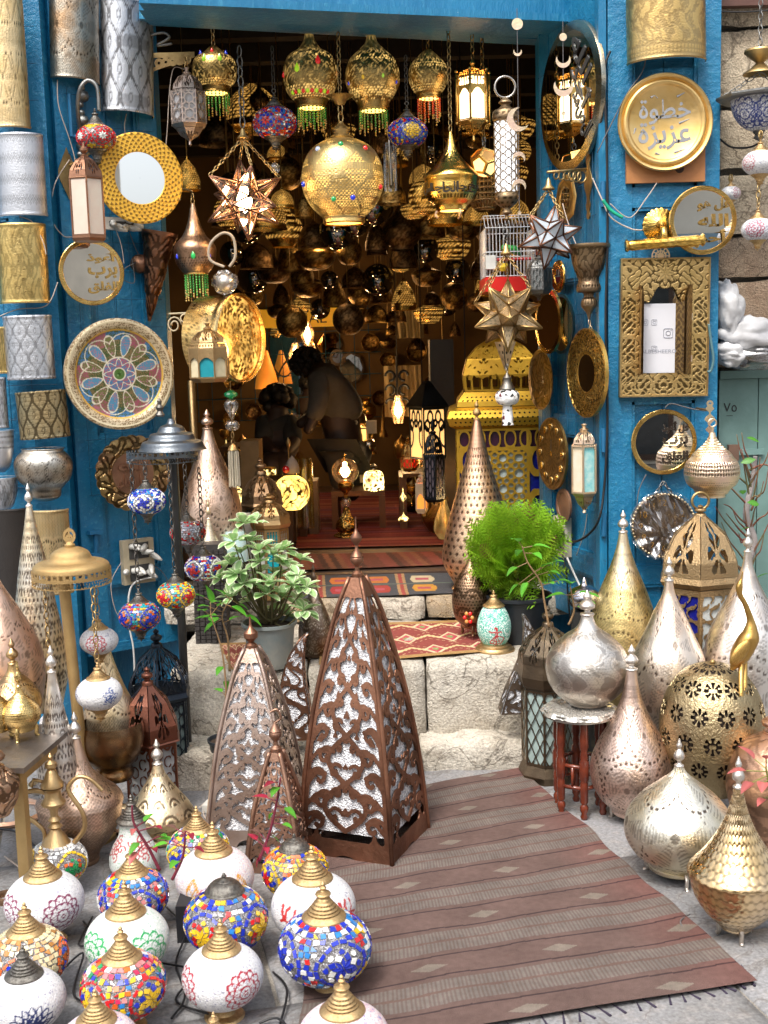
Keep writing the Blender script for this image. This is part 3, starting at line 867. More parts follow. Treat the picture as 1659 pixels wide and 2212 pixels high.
def rough_box(name,x0,x1,y0,y1,z0,z1,mat,parent,amp=.012,bev=.02,n=7,seed=0,round_=0.0):
 """stone block: a box cut into a fine grid, corners rounded and faces worn unevenly"""
 from mathutils import noise as mn
 nx=max(3,min(26,int((x1-x0)/.04)));ny=max(3,min(16,int((y1-y0)/.04)));nz=max(2,min(12,int((z1-z0)/.035)))
 bm=MB();idx={};V=[];Fs=[]
 cx,cy,cz=(x0+x1)/2,(y0+y1)/2,(z0+z1)/2;hx,hy,hz=(x1-x0)/2,(y1-y0)/2,(z1-z0)/2
 def vt(i,j,k):
  key=(i,j,k)
  if key not in idx:
   p=Vector((x0+(x1-x0)*i/nx,y0+(y1-y0)*j/ny,z0+(z1-z0)*k/nz))
   d=Vector((p.x-cx,p.y-cy,p.z-cz))
   q=Vector((max(0,abs(d.x)-(hx-bev)),max(0,abs(d.y)-(hy-bev)),max(0,abs(d.z)-(hz-bev))))
   if q.length>bev:
    q2=q.normalized()*bev
    d=Vector((math.copysign(abs(d.x)-q.x+q2.x,d.x),math.copysign(abs(d.y)-q.y+q2.y,d.y),math.copysign(abs(d.z)-q.z+q2.z,d.z)))
   p=Vector((cx,cy,cz))+d
   s_=Vector((seed*3.1,seed*1.7,0))
   nrm=Vector((d.x/hx,d.y/hy,d.z/hz));m_=max(abs(c)for c in nrm);nrm=Vector([c if abs(c)>.93*m_ else 0 for c in nrm]).normalized()
   p+=nrm*amp*(mn.fractal((p+s_)*5,.9,2,5)+.6*mn.noise((p+s_)*22))
   idx[key]=len(V);V.append(p)
  return idx[key]
 for i in range(nx):
  for j in range(ny):
   Fs.append((vt(i,j,nz),vt(i+1,j,nz),vt(i+1,j+1,nz),vt(i,j+1,nz)))
 for i in range(nx):
  for k in range(nz):
   Fs.append((vt(i,0,k),vt(i+1,0,k),vt(i+1,0,k+1),vt(i,0,k+1)))
   Fs.append((vt(i,ny,k+1),vt(i+1,ny,k+1),vt(i+1,ny,k),vt(i,ny,k)))
 for j in range(ny):
  for k in range(nz):
   Fs.append((vt(0,j,k+1),vt(0,j+1,k+1),vt(0,j+1,k),vt(0,j,k)))
   Fs.append((vt(nx,j,k),vt(nx,j+1,k),vt(nx,j+1,k+1),vt(nx,j,k+1)))
 return mk(name,V,Fs,mat,parent,True)
 # ---- ground with laid slabs
ground=mk('ground',[(-14,-14,-.012),(16,-14,-.012),(16,12,-.012),(-14,12,-.012)],[(0,1,2,3)],MORTAR)
ground['kind']='structure'
ga=math.radians(14);gu=Vector((math.cos(ga),math.sin(ga),0));gv=Vector((-math.sin(ga),math.cos(ga),0))
slab_meshes=[]
for q in range(5):
 o=rough_box('paving_slab',-.345,.345,-.245,.245,-.04,0,GRANITE,None,.0012,.006,seed=q)
 slab_meshes.append(o.data);bpy.data.objects.remove(o)
for i in range(-6,7):
 for j in range(1,14):
  c=gu*((i+.5*(j%2))*.7)+gv*(j*.5-.2)
  if c.y>5.2 or c.y<.8:continue
  o=add_mesh('paving_slab',slab_meshes[R.randrange(5)],ground,(c.x,c.y,R.uniform(-.002,.0015)),1.0,(R.uniform(-.003,.003),R.uniform(-.003,.003),ga+(PI if R.random()<.5 else 0)))
  # ---- stone steps
steps=thing('stone_steps',None,None);del_keys=None
steps['kind']='structure'
for k,(x0,x1)in enumerate([(-.80,-.30),(-.297,.135),(.139,.60)]):
 rough_box('stone_block',x0,x1,4.16+.012*k,4.89,.09,.365,LIME,steps,.011,.016,seed=k+1)
for k,(x0,x1)in enumerate([(-.86,-.35),(-.345,.10),(.106,.56)]):
 rough_box('stone_block',x0,x1,(3.93,3.97,4.06)[k],4.40,-.06,.13-.012*k,LIME,steps,.020,.016,seed=k+21)
for k,(x0,x1)in enumerate([(-.95,-.46),(-.455,-.13),(-.124,.165),(.171,.5),(.505,.8)]):
 rough_box('stone_block',x0,x1,4.885+R.uniform(-.006,.006),5.05,.365,.462,LIMEO if k%2 else LIME,steps,.010,.018,seed=k+31)
 rough_box('stone_block',x0-.01,x1-.01,5.05,5.42,.3,.460,LIME,steps,.004,.01,seed=k+41)
 # ---- shop floor and shell
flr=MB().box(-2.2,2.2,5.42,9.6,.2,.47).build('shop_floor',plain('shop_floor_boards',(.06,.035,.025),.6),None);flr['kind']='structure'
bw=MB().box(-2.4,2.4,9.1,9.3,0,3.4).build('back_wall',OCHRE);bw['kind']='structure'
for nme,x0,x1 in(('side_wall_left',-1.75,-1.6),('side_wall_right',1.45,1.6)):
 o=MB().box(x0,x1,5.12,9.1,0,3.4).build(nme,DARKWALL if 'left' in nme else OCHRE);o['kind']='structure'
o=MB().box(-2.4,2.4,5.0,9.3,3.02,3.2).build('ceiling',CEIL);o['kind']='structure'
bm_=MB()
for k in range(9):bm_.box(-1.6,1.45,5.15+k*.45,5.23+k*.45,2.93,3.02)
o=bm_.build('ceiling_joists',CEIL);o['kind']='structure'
# ---- walls of the front
XL=W(190,1100,4.68).x
LPW=Wall((-2.6,4.68),(W(128,700,4.68).x,4.68))
LLW=Wall((W(150,760,4.74).x,4.74),(W(362,760,5.0).x,5.0))
RLW=Wall((W(1170,700,5.0).x,5.0),(W(1306,700,4.44).x,4.44))
RPW=Wall((W(1314,700,4.42).x,4.42),(W(1551,700,4.42).x,4.42))
FRW=Wall((W(1551,700,4.62).x,4.62),(3.6,4.62))
def joinery(name,label,wall,z0,z1,rails,stiles,t=.05,rec=.022,x0=0,x1=None,mould=True):
 """framed and panelled timber leaf in wall coordinates: stiles, rails, tongue-and-groove boards"""
 L_=x1 if x1 is not None else wall.L
 th=wallthing(name,label,'door',wall.A,wall)if label else wallthing(name,None,None,wall.A,wall)
 for k,(a,b)in enumerate(stiles):
  MB().box(a,b,z0,z1,-t,0).build('stile',BLUE,th)
 for a,b in rails:
  for(s0,s1),(s2,s3)in zip(stiles[:-1],stiles[1:]):
   MB().box(s1,s2,a,b,-t,-.002).build('rail',BLUE,th)
 for(s0,s1),(s2,s3)in zip(stiles[:-1],stiles[1:]):
  n=max(1,round((s2-s1)/.11));wd=(s2-s1)/n
  for k in range(n):
   MB().box(s1+k*wd+.0015,s1+(k+1)*wd-.0015,z0+.01,z1-.01,-t,-rec-.001*(k%2)).build('board',BLUE,th)
  if mould:
   rs=sorted(rails)
   for(a,b),(c,d)in zip(rs[:-1],rs[1:]):
    m=MB()
    for(xx0,xx1,yy0,yy1)in((s1,s1+.012,b,c),(s2-.012,s2,b,c),(s1,s2,b,b+.014),(s1,s2,c-.012,c)):
     m.box(xx0,xx1,yy0,yy1,-rec,-.006)
    m.build('moulding',BLUE,th)
 return th
def zr(wall,x,ys):return[wall.at(x,y).z for y in ys]
rz_=zr(RPW,1430,[-60,118,403,447,545,866,1229,1262,1480,1560])
joinery('blue_pilaster','broad blue panelled timber pilaster right of the doorway, behind the round tray',RPW,.12,3.5,[(rz_[1],rz_[0]+.6),(rz_[3],rz_[2]),(rz_[5],rz_[5]+.10),(rz_[7],rz_[6]),(.12,.3)],[(0,.088),(RPW.L-.082,RPW.L)],.1)['category']='pilaster'
rz_=zr(RLW,1240,[20,90,560,600,905,940,1190,1230,1380])
joinery('door_leaf','right blue door leaf swung outward, hung with oval mirrors and brass plates',RLW,.40,W(1170,78,5.0).z,[(rz_[1],rz_[0]+.1),(rz_[3],rz_[2]),(rz_[5],rz_[4]),(rz_[7],rz_[6]),(.40,.50)],[(0,.09),(RLW.L-.10,RLW.L)],.05)
o=MB().box(RLW.A.x,RPW.A.x+.9,5.0,5.12,.1,3.4).build('blue_wall_right',BLUE);o['kind']='structure'
th=thing('door_post','narrow blue post with rusty hinges between right leaf and pilaster','post',(0,0,0))
MB().box(RPW.A.x-.034,RPW.A.x-.006,4.42,4.50,.1,3.4).build('post',BLUE,th)
for zz in(.78,1.1,2.0):MB().bar((RPW.A.x-.02,4.41,zz),(RPW.A.x-.02,4.41,zz+.09),.010,8).build('hinge',plain('painted_iron',(.01,.13,.28),.5),th)
lz_=zr(LLW,260,[10,70,660,700,940,980,1236,1262,1395,1420])
LLZ0=.28
joinery('door_leaf','left blue door leaf swung outward, hung with the yellow mirror and the enamelled plate',LLW,LLZ0,W(330,12,4.98).z,[(lz_[1],lz_[0]+.15),(lz_[5],lz_[4]),(lz_[7],lz_[6]),(LLZ0,lz_[8])],[(0,.10),(LLW.L-.085,LLW.L)],.05)
lz_=zr(LPW,60,[-40,60,400,470,1005,1045,1300])
joinery('blue_pilaster','blue timber front at the left edge, hung with a column of drum shades',LPW,0,3.5,[(lz_[1],lz_[0]+.6),(lz_[3],lz_[2]),(lz_[5],lz_[4]),(0,.25)],[(0,.1),(LPW.L-.62,LPW.L-.5),(LPW.L-.17,LPW.L)],.1)['category']='pilaster'
o=MB().box(-2.6,LLW.B.x,5.02,5.12,0,3.4).build('blue_wall_left',BLUE);o['kind']='structure'
th=thing('door_lintel','blue moulded timber lintel across the top of the shop doorway','lintel')
def beam(name,y0a,y1a,y0b,y1b,Ya,Yb,t,mat=BLUE):
 a0,a1=W(300,y0a,Ya),W(300,y1a,Ya);b0,b1=W(1310,y0b,Yb),W(1310,y1b,Yb)
 V=[a0,a1,b1,b0];V=[Vector(v)for v in V];V+=[v+Vector((0,t,0))for v in V]
 mk(name,V,[(0,1,2,3),(7,6,5,4),(0,4,5,1),(1,5,6,2),(2,6,7,3),(3,7,4,0)],mat,th)
beam('fascia',-220,-12,-220,34,4.45,4.80,.2)
beam('moulding',-12,6,34,50,4.41,4.76,.2)
beam('moulding',6.5,22,50.5,66,4.62,4.95,.2)
beam('soffit_board',22.5,40,66.5,92,4.85,5.10,.1)
nb=thing('neighbour_stone_wall',None,None);nb['kind']='structure'
MB().box(FRW.A.x-.02,3.6,4.66,4.9,0,4.2).build('backing',MORTAR,nb)
rows_=[(-200,60,SANDL),(66,232,SANDL),(238,372,SANDL),(378,505,SANDL),(510,602,SANDST),(606,700,SANDST),(704,795,SANDST)]
for k,(ya,yb,mt)in enumerate(rows_):
 za,zb=W(1600,ya,4.62).z,W(1600,yb,4.62).z
 xx=FRW.A.x-.02
 for q in range(3):
  wd=(.30,.52,.41,.24)[(k+q)%4]+.1
  rough_box('stone_block',xx,xx+wd-.004,4.60+R.uniform(0,.01),4.68,zb,za,mt,nb,.012,.014,seed=60+k*4+q)
  xx+=wd
GREEN=plain('faded_green_paint',(.16,.27,.25),.55,vs_=7,bump=.4,bs=30,col2=(.12,.21,.19))
gz=[W(1600,y,4.62).z for y in(800,818,1275)]
gd=thing('old_green_door','faded grey-green boarded door with a bolt, at the right edge behind the vine','door',(FRW.A.x,4.6,0))
x_=0.0
for k,wd in enumerate((.155,.17,.2,.2,.2)):
 MB().box(x_+.002,x_+wd-.002,0,.04,.28,gz[1]).build('board',GREEN,gd);x_+=wd
MB().box(0,x_,-.02,.04,gz[1]+.002,gz[0]).build('head_rail',GREEN,gd)
bz=W(1600,1106-130+0,4.6).z
bolt=MB().box(.06,.175,-.018,-.001,bz-.011,bz+.011).build('bolt',GREEN,gd)
MB().box(.035,.075,-.024,-.001,bz-.032,bz+.03).build('bolt_bracket',plain('rusty_iron',(.16,.09,.06),.7),gd)
text('painted_number','٧٥',.05,plain('black_marker',(.02,.02,.02),.7),gd,.0006,(.045,-.002,W(1570,880,4.6).z),(PI/2,0,0),arabic=False)
MB().box(.03,.055,-.0016,-.0004,W(1570,898,4.6).z-.001,W(1570,898,4.6).z+.001).build('painted_number_line',plain('black_marker',(.02,.02,.02),.7),gd)
o=rough_box('stone_block',FRW.A.x-.02,2.6,4.50,4.66,0,.28,SANDL,nb,.012,.02,seed=99)
sb=thing('brown_board_sign','brown painted board at the top right corner above the stone wall','board',W(1625,-10,4.55))
MB().box(-.17,.5,-.02,.02,-.04,.1).build('board',plain('red_brown_board',(.12,.05,.035),.5),sb)
FAC=stone('street_facade_stone',(.68,.61,.50),(.60,.53,.42),(.5,.43,.34),1.2,.4,.9,.02)
for nme,lab,x0,x1,yy,h,wc in(('street_building','pale stone building across the street with dark windows',-9,-.4,-5.2,4.8,4),('street_building','taller plastered building across the street beside the pale stone one',-.3,9,-5.9,5.4,4)):
 t=thing(nme,lab,'building',(0,yy,0),rz=0)
 body=MB().box(x0,x1,-2,0,0,h).build('wall',FAC if x0<-5 else plain('cream_plaster',(.78,.70,.58),.9,vs_=1.5),t)
 wd=(x1-x0)/wc
 for i in range(wc):
  for z in(0.05,):
   cx_=x0+wd*(i+.5)
   f=MB().box(cx_-.45,cx_+.45,.002,.05,z,z+(2.3 if z<1 else 1.4)).build('window_frame',WOODD,t)
   MB().box(cx_-.38,cx_+.38,.052,.06,z+.08,z+(2.2 if z<1 else 1.3)).build('pane',plain('dark_pane',(.03,.035,.04),.1),f)
for k in range(3):
 t=thing('street_awning',('striped','plain cream','patched')[k]+' awning over a shop across the street','awning',(-5+4.6*k,(-5.15,-5.15,-5.85)[k],2.45))
 MB().add([(-1.3,0,.35),(1.3,0,.35),(1.3,1.1,0),(-1.3,1.1,0),(-1.3,0,.33),(1.3,0,.33),(1.3,1.1,-.02),(-1.3,1.1,-.02)],[(0,1,2,3),(7,6,5,4),(3,2,6,7)]).build('canvas',plain('awning_cloth%d'%k,((.5,.1,.08),(.6,.55,.42),(.15,.25,.32))[k],.9),t)
 # ================================================================== LEFT FRONT: drum shades, mirrors, plates
CYC=Matrix(((0,1,0),(0,0,1),(1,0,0))).to_euler()
CORD=plain('pale_cord',(.50,.42,.36),.7)
CORDD=plain('grey_cord',(.12,.11,.11),.6)
WHITEP=plain('white_plastic',(.62,.61,.57),.4)
MIR=mirrormat()
G_DRUM='half-drum metal wall shades fixed to the blue timber'
def drum(x,y,w_,h_,wall,label,mat,pat=None,roll=0.0,taper=0.0,off=.005,sx=.75,depth=.0012,cords=1):
 P=wall.at(x,y,off);r=M(w_/2,P);h=M(h_,P)
 t=wallthing('drum_wall_shade',label,'wall light',P,wall,G_DRUM,roll)
 pr=[(r*(1-taper),-h/2),(r*(1-taper)+.002,-h/2+.006),(r*(1-taper),-h/2+.012)]
 pr+=[(r*(1-taper)+r*taper*i/50,-h/2+.012+(h-.024)*i/50)for i in range(1,50)]
 pr+=[(r,h/2-.012),(r+.002,h/2-.006),(r,h/2)]
 o=lathe('shade',pr,mat,t,n=96,pat=pat,depth=depth,arc=PI,sharp=30);o.rotation_euler=CYC;o.scale=(sx,1,1)
 inner=lathe('dark_inner_liner',[(r*(1-taper)-.002,-h/2+.001),(r-.002,h/2-.001)],metal('dull_lining',(.12,.10,.08),rough=.6),t,n=24,arc=PI);inner.rotation_euler=CYC;inner.scale=(sx,1,1)
 return t
LPD=Wall((-2.6,4.60),(0,4.60))
drum(12,110,88,330,LPD,'tallest brass drum shade cut by the left edge, chased with ovals of dots',metal('honey_brass',(.74,.58,.33),(.66,.47,.22),rough=.33),p_medal(5,.5,(.18,.46),.09,.35,1))
drum(46,381,104,172,LPD,'plain hammered aluminium drum shade, second from the top of the left column',ALU(),p_holes(60,.006,.11,((.0,1),),.5),depth=.0006)
drum(50,571,108,168,LPD,'yellow gold drum shade with arabesque chasing between two silver ones',metal('yellow_brass',(.80,.60,.24),(.66,.46,.16),rough=.25),p_arab(5,34,.32,.4))
drum(64,751,104,136,LPD,'pale silver drum shade with faint floral relief, above the old brass one',ALU(),p_ogee(5,60,.08,.6),.01,depth=.0015)
drum(93,895,108,102,LPD,'small antique brass drum shade hanging tilted over the silver bowl',metal('antique_brass',(.42,.32,.17),(.34,.30,.19),rough=.38),p_ogee(5,50,.12,.9),.05)
drum(-6,757,46,100,LPD,'gold drum shade mostly outside the picture beside the floral silver one',metal('yellow_brass',(.80,.60,.24),rough=.25),p_arab(5,40,.3,.4))
drum(-8,870,48,110,LPD,'grey silver drum shade mostly outside the picture beside the tilted brass one',ALU(),p_arab(5,50,.3,.5))
LLD=Wall((LLW.A.x,LLW.A.y-.0),(LLW.B.x,LLW.B.y))
drum(160,78,110,195,LLW,'aged copper and silver drum shade with a big flower, topmost on the left leaf',metal('aged_two_tone',(.50,.46,.38),(.44,.29,.17),rough=.3,vs_=5,thr=(.45,.6)),p_sum(p_medal(3,.55,(.2,),.11,.5,1)),-.05)
drum(273,130,122,232,LLW,'tall bright silver drum shade laced with interlocking curves beside the aged one',ALU(),p_ogee(4,30,.08,.85),-.045,.03,depth=.001)
def tie(pts,wall,label,mat=None,r=.0022,off=.03):
 return wire('cord',[wall.at(x,y,off)for x,y in pts],r,mat or CORD,None,label,'cable',group=None)
tie([(124,172),(127,230),(150,300),(163,350),(166,400)],LLW,'pale cord hanging from the aged drum shade down to the milk-glass lantern',off=.02)
tie([(273,246),(269,270),(271,292)],LLW,'cord between the tall silver drum shade and the yellow mirror',off=.02)
tie([(150,345),(118,400),(112,470),(135,508),(155,512)],LLW,'loop of white cord left of the milk-glass lantern',off=.02)
tie([(42,468),(70,480),(92,520),(100,550)],LPW,'pale cord between the hammered silver and the yellow drum shades',off=.12)
tie([(-5,685),(40,668),(100,660),(125,610)],LPW,'pinkish cord slung under the yellow drum shade',off=.1)
def bowl(x,y,w_,h_,wall,label,mat,cup=True,pat=None):
 P=wall.at(x,y,.005);r=M(w_/2,P);h=M(h_,P)
 t=wallthing('bowl_wall_shade',label,'wall light',P,wall,'pierced bowl-shaped wall shades low on the left front')
 if cup:pr=[(.012,-h*.50),(.03,-h*.48),(.06,-h*.40),(r*.55,-h*.3),(r*.88,-h*.08),(r,h*.14),(r*.96,h*.3),(r*.78,h*.43),(r*.7,h*.47),(r*.72,h*.5)]
 else:pr=[(.01,-h/2),(r*.5,-h*.4),(r*.85,-h*.05),(r*.97,h*.3),(r,h/2)]
 o=lathe('bowl',pr,mat,t,n=90,m=48,pat=pat,arc=PI,depth=.0008);o.rotation_euler=CYC;o.scale=(.85,1,1)
 ring('rim',1,.02,mat,t,(0,h*.5,0)).data.update()
 rr=t.children[-1];rr.scale=(pr[-1][0],pr[-1][0]*.85,pr[-1][0]);rr.rotation_euler=(PI/2,0,0)
 return t
bowl(96,1026,126,114,LPD,'silver pierced bowl shade with lattice dots, under the tilted brass drum',metal('tarnished_silver',(.52,.50,.45),(.42,.33,.24),rough=.3),True,p_medal(5,.5,(.17,),.05,.45,.95))
bowl(2,975,62,90,LPD,'silver bowl shade with a dotted rim at the left edge',ALU(),False,p_holes(30,.02,.12,((.6,1),),.8))
bowl(6,1068,70,74,LPD,'lowest silver bowl shade at the left edge with engraved leaves',ALU(),False,p_arab(6,50,.3,.5))
PB=Wall((-2.6,4.45),(0,4.45))
drum(112,1190,84,184,PB,'large brass drum shade standing low behind the tall cone lamp',metal('honey_brass',(.74,.58,.33)),p_medal(5,.5,(.12,),.09,.35,1))
drum(30,1240,84,290,PB,'black leather-brown drum shade standing low at the left edge',plain('black_leather',(.018,.014,.012),.45,bump=.5,bs=120))
# ---- gooseneck sconce with the red and yellow mosaic globe
t=wallthing('gooseneck_sconce','cast iron gooseneck wall sconce carrying a red and yellow mosaic globe','wall light',LLW.at(178,258,0),LLW)
P0=t.location.copy()
def lc(x,y,off,wall=LLW):return t.matrix_world.inverted()@wall.at(x,y,off)
bpy.context.view_layer.update()
mb=MB()
for k in range(9):mb.ball(lc(176+3*math.sin(k*2.1),190+18*k,.015),.014+.012*(k%3==1),8,5)
mb.build('cast_back_plate',IRON(),t,True)
MB().tube(bez([lc(176,300,.02),lc(168,240,.08),lc(172,195,.12),lc(190,174,.14),lc(210,190,.16),lc(214,240,.16)]),.008,8).build('arm',IRON(),t,True)
gl=lc(208,298,.16);ga_=M(42,LLW.at(208,298,.16))
g=lathe('globe',[(ga_*math.cos(p),ga_*.68*math.sin(p))for p in np.linspace(-1.1,1.1,18)],GROUT(),t,n=40,loc=gl);g.rotation_euler=(-PI/2,0,0)
mosaic(g,ga_,ga_*.68,[YEL,YEL,RED,AMB],[RED,RED],RED,3,5,-PI/2+.55-LLW.ang,(.85,.85,.8),medr=.6)
o=add_mesh('cap',cap_mesh(CAPD()),t,gl+Vector((0,ga_*.6,0)),ga_*.5,(-PI/2,0,0))
o=add_mesh('bottom_cup',cup_mesh(CAPD()),t,gl-Vector((0,ga_*.6,0)),ga_*.5,(-PI/2,0,0))
# ---- disc-like things
def disc(name,label,cat,x,y,w_,wall,prof,mat,pat=None,depth=0.0,n=160,m=None,roll=0.0,off=.02,tilt=0.0,group=None,part='plate',colf=None,ph=0.0):
 """prof in units of the radius: (r, out)"""
 P=wall.at(x,y,off);r=M(w_/2,P)
 t=wallthing(name,label,cat,P,wall,group,roll,tilt)
 pr=[(max(a*r,1e-4),b*r)for a,b in prof]
 lathe(part,pr,mat,t,n=n,m=m,pat=pat,depth=depth,sharp=35,colf=colf,ph=ph)
 return t,r
def fine(prof,k):
 out=[]
 for(a,b),(c,d)in zip(prof[:-1],prof[1:]):
  st=max(1,int(math.hypot(c-a,d-b)*k))
  out+=[(a+(c-a)*i/st,b+(d-b)*i/st)for i in range(st)]
 return out+[prof[-1]]
YM=metal('yellow_lacquer_metal',(.82,.48,.06),(.76,.42,.05),dark=(.12,.06,.01),rough=.42,metallic=.55,rv=.04,bump=.05)
fw=Wall((LLW.A.x,4.62),(LLW.B.x,4.80))
t,r=disc('round_mirror','round mirror in a wide yellow rim pierced with rows of triangles','mirror',302,385,192,fw,fine([(.57,.02),(.58,.035),(.97,.035),(1.0,.02),(1.0,-.03)],70),YM,lambda u,v,s:p_tri(40,6,.03,.92)(u,v,s),.0015,n=320,part='frame')
lathe('mirror_glass',[(.58*r,.018*r),(.001,.0181*r)],MIR,t,n=48)
CAL=metal('calligraphy_gold',(.78,.50,.16),rough=.2)
GRIM=metal('mirror_gold_rim',(.85,.58,.20),(.55,.33,.09),rough=.1,vs_=14,rv=.04)
def calmirror(x,y,w_,wall,label,words,cx=.3,mat=CAL,rimm=None,tx=.95,part='calligraphy'):
 t,r=disc('calligraphy_mirror',label,'mirror',x,y,w_,wall,[(.86,.03),(.88,.05),(.98,.05),(1.0,.03),(1.0,-.05)],rimm or GRIM,n=64,part='bevelled_rim')
 lathe('mirror_glass',[(.87*r,.03*r),(.001,.0301*r)],MIR,t,n=64)
 mb_=[]
 for k,wd in enumerate(words):
  text(part,wd,.1,mat,t,.0015,(r*cx,r*(.44-.9*k/max(1,len(words)-1)if len(words)>1 else 0),r*.06),None,width=r*tx*(.95 if k%2 else 1),height=r*1.12/len(words),bold=.0035)
 return t
calmirror(198,588,142,fw,'round gilt-rimmed mirror with stacked gold calligraphy, left leaf below the milk-glass lantern',['أعوذ','برب','الفلق'],.33)
t=thing('milk_glass_lantern','six-sided copper lantern with cream glass panes hanging on a flat brass bracket','lantern',W(188,440,4.52))
P=t.location
def Z(y):return zat(P,y)-P.z
r6=M(37,P)*.9
MILK=plain('cream_milk_glass',(.58,.51,.42),.25,coat=.5,vs_=9,bump=.05,col2=(.56,.43,.35))
facets(t,'dome_panel',6,[(r6*1.02,Z(385)),(r6*.95,Z(370)),(r6*.55,Z(348)),(r6*.18,Z(338))],f_rosette(0,.42,.6,6,.8),COPD(),16,16,ph=.26)
for k in range(6):
 a=.26+PI*k/3;tn_=r6*math.tan(PI/6)*.9
 pn=mk('glass_pane',[(r6*.98,-tn_,Z(508)),(r6*.98,tn_,Z(508)),(r6*.98,tn_,Z(388)),(r6*.98,-tn_,Z(388))],[(0,1,2,3)],MILK,t);pn.rotation_euler=(0,0,a)
 e=a+PI/6;cxr=r6/math.cos(PI/6)
 MB().bar((cxr*math.cos(e),cxr*math.sin(e),Z(512)),(cxr*math.cos(e),cxr*math.sin(e),Z(384)),.0035,5).build('corner_strip',COPD(),t)
poly(t,'base',6,[(r6*.9,Z(522)),(r6*1.05,Z(516)),(r6*1.05,Z(509))],COPD(),.26)
poly(t,'top_band',6,[(r6*1.02,Z(390)),(r6*1.06,Z(387)),(r6*1.02,Z(383))],COPD(),.26)
lathe('finial',[(.012,Z(342)),(.014,Z(336)),(.006,Z(332)),(.016,Z(326)),(.016,Z(321)),(.005,Z(316)),(.004,Z(308))],COPD(),t,n=14)
t2=wallthing('flat_bracket','pointed flat brass bracket plate holding the milk-glass lantern','bracket',LLW.at(146,375,.01),LLW)
sheet('back_plate',lambda X,Y:.026*(1+.5*np.cos(Y*38))*np.clip((.1-np.abs(Y))*30,-1,1)-np.abs(X),-.05,.05,-.12,.12,16,40,BRASSD(),t2,.003)
MB().tube(bez([(.01,.03,.0),(.05,.06,.06),(.09,.10,.14)]),.005,6).build('arm',BRASSD(),t2,True)
# ---- enamelled plate
def enamel(u,v,s):
 rr=1-v;a=u*2*PI;x,y=rr*np.cos(a),rr*np.sin(a)
 n_=len(u);C=np.tile(np.array((.42,.30,.13),np.float32),(n_,1))
 fz=np.sin(x*71+3*np.sin(y*43))*np.cos(y*67+3*np.sin(x*39))
 def put(m,c):C[m]=c
 put(rr>.72,(.62,.50,.32));put((rr>.74)&(fz>.1),(.22,.14,.06));put((rr>.86)&(rr<.885),(.75,.64,.42));put((rr>.71)&(rr<.74),(.66,.40,.08))
 inn=rr<.71
 put(inn&(fz>0),(.06,.10,.03));put(inn&(fz<=0),(.20,.14,.06))
 k=12;q=np.abs(((u*k)%1)-.5)*2
 put(inn&(rr>.50)&(fz>-.1)&(np.cos(a*6)>.1),(.34,.09,.13));put(inn&(rr>.56)&(fz<.1)&(np.cos(a*6)<.3),(.06,.18,.36))
 petal=(np.abs(rr-.47)/.17)**2+(q/.62)**2<1
 put(petal&(np.floor(u*k)%2==0),(.10,.27,.42));put(petal&(np.floor(u*k)%2==1),(.16,.16,.05))
 put(petal&(fz>.45),(.42,.18,.22))
 wl=(.74,.68,.52)
 e=(np.abs(rr-.47)/.17)**2+(q/.62)**2
 put(inn&(np.abs(e-1.05)<.16),wl)
 q8=((u*6+.25)%1-.5)*2*PI/6
 cx_=rr*np.cos(q8)-.42;cy_=rr*np.sin(q8)
 put(inn&(np.abs(np.hypot(cx_,cy_)-.255)<.008),wl)
 m2=rr<.27
 put(m2&(fz>0),(.38,.12,.16));put(m2&(fz<=0),(.07,.2,.36))
 star=np.abs(rr-(.20+.05*np.cos(8*a)))
 put(star<.011,wl);put(np.abs(rr-.27)<.010,wl);put(np.abs(rr-.10)<.012,wl);put(rr<.09,(.08,.17,.03))
 return C
def enamelrelief(u,v,s):return .5+.5*np.sin(u*2*PI*60)*np.sin(v*180)
EN=colmat('enamelled_brass',rough=.28,bump=.35,bs=260,metallic=.45,coat=.5,var=.1)
t,r=disc('enamelled_plate','largest round brass plate enamelled with a green, pink and blue floral wheel','plate',259,808,240,fw,fine([(1.0,-.05),(.995,.03),(.95,.045),(.86,.03),(.8,.0),(.76,-.02),(.7,-.03),(.001,-.03)],90),EN,enamelrelief,.0006,n=300,part='plate',colf=enamel,off=.06)
# ---- scalloped bronze plate with raised lettering
def scal(u,v,s):return .5+.5*np.cos(2*PI*u*24)*(v<.45)*np.sin(v*30)
fw2=Wall((LLW.A.x,4.66),(LLW.B.x,4.84))
t,r=disc('scalloped_plate','scalloped bronze plate with embossed flowers and lettering, partly behind the grey lamp shade','plate',288,1022,160,fw2,fine([(1.0,-.02),(1.0,.02),(.9,.05),(.72,.06),(.6,.0),(.58,-.03),(.001,-.03)],60),metal('embossed_bronze',(.42,.29,.12),(.30,.17,.09),rough=.3),lambda u,v,s:p_arab(8,60,.4,.8)(u,v,s)*(v<.42)+scal(u,v,s)*.3,.005,n=200)
pl=t.children[0]
co_=np.empty(len(pl.data.vertices)*3,np.float32);pl.data.vertices.foreach_get('co',co_);co_=co_.reshape(-1,3)
rr_=np.hypot(co_[:,0],co_[:,1]);an_=np.arctan2(co_[:,1],co_[:,0]);k_=1+.045*np.abs(np.cos(an_*12))*np.clip((rr_/r-.75)*4,0,1)
co_[:,:2]*=k_[:,None];pl.data.vertices.foreach_set('co',co_.ravel());pl.data.update()
for k,wd in enumerate(['الله','ما شاء']):text('lettering',wd,.1,COPD(),t,.004,(0,r*(.22-.42*k),-.03*r+.004),None,width=r*.8,height=r*.36,bold=.002)
lathe('centre',[(.57*r,-.02*r),(.001,-.024*r)],COPD(),t,n=40)
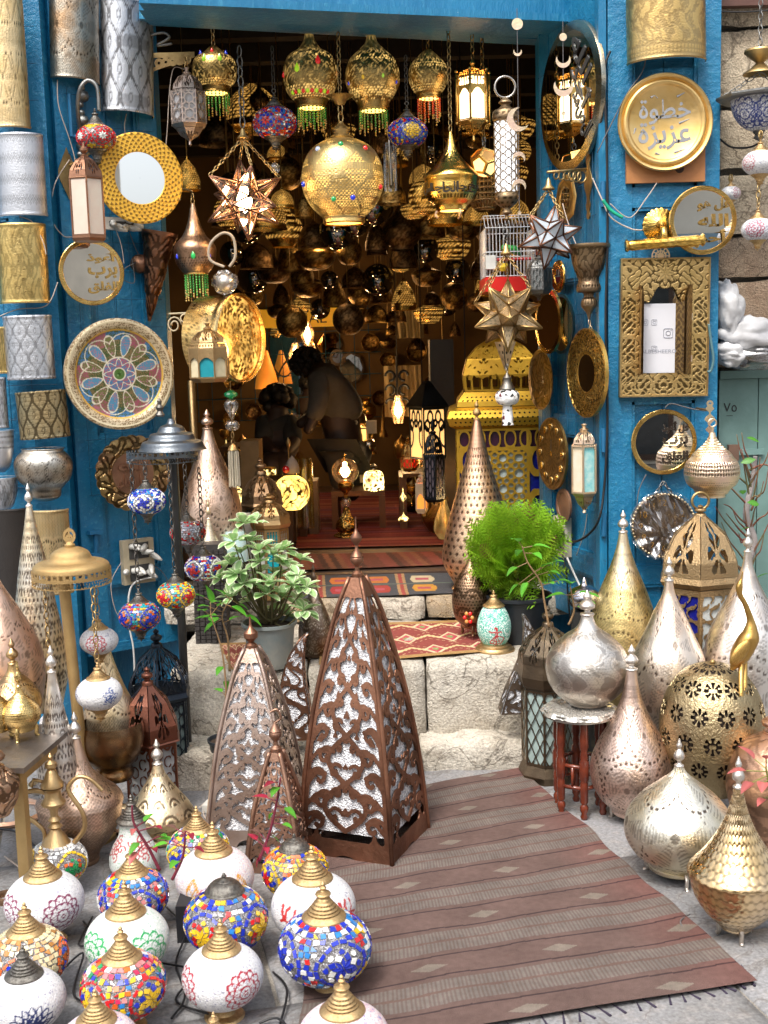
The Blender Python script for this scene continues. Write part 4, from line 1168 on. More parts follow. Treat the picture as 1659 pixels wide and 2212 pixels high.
# ---- horn sconce
t=thing('horn_sconce','long embossed copper horn pointing down beside the doorway, left leaf','wall light',LLW.at(345,500,.08))
P=t.location;bpy.context.view_layer.update()
A_=Vector((0,0,0));B_=LLW.at(322,694,.03)-P;ax=(B_-A_);L_=ax.length;r0=M(40,P)
o=lathe('horn',[(r0,0.0),(r0*1.0,.01),(r0*.86,L_*.12),(r0*.68,L_*.35),(r0*.42,L_*.68),(r0*.08,L_)],metal('embossed_copper',(.30,.15,.09),(.20,.10,.06),rough=.32),t,n=80,m=70,pat=p_arab(4,42,.4,.8),depth=.004)
o.rotation_euler=ax.to_track_quat('Z','X').to_euler()
o2=MB().lathe([(.001,-.02),(.034,-.012),(.04,0),(.034,.012),(.001,.02)],16,cap=False).build('wall_rose',COPD(),t,True,loc=LLW.at(302,570,.03)-P)
o2.rotation_euler=(PI/2,0,0)
MB().bar(LLW.at(302,570,.03)-P,ax*.35,.007,6).build('arm',COPD(),t)
# ---- power strips with plugs
def powerbox(name,label,x,y,wall,w_,h_,plugs,seed,base,socket_rows=2):
 P=wall.at(x,y,.02);t=wallthing(name,label,'power strip',P,wall)
 W_,H_=M(w_,P)/2,M(h_,P)/2;rn=random.Random(seed)
 MB().box(-W_,W_,-H_,H_,-.02,.012).build('housing',base,t)
 for k in range(socket_rows):
  cy=-H_+(k+.5)*2*H_/socket_rows
  MB().box(-W_*.62,W_*.62,cy-H_*.36,cy+H_*.36,.012,.017).build('socket',plain('dark_socket',(.05,.05,.05),.5),t)
 for k in range(plugs):
  px,py=rn.uniform(-W_*.9,W_*.9),rn.uniform(-H_*.7,H_*.8)
  d=Vector((rn.uniform(-.7,.7),rn.uniform(-.55,.1),.55)).normalized()
  a=Vector((px,py,.016))
  MB().tube([a,a+d*.02,a+d*.038,a+d*.052],[.012,.013,.009,.004],8).build('plug',WHITEP,t,True)
 return t
powerbox('power_strip','white multiway power strip crowded with plugs under the yellow mirror',262,484,LLW,98,26,7,3,WHITEP,1)
powerbox('wall_socket','dirty double wall socket with a bunch of white plugs, low on the left leaf',298,1212,LLW,72,96,11,5,plain('dirty_cream_plastic',(.45,.38,.26),.5))
for k,(pts,lb)in enumerate([([(250,495),(262,530),(268,570)],'thin cord dropping from the power strip under the yellow mirror'),([(275,490),(290,530),(300,560),(270,580),(262,600),(290,610),(285,560)],'tangle of grey cord right of the calligraphy mirror'),([(262,1215),(240,1260),(250,1320),(270,1340)],'brown cord looping left from the low double socket'),([(330,1220),(350,1235),(362,1260),(345,1290)],'grey cord curling right of the low double socket')]):
 wire('cord',[LLW.at(x,y,.035)for x,y in pts],.0018,CORD if k%2==0 else CORDD,None,lb,'cable')
wire('cord',[LLW.at(x,y,.05)for x,y in[(340,1245),(285,1265),(278,1340),(288,1400),(290,1470),(280,1560)]],.004,plain('white_cable',(.7,.7,.68),.5),None,'thick white cable running down from the low double socket','cable')
t=wallthing('door_bolt','blue painted iron bolt and latch low on the left leaf','latch',LLW.at(204,1168,.01),LLW)
MB().box(-.03,.02,.03,.045,0,.03).box(-.006,.006,-.03,.04,0,.02).bar((0,-.10,.012),(0,0,.012),.008,8).build('bolt',plain('painted_iron',(.01,.13,.28),.5),t)
MB().box(-.02,.02,-.07,-.05,0,.022).build('staple',plain('painted_iron',(.01,.13,.28),.5),t)
t=wallthing('door_bolt','upper blue iron bolt beside the gooseneck sconce','latch',LLW.at(150,262,.01),LLW)
MB().bar((0,-.06,.014),(0,.10,.014),.008,8).bar((0,-.06,.014),(.07,-.06,.014),.008,8).build('bolt',plain('painted_iron',(.01,.13,.28),.5),t)
def wiregrid(label,wall,x0,x1,z0,z1,st,off=.012,r=.0014,skip=()):
 t=wallthing('wire_grid',label,'wire mesh',wall.A,wall);mb=MB()
 x=x0
 while x<x1:mb.bar((x,z0,off),(x,z1,off),r,4);x+=st
 z=z0;
 while z<z1:mb.bar((x0-.01,z,off+.002),(x1+.01,z,off+.002),r,4);z+=st*1.5
 mb.build('wires',plain('blue_painted_wire',(.01,.09,.18),.5),t,kind='stuff')
 return t
wiregrid('blue painted wire grid stapled over the left leaf behind its plates',LLW,.05,LLW.L-.03,.95,2.55,.075)
wiregrid('blue painted wire grid on the timber left of the doorway, between drum shades',LPW,LPW.L-.30,LPW.L-.03,1.0,2.9,.09)
# ================================================================== LAMPS IN AND BEFORE THE DOORWAY
def litmetal(key,col,em=(1.0,.62,.18),es=2.2,rough=.28,dark=(.25,.14,.04)):
 if key in _mc:return _mc[key]
 m=metal(key,col,tuple(c*.7 for c in col),dark=dark,rough=rough)
 nt=m.node_tree;b=nt.nodes['Principled BSDF']
 at=nt.nodes.new('ShaderNodeAttribute');at.attribute_name='pat'
 n=noise(nt,14,3,.6,objco(nt));mu=nt.nodes.new('ShaderNodeMath');mu.operation='MULTIPLY'
 mr=nt.nodes.new('ShaderNodeMapRange');mr.inputs[1].default_value=.35;mr.inputs[2].default_value=.65;mr.inputs[3].default_value=es*.2;mr.inputs[4].default_value=es*1.5
 nt.links.new(n.outputs[0],mr.inputs[0]);nt.links.new(at.outputs['Fac'],mu.inputs[0]);nt.links.new(mr.outputs[0],mu.inputs[1])
 nt.links.new(mu.outputs[0],b.inputs['Emission Strength']);b.inputs['Emission Color'].default_value=c4(em)
 return m
BULB=emitmat('warm_bulb',(1.0,.72,.38),30.0)
BULBW=emitmat('white_bulb',(1.0,.93,.82),10.0)
def light(P,e,col=(1,.62,.28),r=.04,parent=None,name='bulb_or_fill_light'):
 d=bpy.data.lights.new(name,'POINT');d.energy=e;d.color=col;d.shadow_soft_size=r
 o=bpy.data.objects.new(name,d);COL.objects.link(o);o.location=P
 return o
BR=BRASS()
BRG=metal('shaded_gold_brass',(.78,.52,.16),(.50,.30,.09),rough=.24)
G_BEAD='brass globe lamps fringed with beads, hanging along the top of the doorway'
def hangchain(t,z0,y_top,mat=None,dx=0.0,link=.03):
 P=t.location;zt=zat(P,y_top)-P.z
 mb=MB();chain(mb,(0,0,z0),(dx,0,zt),link,.0024);return mb.build('chain',mat or BRASSD(),t,True)
def bead_pendant(x,rows,Y,label,cols,lit=True,y_top=50,bead=(0,0),gems=(),mat=None,nb=22,ch=True,Z0=None):
 P=W(x,(rows[0][0]+rows[-1][0])/2,Y)
 t=thing('beaded_globe_lamp',label,'lamp',P,G_BEAD)
 pr=pf(P,rows)
 m=mat or(litmetal('lit_pierced_brass',(.55,.38,.14),es=.6)if lit else BRASSD())
 lathe('globe',pr,m,t,n=130,m=70,pat=p_sum(p_arab(9,70,.16,.45,.12,.95),p_holes(40,.011,.1,((.10,.26),(.55,.62)))),depth=.0016)
 rb,zb=pr[0]
 lathe('glowing_mouth',[(rb*.9,zb-.002),(.001,zb-.001)],emitmat('amber_glow',(1.0,.55,.12),2.4)if lit else BRASSD(),t,n=24)
 MB().tube([(rb*math.cos(2*PI*k/20),rb*math.sin(2*PI*k/20),zb)for k in range(20)],.005,6,closed=True).build('bead_ring',BRG,t,True)
 z1=zat(P,bead[1])-P.z
 V=[];mb=MB();C=[]
 for k in range(nb):
  a=2*PI*k/nb;cx,cy=rb*math.cos(a),rb*math.sin(a);L_=(zb-z1)*(.72+.28*((k*7)%3)/2)
  mb.bar((cx,cy,zb),(cx,cy,zb-L_),.0008,4);C+=[(.5,.36,.15)]*8
  n=int(L_/.0095)
  for i in range(n):
   c=cols[(i*5+k)%len(cols)]if i<n-2 else(.6,.4,.12)
   mb.ball((cx,cy,zb-(i+.5)*L_/n),.0042,6,3,1.0);C+=[c]*24
 o=mk('bead_fringe',mb.v,mb.f,colmat('glass_beads',rough=.15,bump=0,coat=.6),t,True,{'col':C});o['kind']='stuff'
 for(gx,gy,gs,col)in gems:
  z=zat(P,gy)-P.z;r=np.interp(z,[p[1]for p in pr],[p[0]for p in pr]);a=-PI/2+gx
  gm=MB().lathe([(.001,-.010*gs),(.0075*gs,-.004*gs),(.007*gs,.004*gs),(.001,.016*gs)],8,cap=False).build('gem',colmat_plain(col),t,True,loc=(r*math.cos(a),r*math.sin(a),z))
 if ch:hangchain(t,pr[-1][1],y_top)
 return t
def colmat_plain(col):
 k='glass_gem_%d_%d_%d'%tuple(int(c*99)for c in col)
 return plain(k,col,.1,var=.05,coat=.8,emit=col,es=.35,bump=0)
GB,RB,YB=[(.03,.35,.05),(.02,.25,.04),(.10,.5,.08),(.03,.35,.05),(.3,.45,.1)],[(.7,.08,.02),(.75,.2,.05),(.7,.6,.5),(.6,.03,.02),(.7,.1,.02)],[(.6,.45,.1)]
gemring=[(-1.3+.26*k,238,.95,RED if k%2 else(.35,.6,.02))for k in range(11)]
bead_pendant(670,[(60,8),(85,12),(105,24),(122,48),(150,58),(182,57),(208,46),(218,36),(232,30)],5.05,'brass globe lamp with red and green gems, second of the beaded row',GB,bead=(232,286),gems=[(.35,145,1.5,RED),(-.45,160,1.5,(.35,.6,.02)),(-1.3,165,1.2,RED),(1.3,165,1.2,AMB)]+[(-.9+.2*k,205,1.0,RED if k%2 else(.35,.6,.02))for k in range(10)],y_top=36)
bead_pendant(804,[(68,8),(92,14),(108,28),(128,48),(150,57),(185,57),(208,46),(222,36),(238,30)],5.05,'brass globe lamp with a lattice window and round yellow gem, third of the beaded row',GB,bead=(238,290),gems=[(-.35,178,.9,(.6,.35,.02)),(.4,176,.9,(.3,.55,.05)),(-1.1,185,.7,BLU),(1.1,185,.7,BLU)],y_top=40)
bead_pendant(925,[(108,8),(122,22),(140,38),(162,43),(182,40),(198,31),(206,25),(212,24)],5.1,'smaller brass globe lamp with orange and white beads, rightmost of the beaded row',RB,bead=(212,270),y_top=60,nb=16)
bead_pendant(463,[(100,8),(112,20),(128,42),(155,48),(178,43),(190,32),(200,29)],5.2,'brass globe lamp with two green leaf gems and green beads, leftmost of the beaded row',GB,bead=(200,256),gems=[(-.35,137,1.4,(.25,.5,.03)),(.4,137,1.4,(.25,.5,.03)),(-1.0,120,1,BLU),(0,118,1,RED),(1.0,122,1,BLU)],y_top=60)
t=bead_pendant(420,[(440,4),(452,7),(480,13),(510,26),(528,42),(534,45),(550,45),(570,41),(586,30),(592,24)],4.88,'copper pear lamp with green and blue gems and green beads, left side of the doorway',GB,False,bead=(592,652),gems=[(0.05,556,1.3,(.02,.35,.08)),(.9,556,.9,BLU),(-.9,556,.9,BLU)],mat=metal('antique_copper',(.46,.30,.20),(.34,.2,.12),rough=.3),y_top=420)
t=thing('lamp_arm','short openwork bracket the copper pear lamp hangs from','bracket',W(405,418,4.95))
MB().tube(bez([(-.10,.03,.0),(-.04,0,.02),(.03,-.06,0)]),.004,6).tube(spiral3:=[(-.05+.02*math.cos(a),.01,-.015+.015*math.sin(a))for a in[k*.6 for k in range(11)]],.003,5).build('arm',BRASSD(),t,True)
t=thing('openwork_bracket','flat openwork brass arm at the top left of the doorway','bracket',W(332,118,4.96))
def fb(X,Y):
 top=.0;m=.010-np.abs(Y+.004)
 m2=.007-np.abs(Y+.045*(1-X/.15)+.012)
 for k in range(5):m2=np.maximum(m2,.006-np.abs(np.hypot(X-.02-.028*k,Y+.022+.012*(1-k/5))-.012))
 return np.maximum(np.maximum(m,m2),.012-np.hypot(X-.145,Y+.005))
o=sheet('arm',fb,-.01,.165,-.08,.02,60,34,BRASSD(),t,.004);o.rotation_euler=(PI/2,0,0)
MB().tube(bez([(-.01,-.02,.07),(.05,-.03,.075),(.07,-.03,.055),(.02,-.02,.03),(.08,-.02,.035)]),.006,6).build('scroll',IRON(),t,True)
def latticed_lantern(name,label,x,y_rows,Y,n,rpx,mat,back,fn,ph=.2,fns=None,y_top=None,group=None,nx=16,ny=26):
 """y_rows: finial top, dome top, dome bottom, body top, body bottom, cup bottom, finial bottom"""
 ft,dt,db,bt,bb,cb,fbm=y_rows
 P=W(x,(bt+bb)/2,Y);t=thing(name,label,'lantern',P,group)
 Z=lambda y:zat(P,y)-P.z
 r=M(rpx,P)*math.cos(PI/n)*1.02
 facets(t,'dome_panel',n,[(r*.86,Z(db)),(r*.8,Z(db-(db-dt)*.35)),(r*.5,Z(dt+(db-dt)*.2)),(r*.12,Z(dt))],f_rosette(0,.38,.55,7,.9),mat,12,12,ph=ph)
 facets(t,'collar_panel',n,[(r*.98,Z(bt)),(r*.9,Z(db+2))],f_grid(5,1,.3),mat,16,6,ph=ph)
 facets(t,'body_panel',n,[(r,Z(bb)),(r,Z(bt))],fn,mat,nx,ny,ph=ph,back=back)
 for k in range(n):
  a=ph+PI/n+2*PI*k/n;c=r/math.cos(PI/n)
  MB().bar((c*math.cos(a),c*math.sin(a),Z(bb)-.004),(c*math.cos(a),c*math.sin(a),Z(bt)+.004),.0032,5).build('corner_strip',mat,t)
 poly(t,'lower_band',n,[(r*.8,Z(bb)-.018),(r*1.02,Z(bb)-.004),(r*1.02,Z(bb))],mat,ph)
 facets(t,'cup_panel',n,[(r*.12,Z(cb)),(r*.5,Z(cb-(cb-bb)*.28)),(r*.74,Z(bb)-.02)],f_rosette(0,.6,.5,6,.8),mat,10,10,ph=ph)
 lathe('finial',[(.001,Z(fbm)),(.008,Z(fbm)+.006),(.005,Z(cb)-.006),(.012,Z(cb))],mat,t,n=12)
 lathe('top_knob',[(.014,Z(dt)-.004),(.018,Z(dt)+.004),(.006,Z(dt)+.012),(.012,Z(dt)+.024),(.004,Z(ft))],mat,t,n=12)
 if y_top is not None:hangchain(t,Z(ft),y_top)
 return t
PEARL=metal('pinkish_silver',(.62,.53,.47),(.46,.34,.28),rough=.34)
latticed_lantern('pearl_lantern','eight-sided pinkish silver lantern with mother-of-pearl lattice panes, top left of the doorway',407,(152,160,196,202,268,302,316),4.95,8,38,PEARL,plain('mother_of_pearl',(.52,.52,.54),.25,coat=.6),f_star8(1,2,.05),y_top=124,nx=18,ny=30)
wire('cord',[W(x,y,4.97)for x,y in[(398,150),(375,148),(366,200),(362,270),(358,318)]],.002,CORD,None,'pale cord looping down the left side of the pearl lantern','cable')
# ---- mosaic globes in the doorway
hang_lamp(594,266,47,4.9,'red and blue mosaic globe with a blue star, left of the big brass globe',dict(base=[RED,RED,BLU,LBL,PUR,WHT,ORG],petals=[BLU],border=RED,seed=1,nmed=3,az0=-PI/2-.35,inner=RED,medr=.52,density=1.25),100,'dark')
hang_lamp(880,287,43,4.9,'blue mosaic globe with a yellow star, hanging right of the big brass globe',dict(base=[BLU,BLU,RED,LBL,YEL,BLU],petals=[YEL],border=BLU,seed=2,nmed=3,az0=-PI/2+.25,inner=YEL,medr=.6,density=1.2),120,'dark')
o_=wire('crystal_drop',[W(594,345,4.9),W(594,400,4.9)],.0015,BRASSD(),None,'thin rod with a small crystal ball under the red and blue mosaic globe','pendant')
MB().ball((0,0,0),.022,12,8).build('crystal_ball',glassmat('clear_glass',(.9,.9,.9),.03,.35),o_,True,loc=W(594,363,4.9))
# ---- big brass globe
P=W(740,385,4.8);t=thing('big_brass_globe','largest brass globe lamp, pierced all over and lit, in the middle of the doorway','lamp',P)
pr=pf(P,[(298,20),(306,42),(322,66),(345,81),(375,88),(402,88),(428,80),(450,66),(462,54),(470,46),(478,44)])
def pbig(u,v,s):
 k=8;q=((u*k)%1-.5)*2
 og=np.abs(np.abs(q)-(.5+.5*np.cos(2*PI*(v-.06)/.44))*.92)
 fill=np.abs(q)<(.5+.5*np.cos(2*PI*(v-.06)/.44))*.85
 dots=(np.sin(u*2*PI*64+(np.floor(s/.0075)%2)*PI)>.0)*(np.sin(s/.0075*2*PI)>-.2)
 o=dots*((fill&(v<.5))|(~fill&(v>.08)&(v<.42)))*1.0
 o=np.maximum(o,dots*fill*(v>.56)*(v<.84))
 return np.where((v>.5)&(v<.56),.15*(np.sin(u*2*PI*90)>0),np.where(og<.06,0,o))*(v>.03)
lathe('globe',pr,litmetal('big_globe_lit_brass',(.72,.52,.22),em=(1,.58,.14),es=.9,rough=.3),t,n=300,m=150,pat=pbig,depth=.0012)
lathe('lower_collar',[(pr[0][0]*.95,pr[0][1]-.012),(pr[0][0]*1.04,pr[0][1]-.006),(pr[0][0]*1.02,pr[0][1]+.006)],BR,t,n=48)
lathe('glowing_mouth',[(pr[0][0]*.93,pr[0][1]-.006),(.001,pr[0][1]-.005)],emitmat('amber_mouth',(1.0,.50,.08),1.6),t,n=32)
lathe('neck',[(.045,pr[-1][1]-.004),(.05,pr[-1][1]),(.03,pr[-1][1]+.012),(.036,pr[-1][1]+.03),(.022,pr[-1][1]+.045),(.012,pr[-1][1]+.052),(.008,pr[-1][1]+.062)],BRASSD(),t,n=24)
for k,(gx,gy,c)in enumerate([(0.0,323,GRN),(-.75,330,(.3,.35,.5)),(.8,330,RED),(-.25,438,GRN),(.3,436,BLU),(-1.2,400,BLU),(1.2,410,RED)]):
 z=zat(P,gy)-P.z;r=np.interp(z,[p[1]for p in pr],[p[0]for p in pr]);a=-PI/2+gx
 MB().ball((0,0,0),.011,10,6).build('gem',colmat_plain(c),t,True,loc=(r*math.cos(a),r*math.sin(a),z))
zc_=pr[-1][1]+.062
mb=MB();chain(mb,(0,0,zc_),(0,0,zat(P,226)-P.z),.045,.003);mb.build('chain',BRASSD(),t,True);mb=MB();chain(mb,(0,0,zat(P,212)-P.z),(0,0,zat(P,70)-P.z),.03,.0024);mb.build('chain',BRASSD(),t,True)
zz=zat(P,220)-P.z
lathe('ceiling_cup',[(.012,zz-.014),(.02,zz-.006),(.026,zz+.006),(.056,zz+.022),(.05,zz+.024),(.01,zz+.016)],BRASSD(),t,n=24)
light(P+Vector((0,0,pr[0][1]-.06)),1.4,parent=t)
# ---- gold teardrop with lettering
P=W(975,400,4.85);t=thing('lettered_gold_lamp','bright gold teardrop lamp with a band of black Arabic lettering, right of the big globe','lamp',P)
pr=pf(P,[(285,3),(300,7),(318,12),(340,24),(362,42),(378,57),(384,60),(390,58),(415,57),(432,50),(446,36),(455,32)])
lathe('shade',pr,GOLD(),t,n=150,m=80,pat=p_sum(p_script(13,.60,.78,.7,90,4),lambda u,v,s:.9*(v>.14)*(v<.19)*(np.abs(np.sin(2*PI*u*22))>.5)),depth=.001)
Zb=lambda y:zat(P,y)-P.z
rB=M(58,P)
for k,(wd,a)in enumerate([('جا',-.62),('الحا',-.1),('رجا',.42),('بخ',.9),('الس',-1.1)]):
 tx=text('lettering',wd,.1,plain('black_letters',(.03,.02,.01),.5),t,.001,(rB*math.sin(a),-rB*math.cos(a)-.001,Zb(411)),(PI/2,0,a),width=.062,height=.042,bold=.002)
lathe('glowing_mouth',[(pr[0][0]*.8,pr[0][1]-.001),(.001,pr[0][1])],emitmat('amber_glow',(1.0,.55,.12),2.4),t,n=24)
for k in range(3):
 a=-PI/2+2*PI*k/3+.5
 MB().tube(bez([(pr[0][0]*math.cos(a),pr[0][0]*math.sin(a),pr[0][1]),(pr[0][0]*1.1*math.cos(a),pr[0][0]*1.1*math.sin(a),pr[0][1]-.015),(pr[0][0]*.95*math.cos(a),pr[0][0]*.95*math.sin(a),pr[0][1]-.026)]),.005,6).build('foot',BRASSL(),t,True)
hangchain(t,pr[-1][1],60)
# ---- lit gold tubular lantern
GLOWC=emitmat('lit_cream_glass',(1.0,.78,.46),2.6)
t=latticed_lantern('lit_gold_lantern','lit gold lantern with frosted panes and rods at its corners, top right of the doorway',1022,(128,150,158,168,262,290,306),5.0,6,32,BRG,GLOWC,lambda X,T:np.maximum(-m_frame(X,T,.12,.03),np.where(T>.78,.25-np.abs(np.sin(9*X)*np.cos(26*T)),np.where(T>.6,(X*1.0)**2-(1-(T-.5)/.22)*.9,-.1))),ph=-.25,y_top=60)
P=t.location
for k in range(6):
 a=-.25+PI/6+PI*k/3;c=M(38,P)
 MB().bar((c*math.cos(a),c*math.sin(a),zat(P,266)-P.z),(c*math.cos(a),c*math.sin(a),zat(P,158)-P.z),.005,6).ball((c*math.cos(a),c*math.sin(a),zat(P,156)-P.z),.007).ball((c*math.cos(a),c*math.sin(a),zat(P,268)-P.z),.007).build('rod',BRG,t,True)
 # ---- star lanterns
def star(name,label,x,y,rpx,Y,frame,pane,rot,inner=.47,chains=None,pendant=False,cuts=None,apex_y=None,bw=.0035):
 P=W(x,y,Y);t=thing(name,label,'lantern',P);Rr=M(rpx,P);ph=(1+5**.5)/2
 ico=[Vector(v).normalized()for a in(-1,1)for b in(-ph,ph)for v in((0,a,b),(a,b,0),(b,0,a))]
 mrot=Matrix.Rotation(rot[0],3,'X')@Matrix.Rotation(rot[1],3,'Y')@Matrix.Rotation(rot[2],3,'Z')
 tips=[mrot@(v*Rr)for v in ico]
 edges=set();fr_=MB()
 dod=[]
 for i in range(12):
  for j in range(i+1,12):
   for k in range(j+1,12):
    if(ico[i]-ico[j]).length<1.1 and(ico[j]-ico[k]).length<1.1 and(ico[i]-ico[k]).length<1.1:
     dod.append((mrot@((ico[i]+ico[j]+ico[k]).normalized()*Rr*inner),{i,j,k}))
 seen=set()
 mbc=MB()
 for i in range(12):
  ring_=[a for a,b in enumerate(dod)if i in b[1]]
  for a in ring_:
   fr_.bar(tips[i],dod[a][0],bw,4,bw*1.1)
   for b in ring_:
    if a<b and len(dod[a][1]&dod[b][1])==2:
     if(a,b)not in seen:seen.add((a,b));fr_.bar(dod[a][0],dod[b][0],bw,4)
     A,B,C=tips[i],dod[a][0],dod[b][0]
     n=(B-A).cross(C-A).normalized()
     if n.dot(A+B+C)<0:B,C=C,B;n=-n
     mk('pane',[A,B,C],[(0,1,2)],pane,t)
     if cuts:
      def q(u_,v_):return A+(B-A)*u_+(C-A)*v_+n*.0012
      for(u0,v0,s_)in((.22,.22,.05),(.42,.2,.06),(.2,.42,.06),(.62,.16,.06),(.16,.62,.06),(.4,.4,.06),(.33,.33,.03),(.5,.31,.04),(.31,.5,.04),(.75,.1,.04),(.1,.75,.04),(.6,.3,.035),(.3,.6,.035)):
       mbc.add([q(u0+s_,v0),q(u0,v0+s_*.5),q(u0-s_,v0),q(u0,v0-s_*.5)],[(0,1,2,3)])
 fr_.build('frame',frame,t,True)
 if cuts:mbc.build('cut_outs',cuts,t,kind='stuff')
 if chains:
  ax,ay=chains;A=W(ax,ay,Y)-P
  mb=MB();top=sorted(tips,key=lambda v:-v.z)[:4]
  for v in top:chain(mb,v,A,.022,.002)
  mb.build('chain',BRASSD(),t,True)
  lathe('hanger',[(.02,A.z-.004),(.024,A.z),(.012,A.z+.012),(.008,A.z+.03),(.001,A.z+.04)],BRASSD(),t,n=14).location=(A.x,A.y,0)
  if apex_y:
   m2=MB();chain(m2,(A.x,A.y,A.z+.04),(A.x,A.y,zat(P,apex_y)-P.z),.045,.003);m2.build('hanging_chain',IRON(),t,True)
 return t
CGL=glassmat('clear_star_glass',(.75,.72,.66),.05,.32)
t=star('glass_star_lantern','clear glass star lantern with copper edges lit from inside, left of the big brass globe',528,432,92,4.75,COPR(),CGL,(.25,.1,.35),.45,(525,298),apex_y=100)
lathe('bulb',[(.001,-.05),(.02,-.035),(.03,0),(.02,.03),(.012,.05)],BULB,t,n=16,m=12)
light(t.location+Vector((0,0,-.0)),2.0,r=.02)
t=star('pale_glass_star_lantern','copper-edged star lantern with milky blue panes hanging on the right leaf',1188,512,70,4.42,COPR(),plain('milky_blue_glass',(.45,.50,.55),.2,coat=.6),(.5,.3,.1),.47,(1185,408))
SP=metal('pierced_star_brass',(.66,.52,.34),(.52,.38,.22),rough=.4)
t=star('pierced_star_lantern','pierced brass star lantern with dark slots, hanging above the yellow lantern tower',1097,682,84,4.62,BRASSD(),SP,(.1,.35,.5),.46,(1093,548),cuts=plain('dark_slot',(.012,.03,.02),.5),apex_y=500,bw=.004)
t0=bpy.data.objects['pierced_star_lantern']
P=W(1093,760,4.62);t=thing('star_pendant','long narrow pierced spike hanging below the pierced brass star','pendant',P)
facets(t,'panel',5,[(.003,zat(P,800)-P.z),(.034,zat(P,738)-P.z)],f_grid(2,4,.26),SP,10,22,back=plain('dark_slot',(.012,.03,.02),.5))
# ---- white lit cylinder lantern with ring
P=W(1093,345,4.6);t=thing('lit_cylinder_lantern','tall white-lit cylinder lantern of bronze lattice with a big ring on top','lantern',P)
Z=lambda y:zat(P,y)-P.z
r=M(24,P)
o=sheet('lattice',f_girih(13,.17,1.5,0,.01),-1,1,0,1,110,70,BRNZ(),t,.003,lambda x,y,d:((r+d)*math.cos(PI*x),(r+d)*math.sin(PI*x),Z(418)+(Z(262)-Z(418))*y))
lathe('lit_glass',[(r*.97,Z(418)),(r*.97,Z(262))],emitmat('lit_white_glass',(.95,.97,1.0),.45),t,n=32)
lathe('crown',[(r*1.02,Z(264)),(r*1.15,Z(260)),(r*1.2,Z(252)),(r*.95,Z(238)),(r*.6,Z(234)),(r*.35,Z(226)),(r*.6,Z(222)),(r*.3,Z(214)),(r*.1,Z(210))],BRNZ(),t,n=40,m=30,pat=p_holes(12,.02,.14,((.1,.4),)))
lathe('foot',[(.001,Z(478)),(.01,Z(474)),(.006,Z(466)),(r*.5,Z(460)),(r*.35,Z(452)),(r*.9,Z(440)),(r*1.15,Z(428)),(r*1.02,Z(416))],BRNZ(),t,n=40,m=30,pat=p_holes(12,.02,.14,((.5,.95),)))
ring('ring',M(22,P),.0045,plain('steel',(.55,.5,.45),.25,1.0),t,(0,0,Z(188)),axis='y',n=28)
# ---- moon-phase chains
def moons(x,Y,items,label):
 P=W(x,200,Y);t=thing('moon_phase_chain',label,'ornament',P)
 for(y,s_,ph,tl)in items:
  z=zat(P,y)-P.z;r=M(s_,P)
  fn=(lambda X,Yy:r-np.hypot(X,Yy))if ph=='full' else(lambda X,Yy:np.minimum(r-np.hypot(X,Yy),np.hypot(X,Yy-r*.42)-r*.82))
  o=sheet('moon',fn,-r*1.1,r*1.1,-r*1.1,r*1.1,24,24,BRASSL(),t,.002,back=True);o.location=(0,0,z);o.rotation_euler=(PI/2,tl,0)
 y0,y1=items[0][0],items[-1][0]
 mb=MB();mb.bar((0,.002,zat(P,y0-34)-P.z),(0,.002,zat(P,y1+12)-P.z),.0014,5);mb.build('thread',CORDD,t)
 return t
moons(1119,4.45,[(52,12,'full',0),(112,9,'c',0),(258,25,'c',1.1),(342,14,'c',PI),(402,15,'c',PI),(460,4,'full',0)],'string of brass moons with one big crescent, hanging before the lit cylinder lantern')
moons(1217,4.40,[(80,8,'full',0),(130,16,'c',0),(187,21,'c',0),(245,4,'full',0)],'string of brass crescents hanging before the oval mirror')
# ---- dodecahedron-like brass lantern, basket and glass tube
t=thing('pentagon_lantern','lit brass lantern of pentagonal faces behind the white cylinder lantern','lantern',W(1046,352,4.95));P=t.location;Rr=M(34,P)
ph_=(1+5**.5)/2
ico=[Vector(v).normalized()for a in(-1,1)for b in(-ph_,ph_)for v in((0,a,b),(a,b,0),(b,0,a))]
mr_=Matrix.Rotation(.5,3,'X')@Matrix.Rotation(.3,3,'Y')
for v in ico:
 tr_=[(ico[i]+ico[j]+v).normalized()for i in range(12)for j in range(i+1,12)if 0<(ico[i]-v).length<1.1 and 0<(ico[j]-v).length<1.1 and 0<(ico[i]-ico[j]).length<1.1]
 a_=v.orthogonal().normalized();b_=v.cross(a_)
 tr_.sort(key=lambda q:math.atan2(q.dot(b_),q.dot(a_)))
 c_=sum(tr_,Vector())/5
 V=[mr_@(q*Rr)for q in tr_]+[mr_@((c_+(q-c_)*.75)*Rr*1.0)for q in tr_]
 mk('pane_frame',V,[(k,(k+1)%5,5+(k+1)%5,5+k)for k in range(5)],BRG,t)
 mk('pane',[p*.97 for p in V[5:]],[(0,1,2,3,4)],litmetal('honeycomb_pane',(.7,.4,.15),es=.0)if v.z>.2 else emitmat('warm_pane',(1,.6,.2),1.2),t)
hangchain(t,Rr,300,IRON())
P=W(1046,412,5.05);t=thing('basket_lamp','dull brass basket-weave lamp beside the lettered gold teardrop','lamp',P)
mb=MB();r=M(37,P);Z=lambda y:zat(P,y)-P.z
for k in range(26):
 a=2*PI*k/26;mb.tube([(r*f*math.cos(a),r*f*math.sin(a),Z(y))for f,y in((.7,368),(.95,385),(1,405),(.93,430),(.6,450))],.0035,4)
for f,y in((.7,370),(.95,385),(1,397),(1,409),(.97,421),(.88,434),(.6,450)):
 mb.tube([(r*f*math.cos(2*PI*k/30),r*f*math.sin(2*PI*k/30),Z(y))for k in range(30)],.004,4,closed=True)
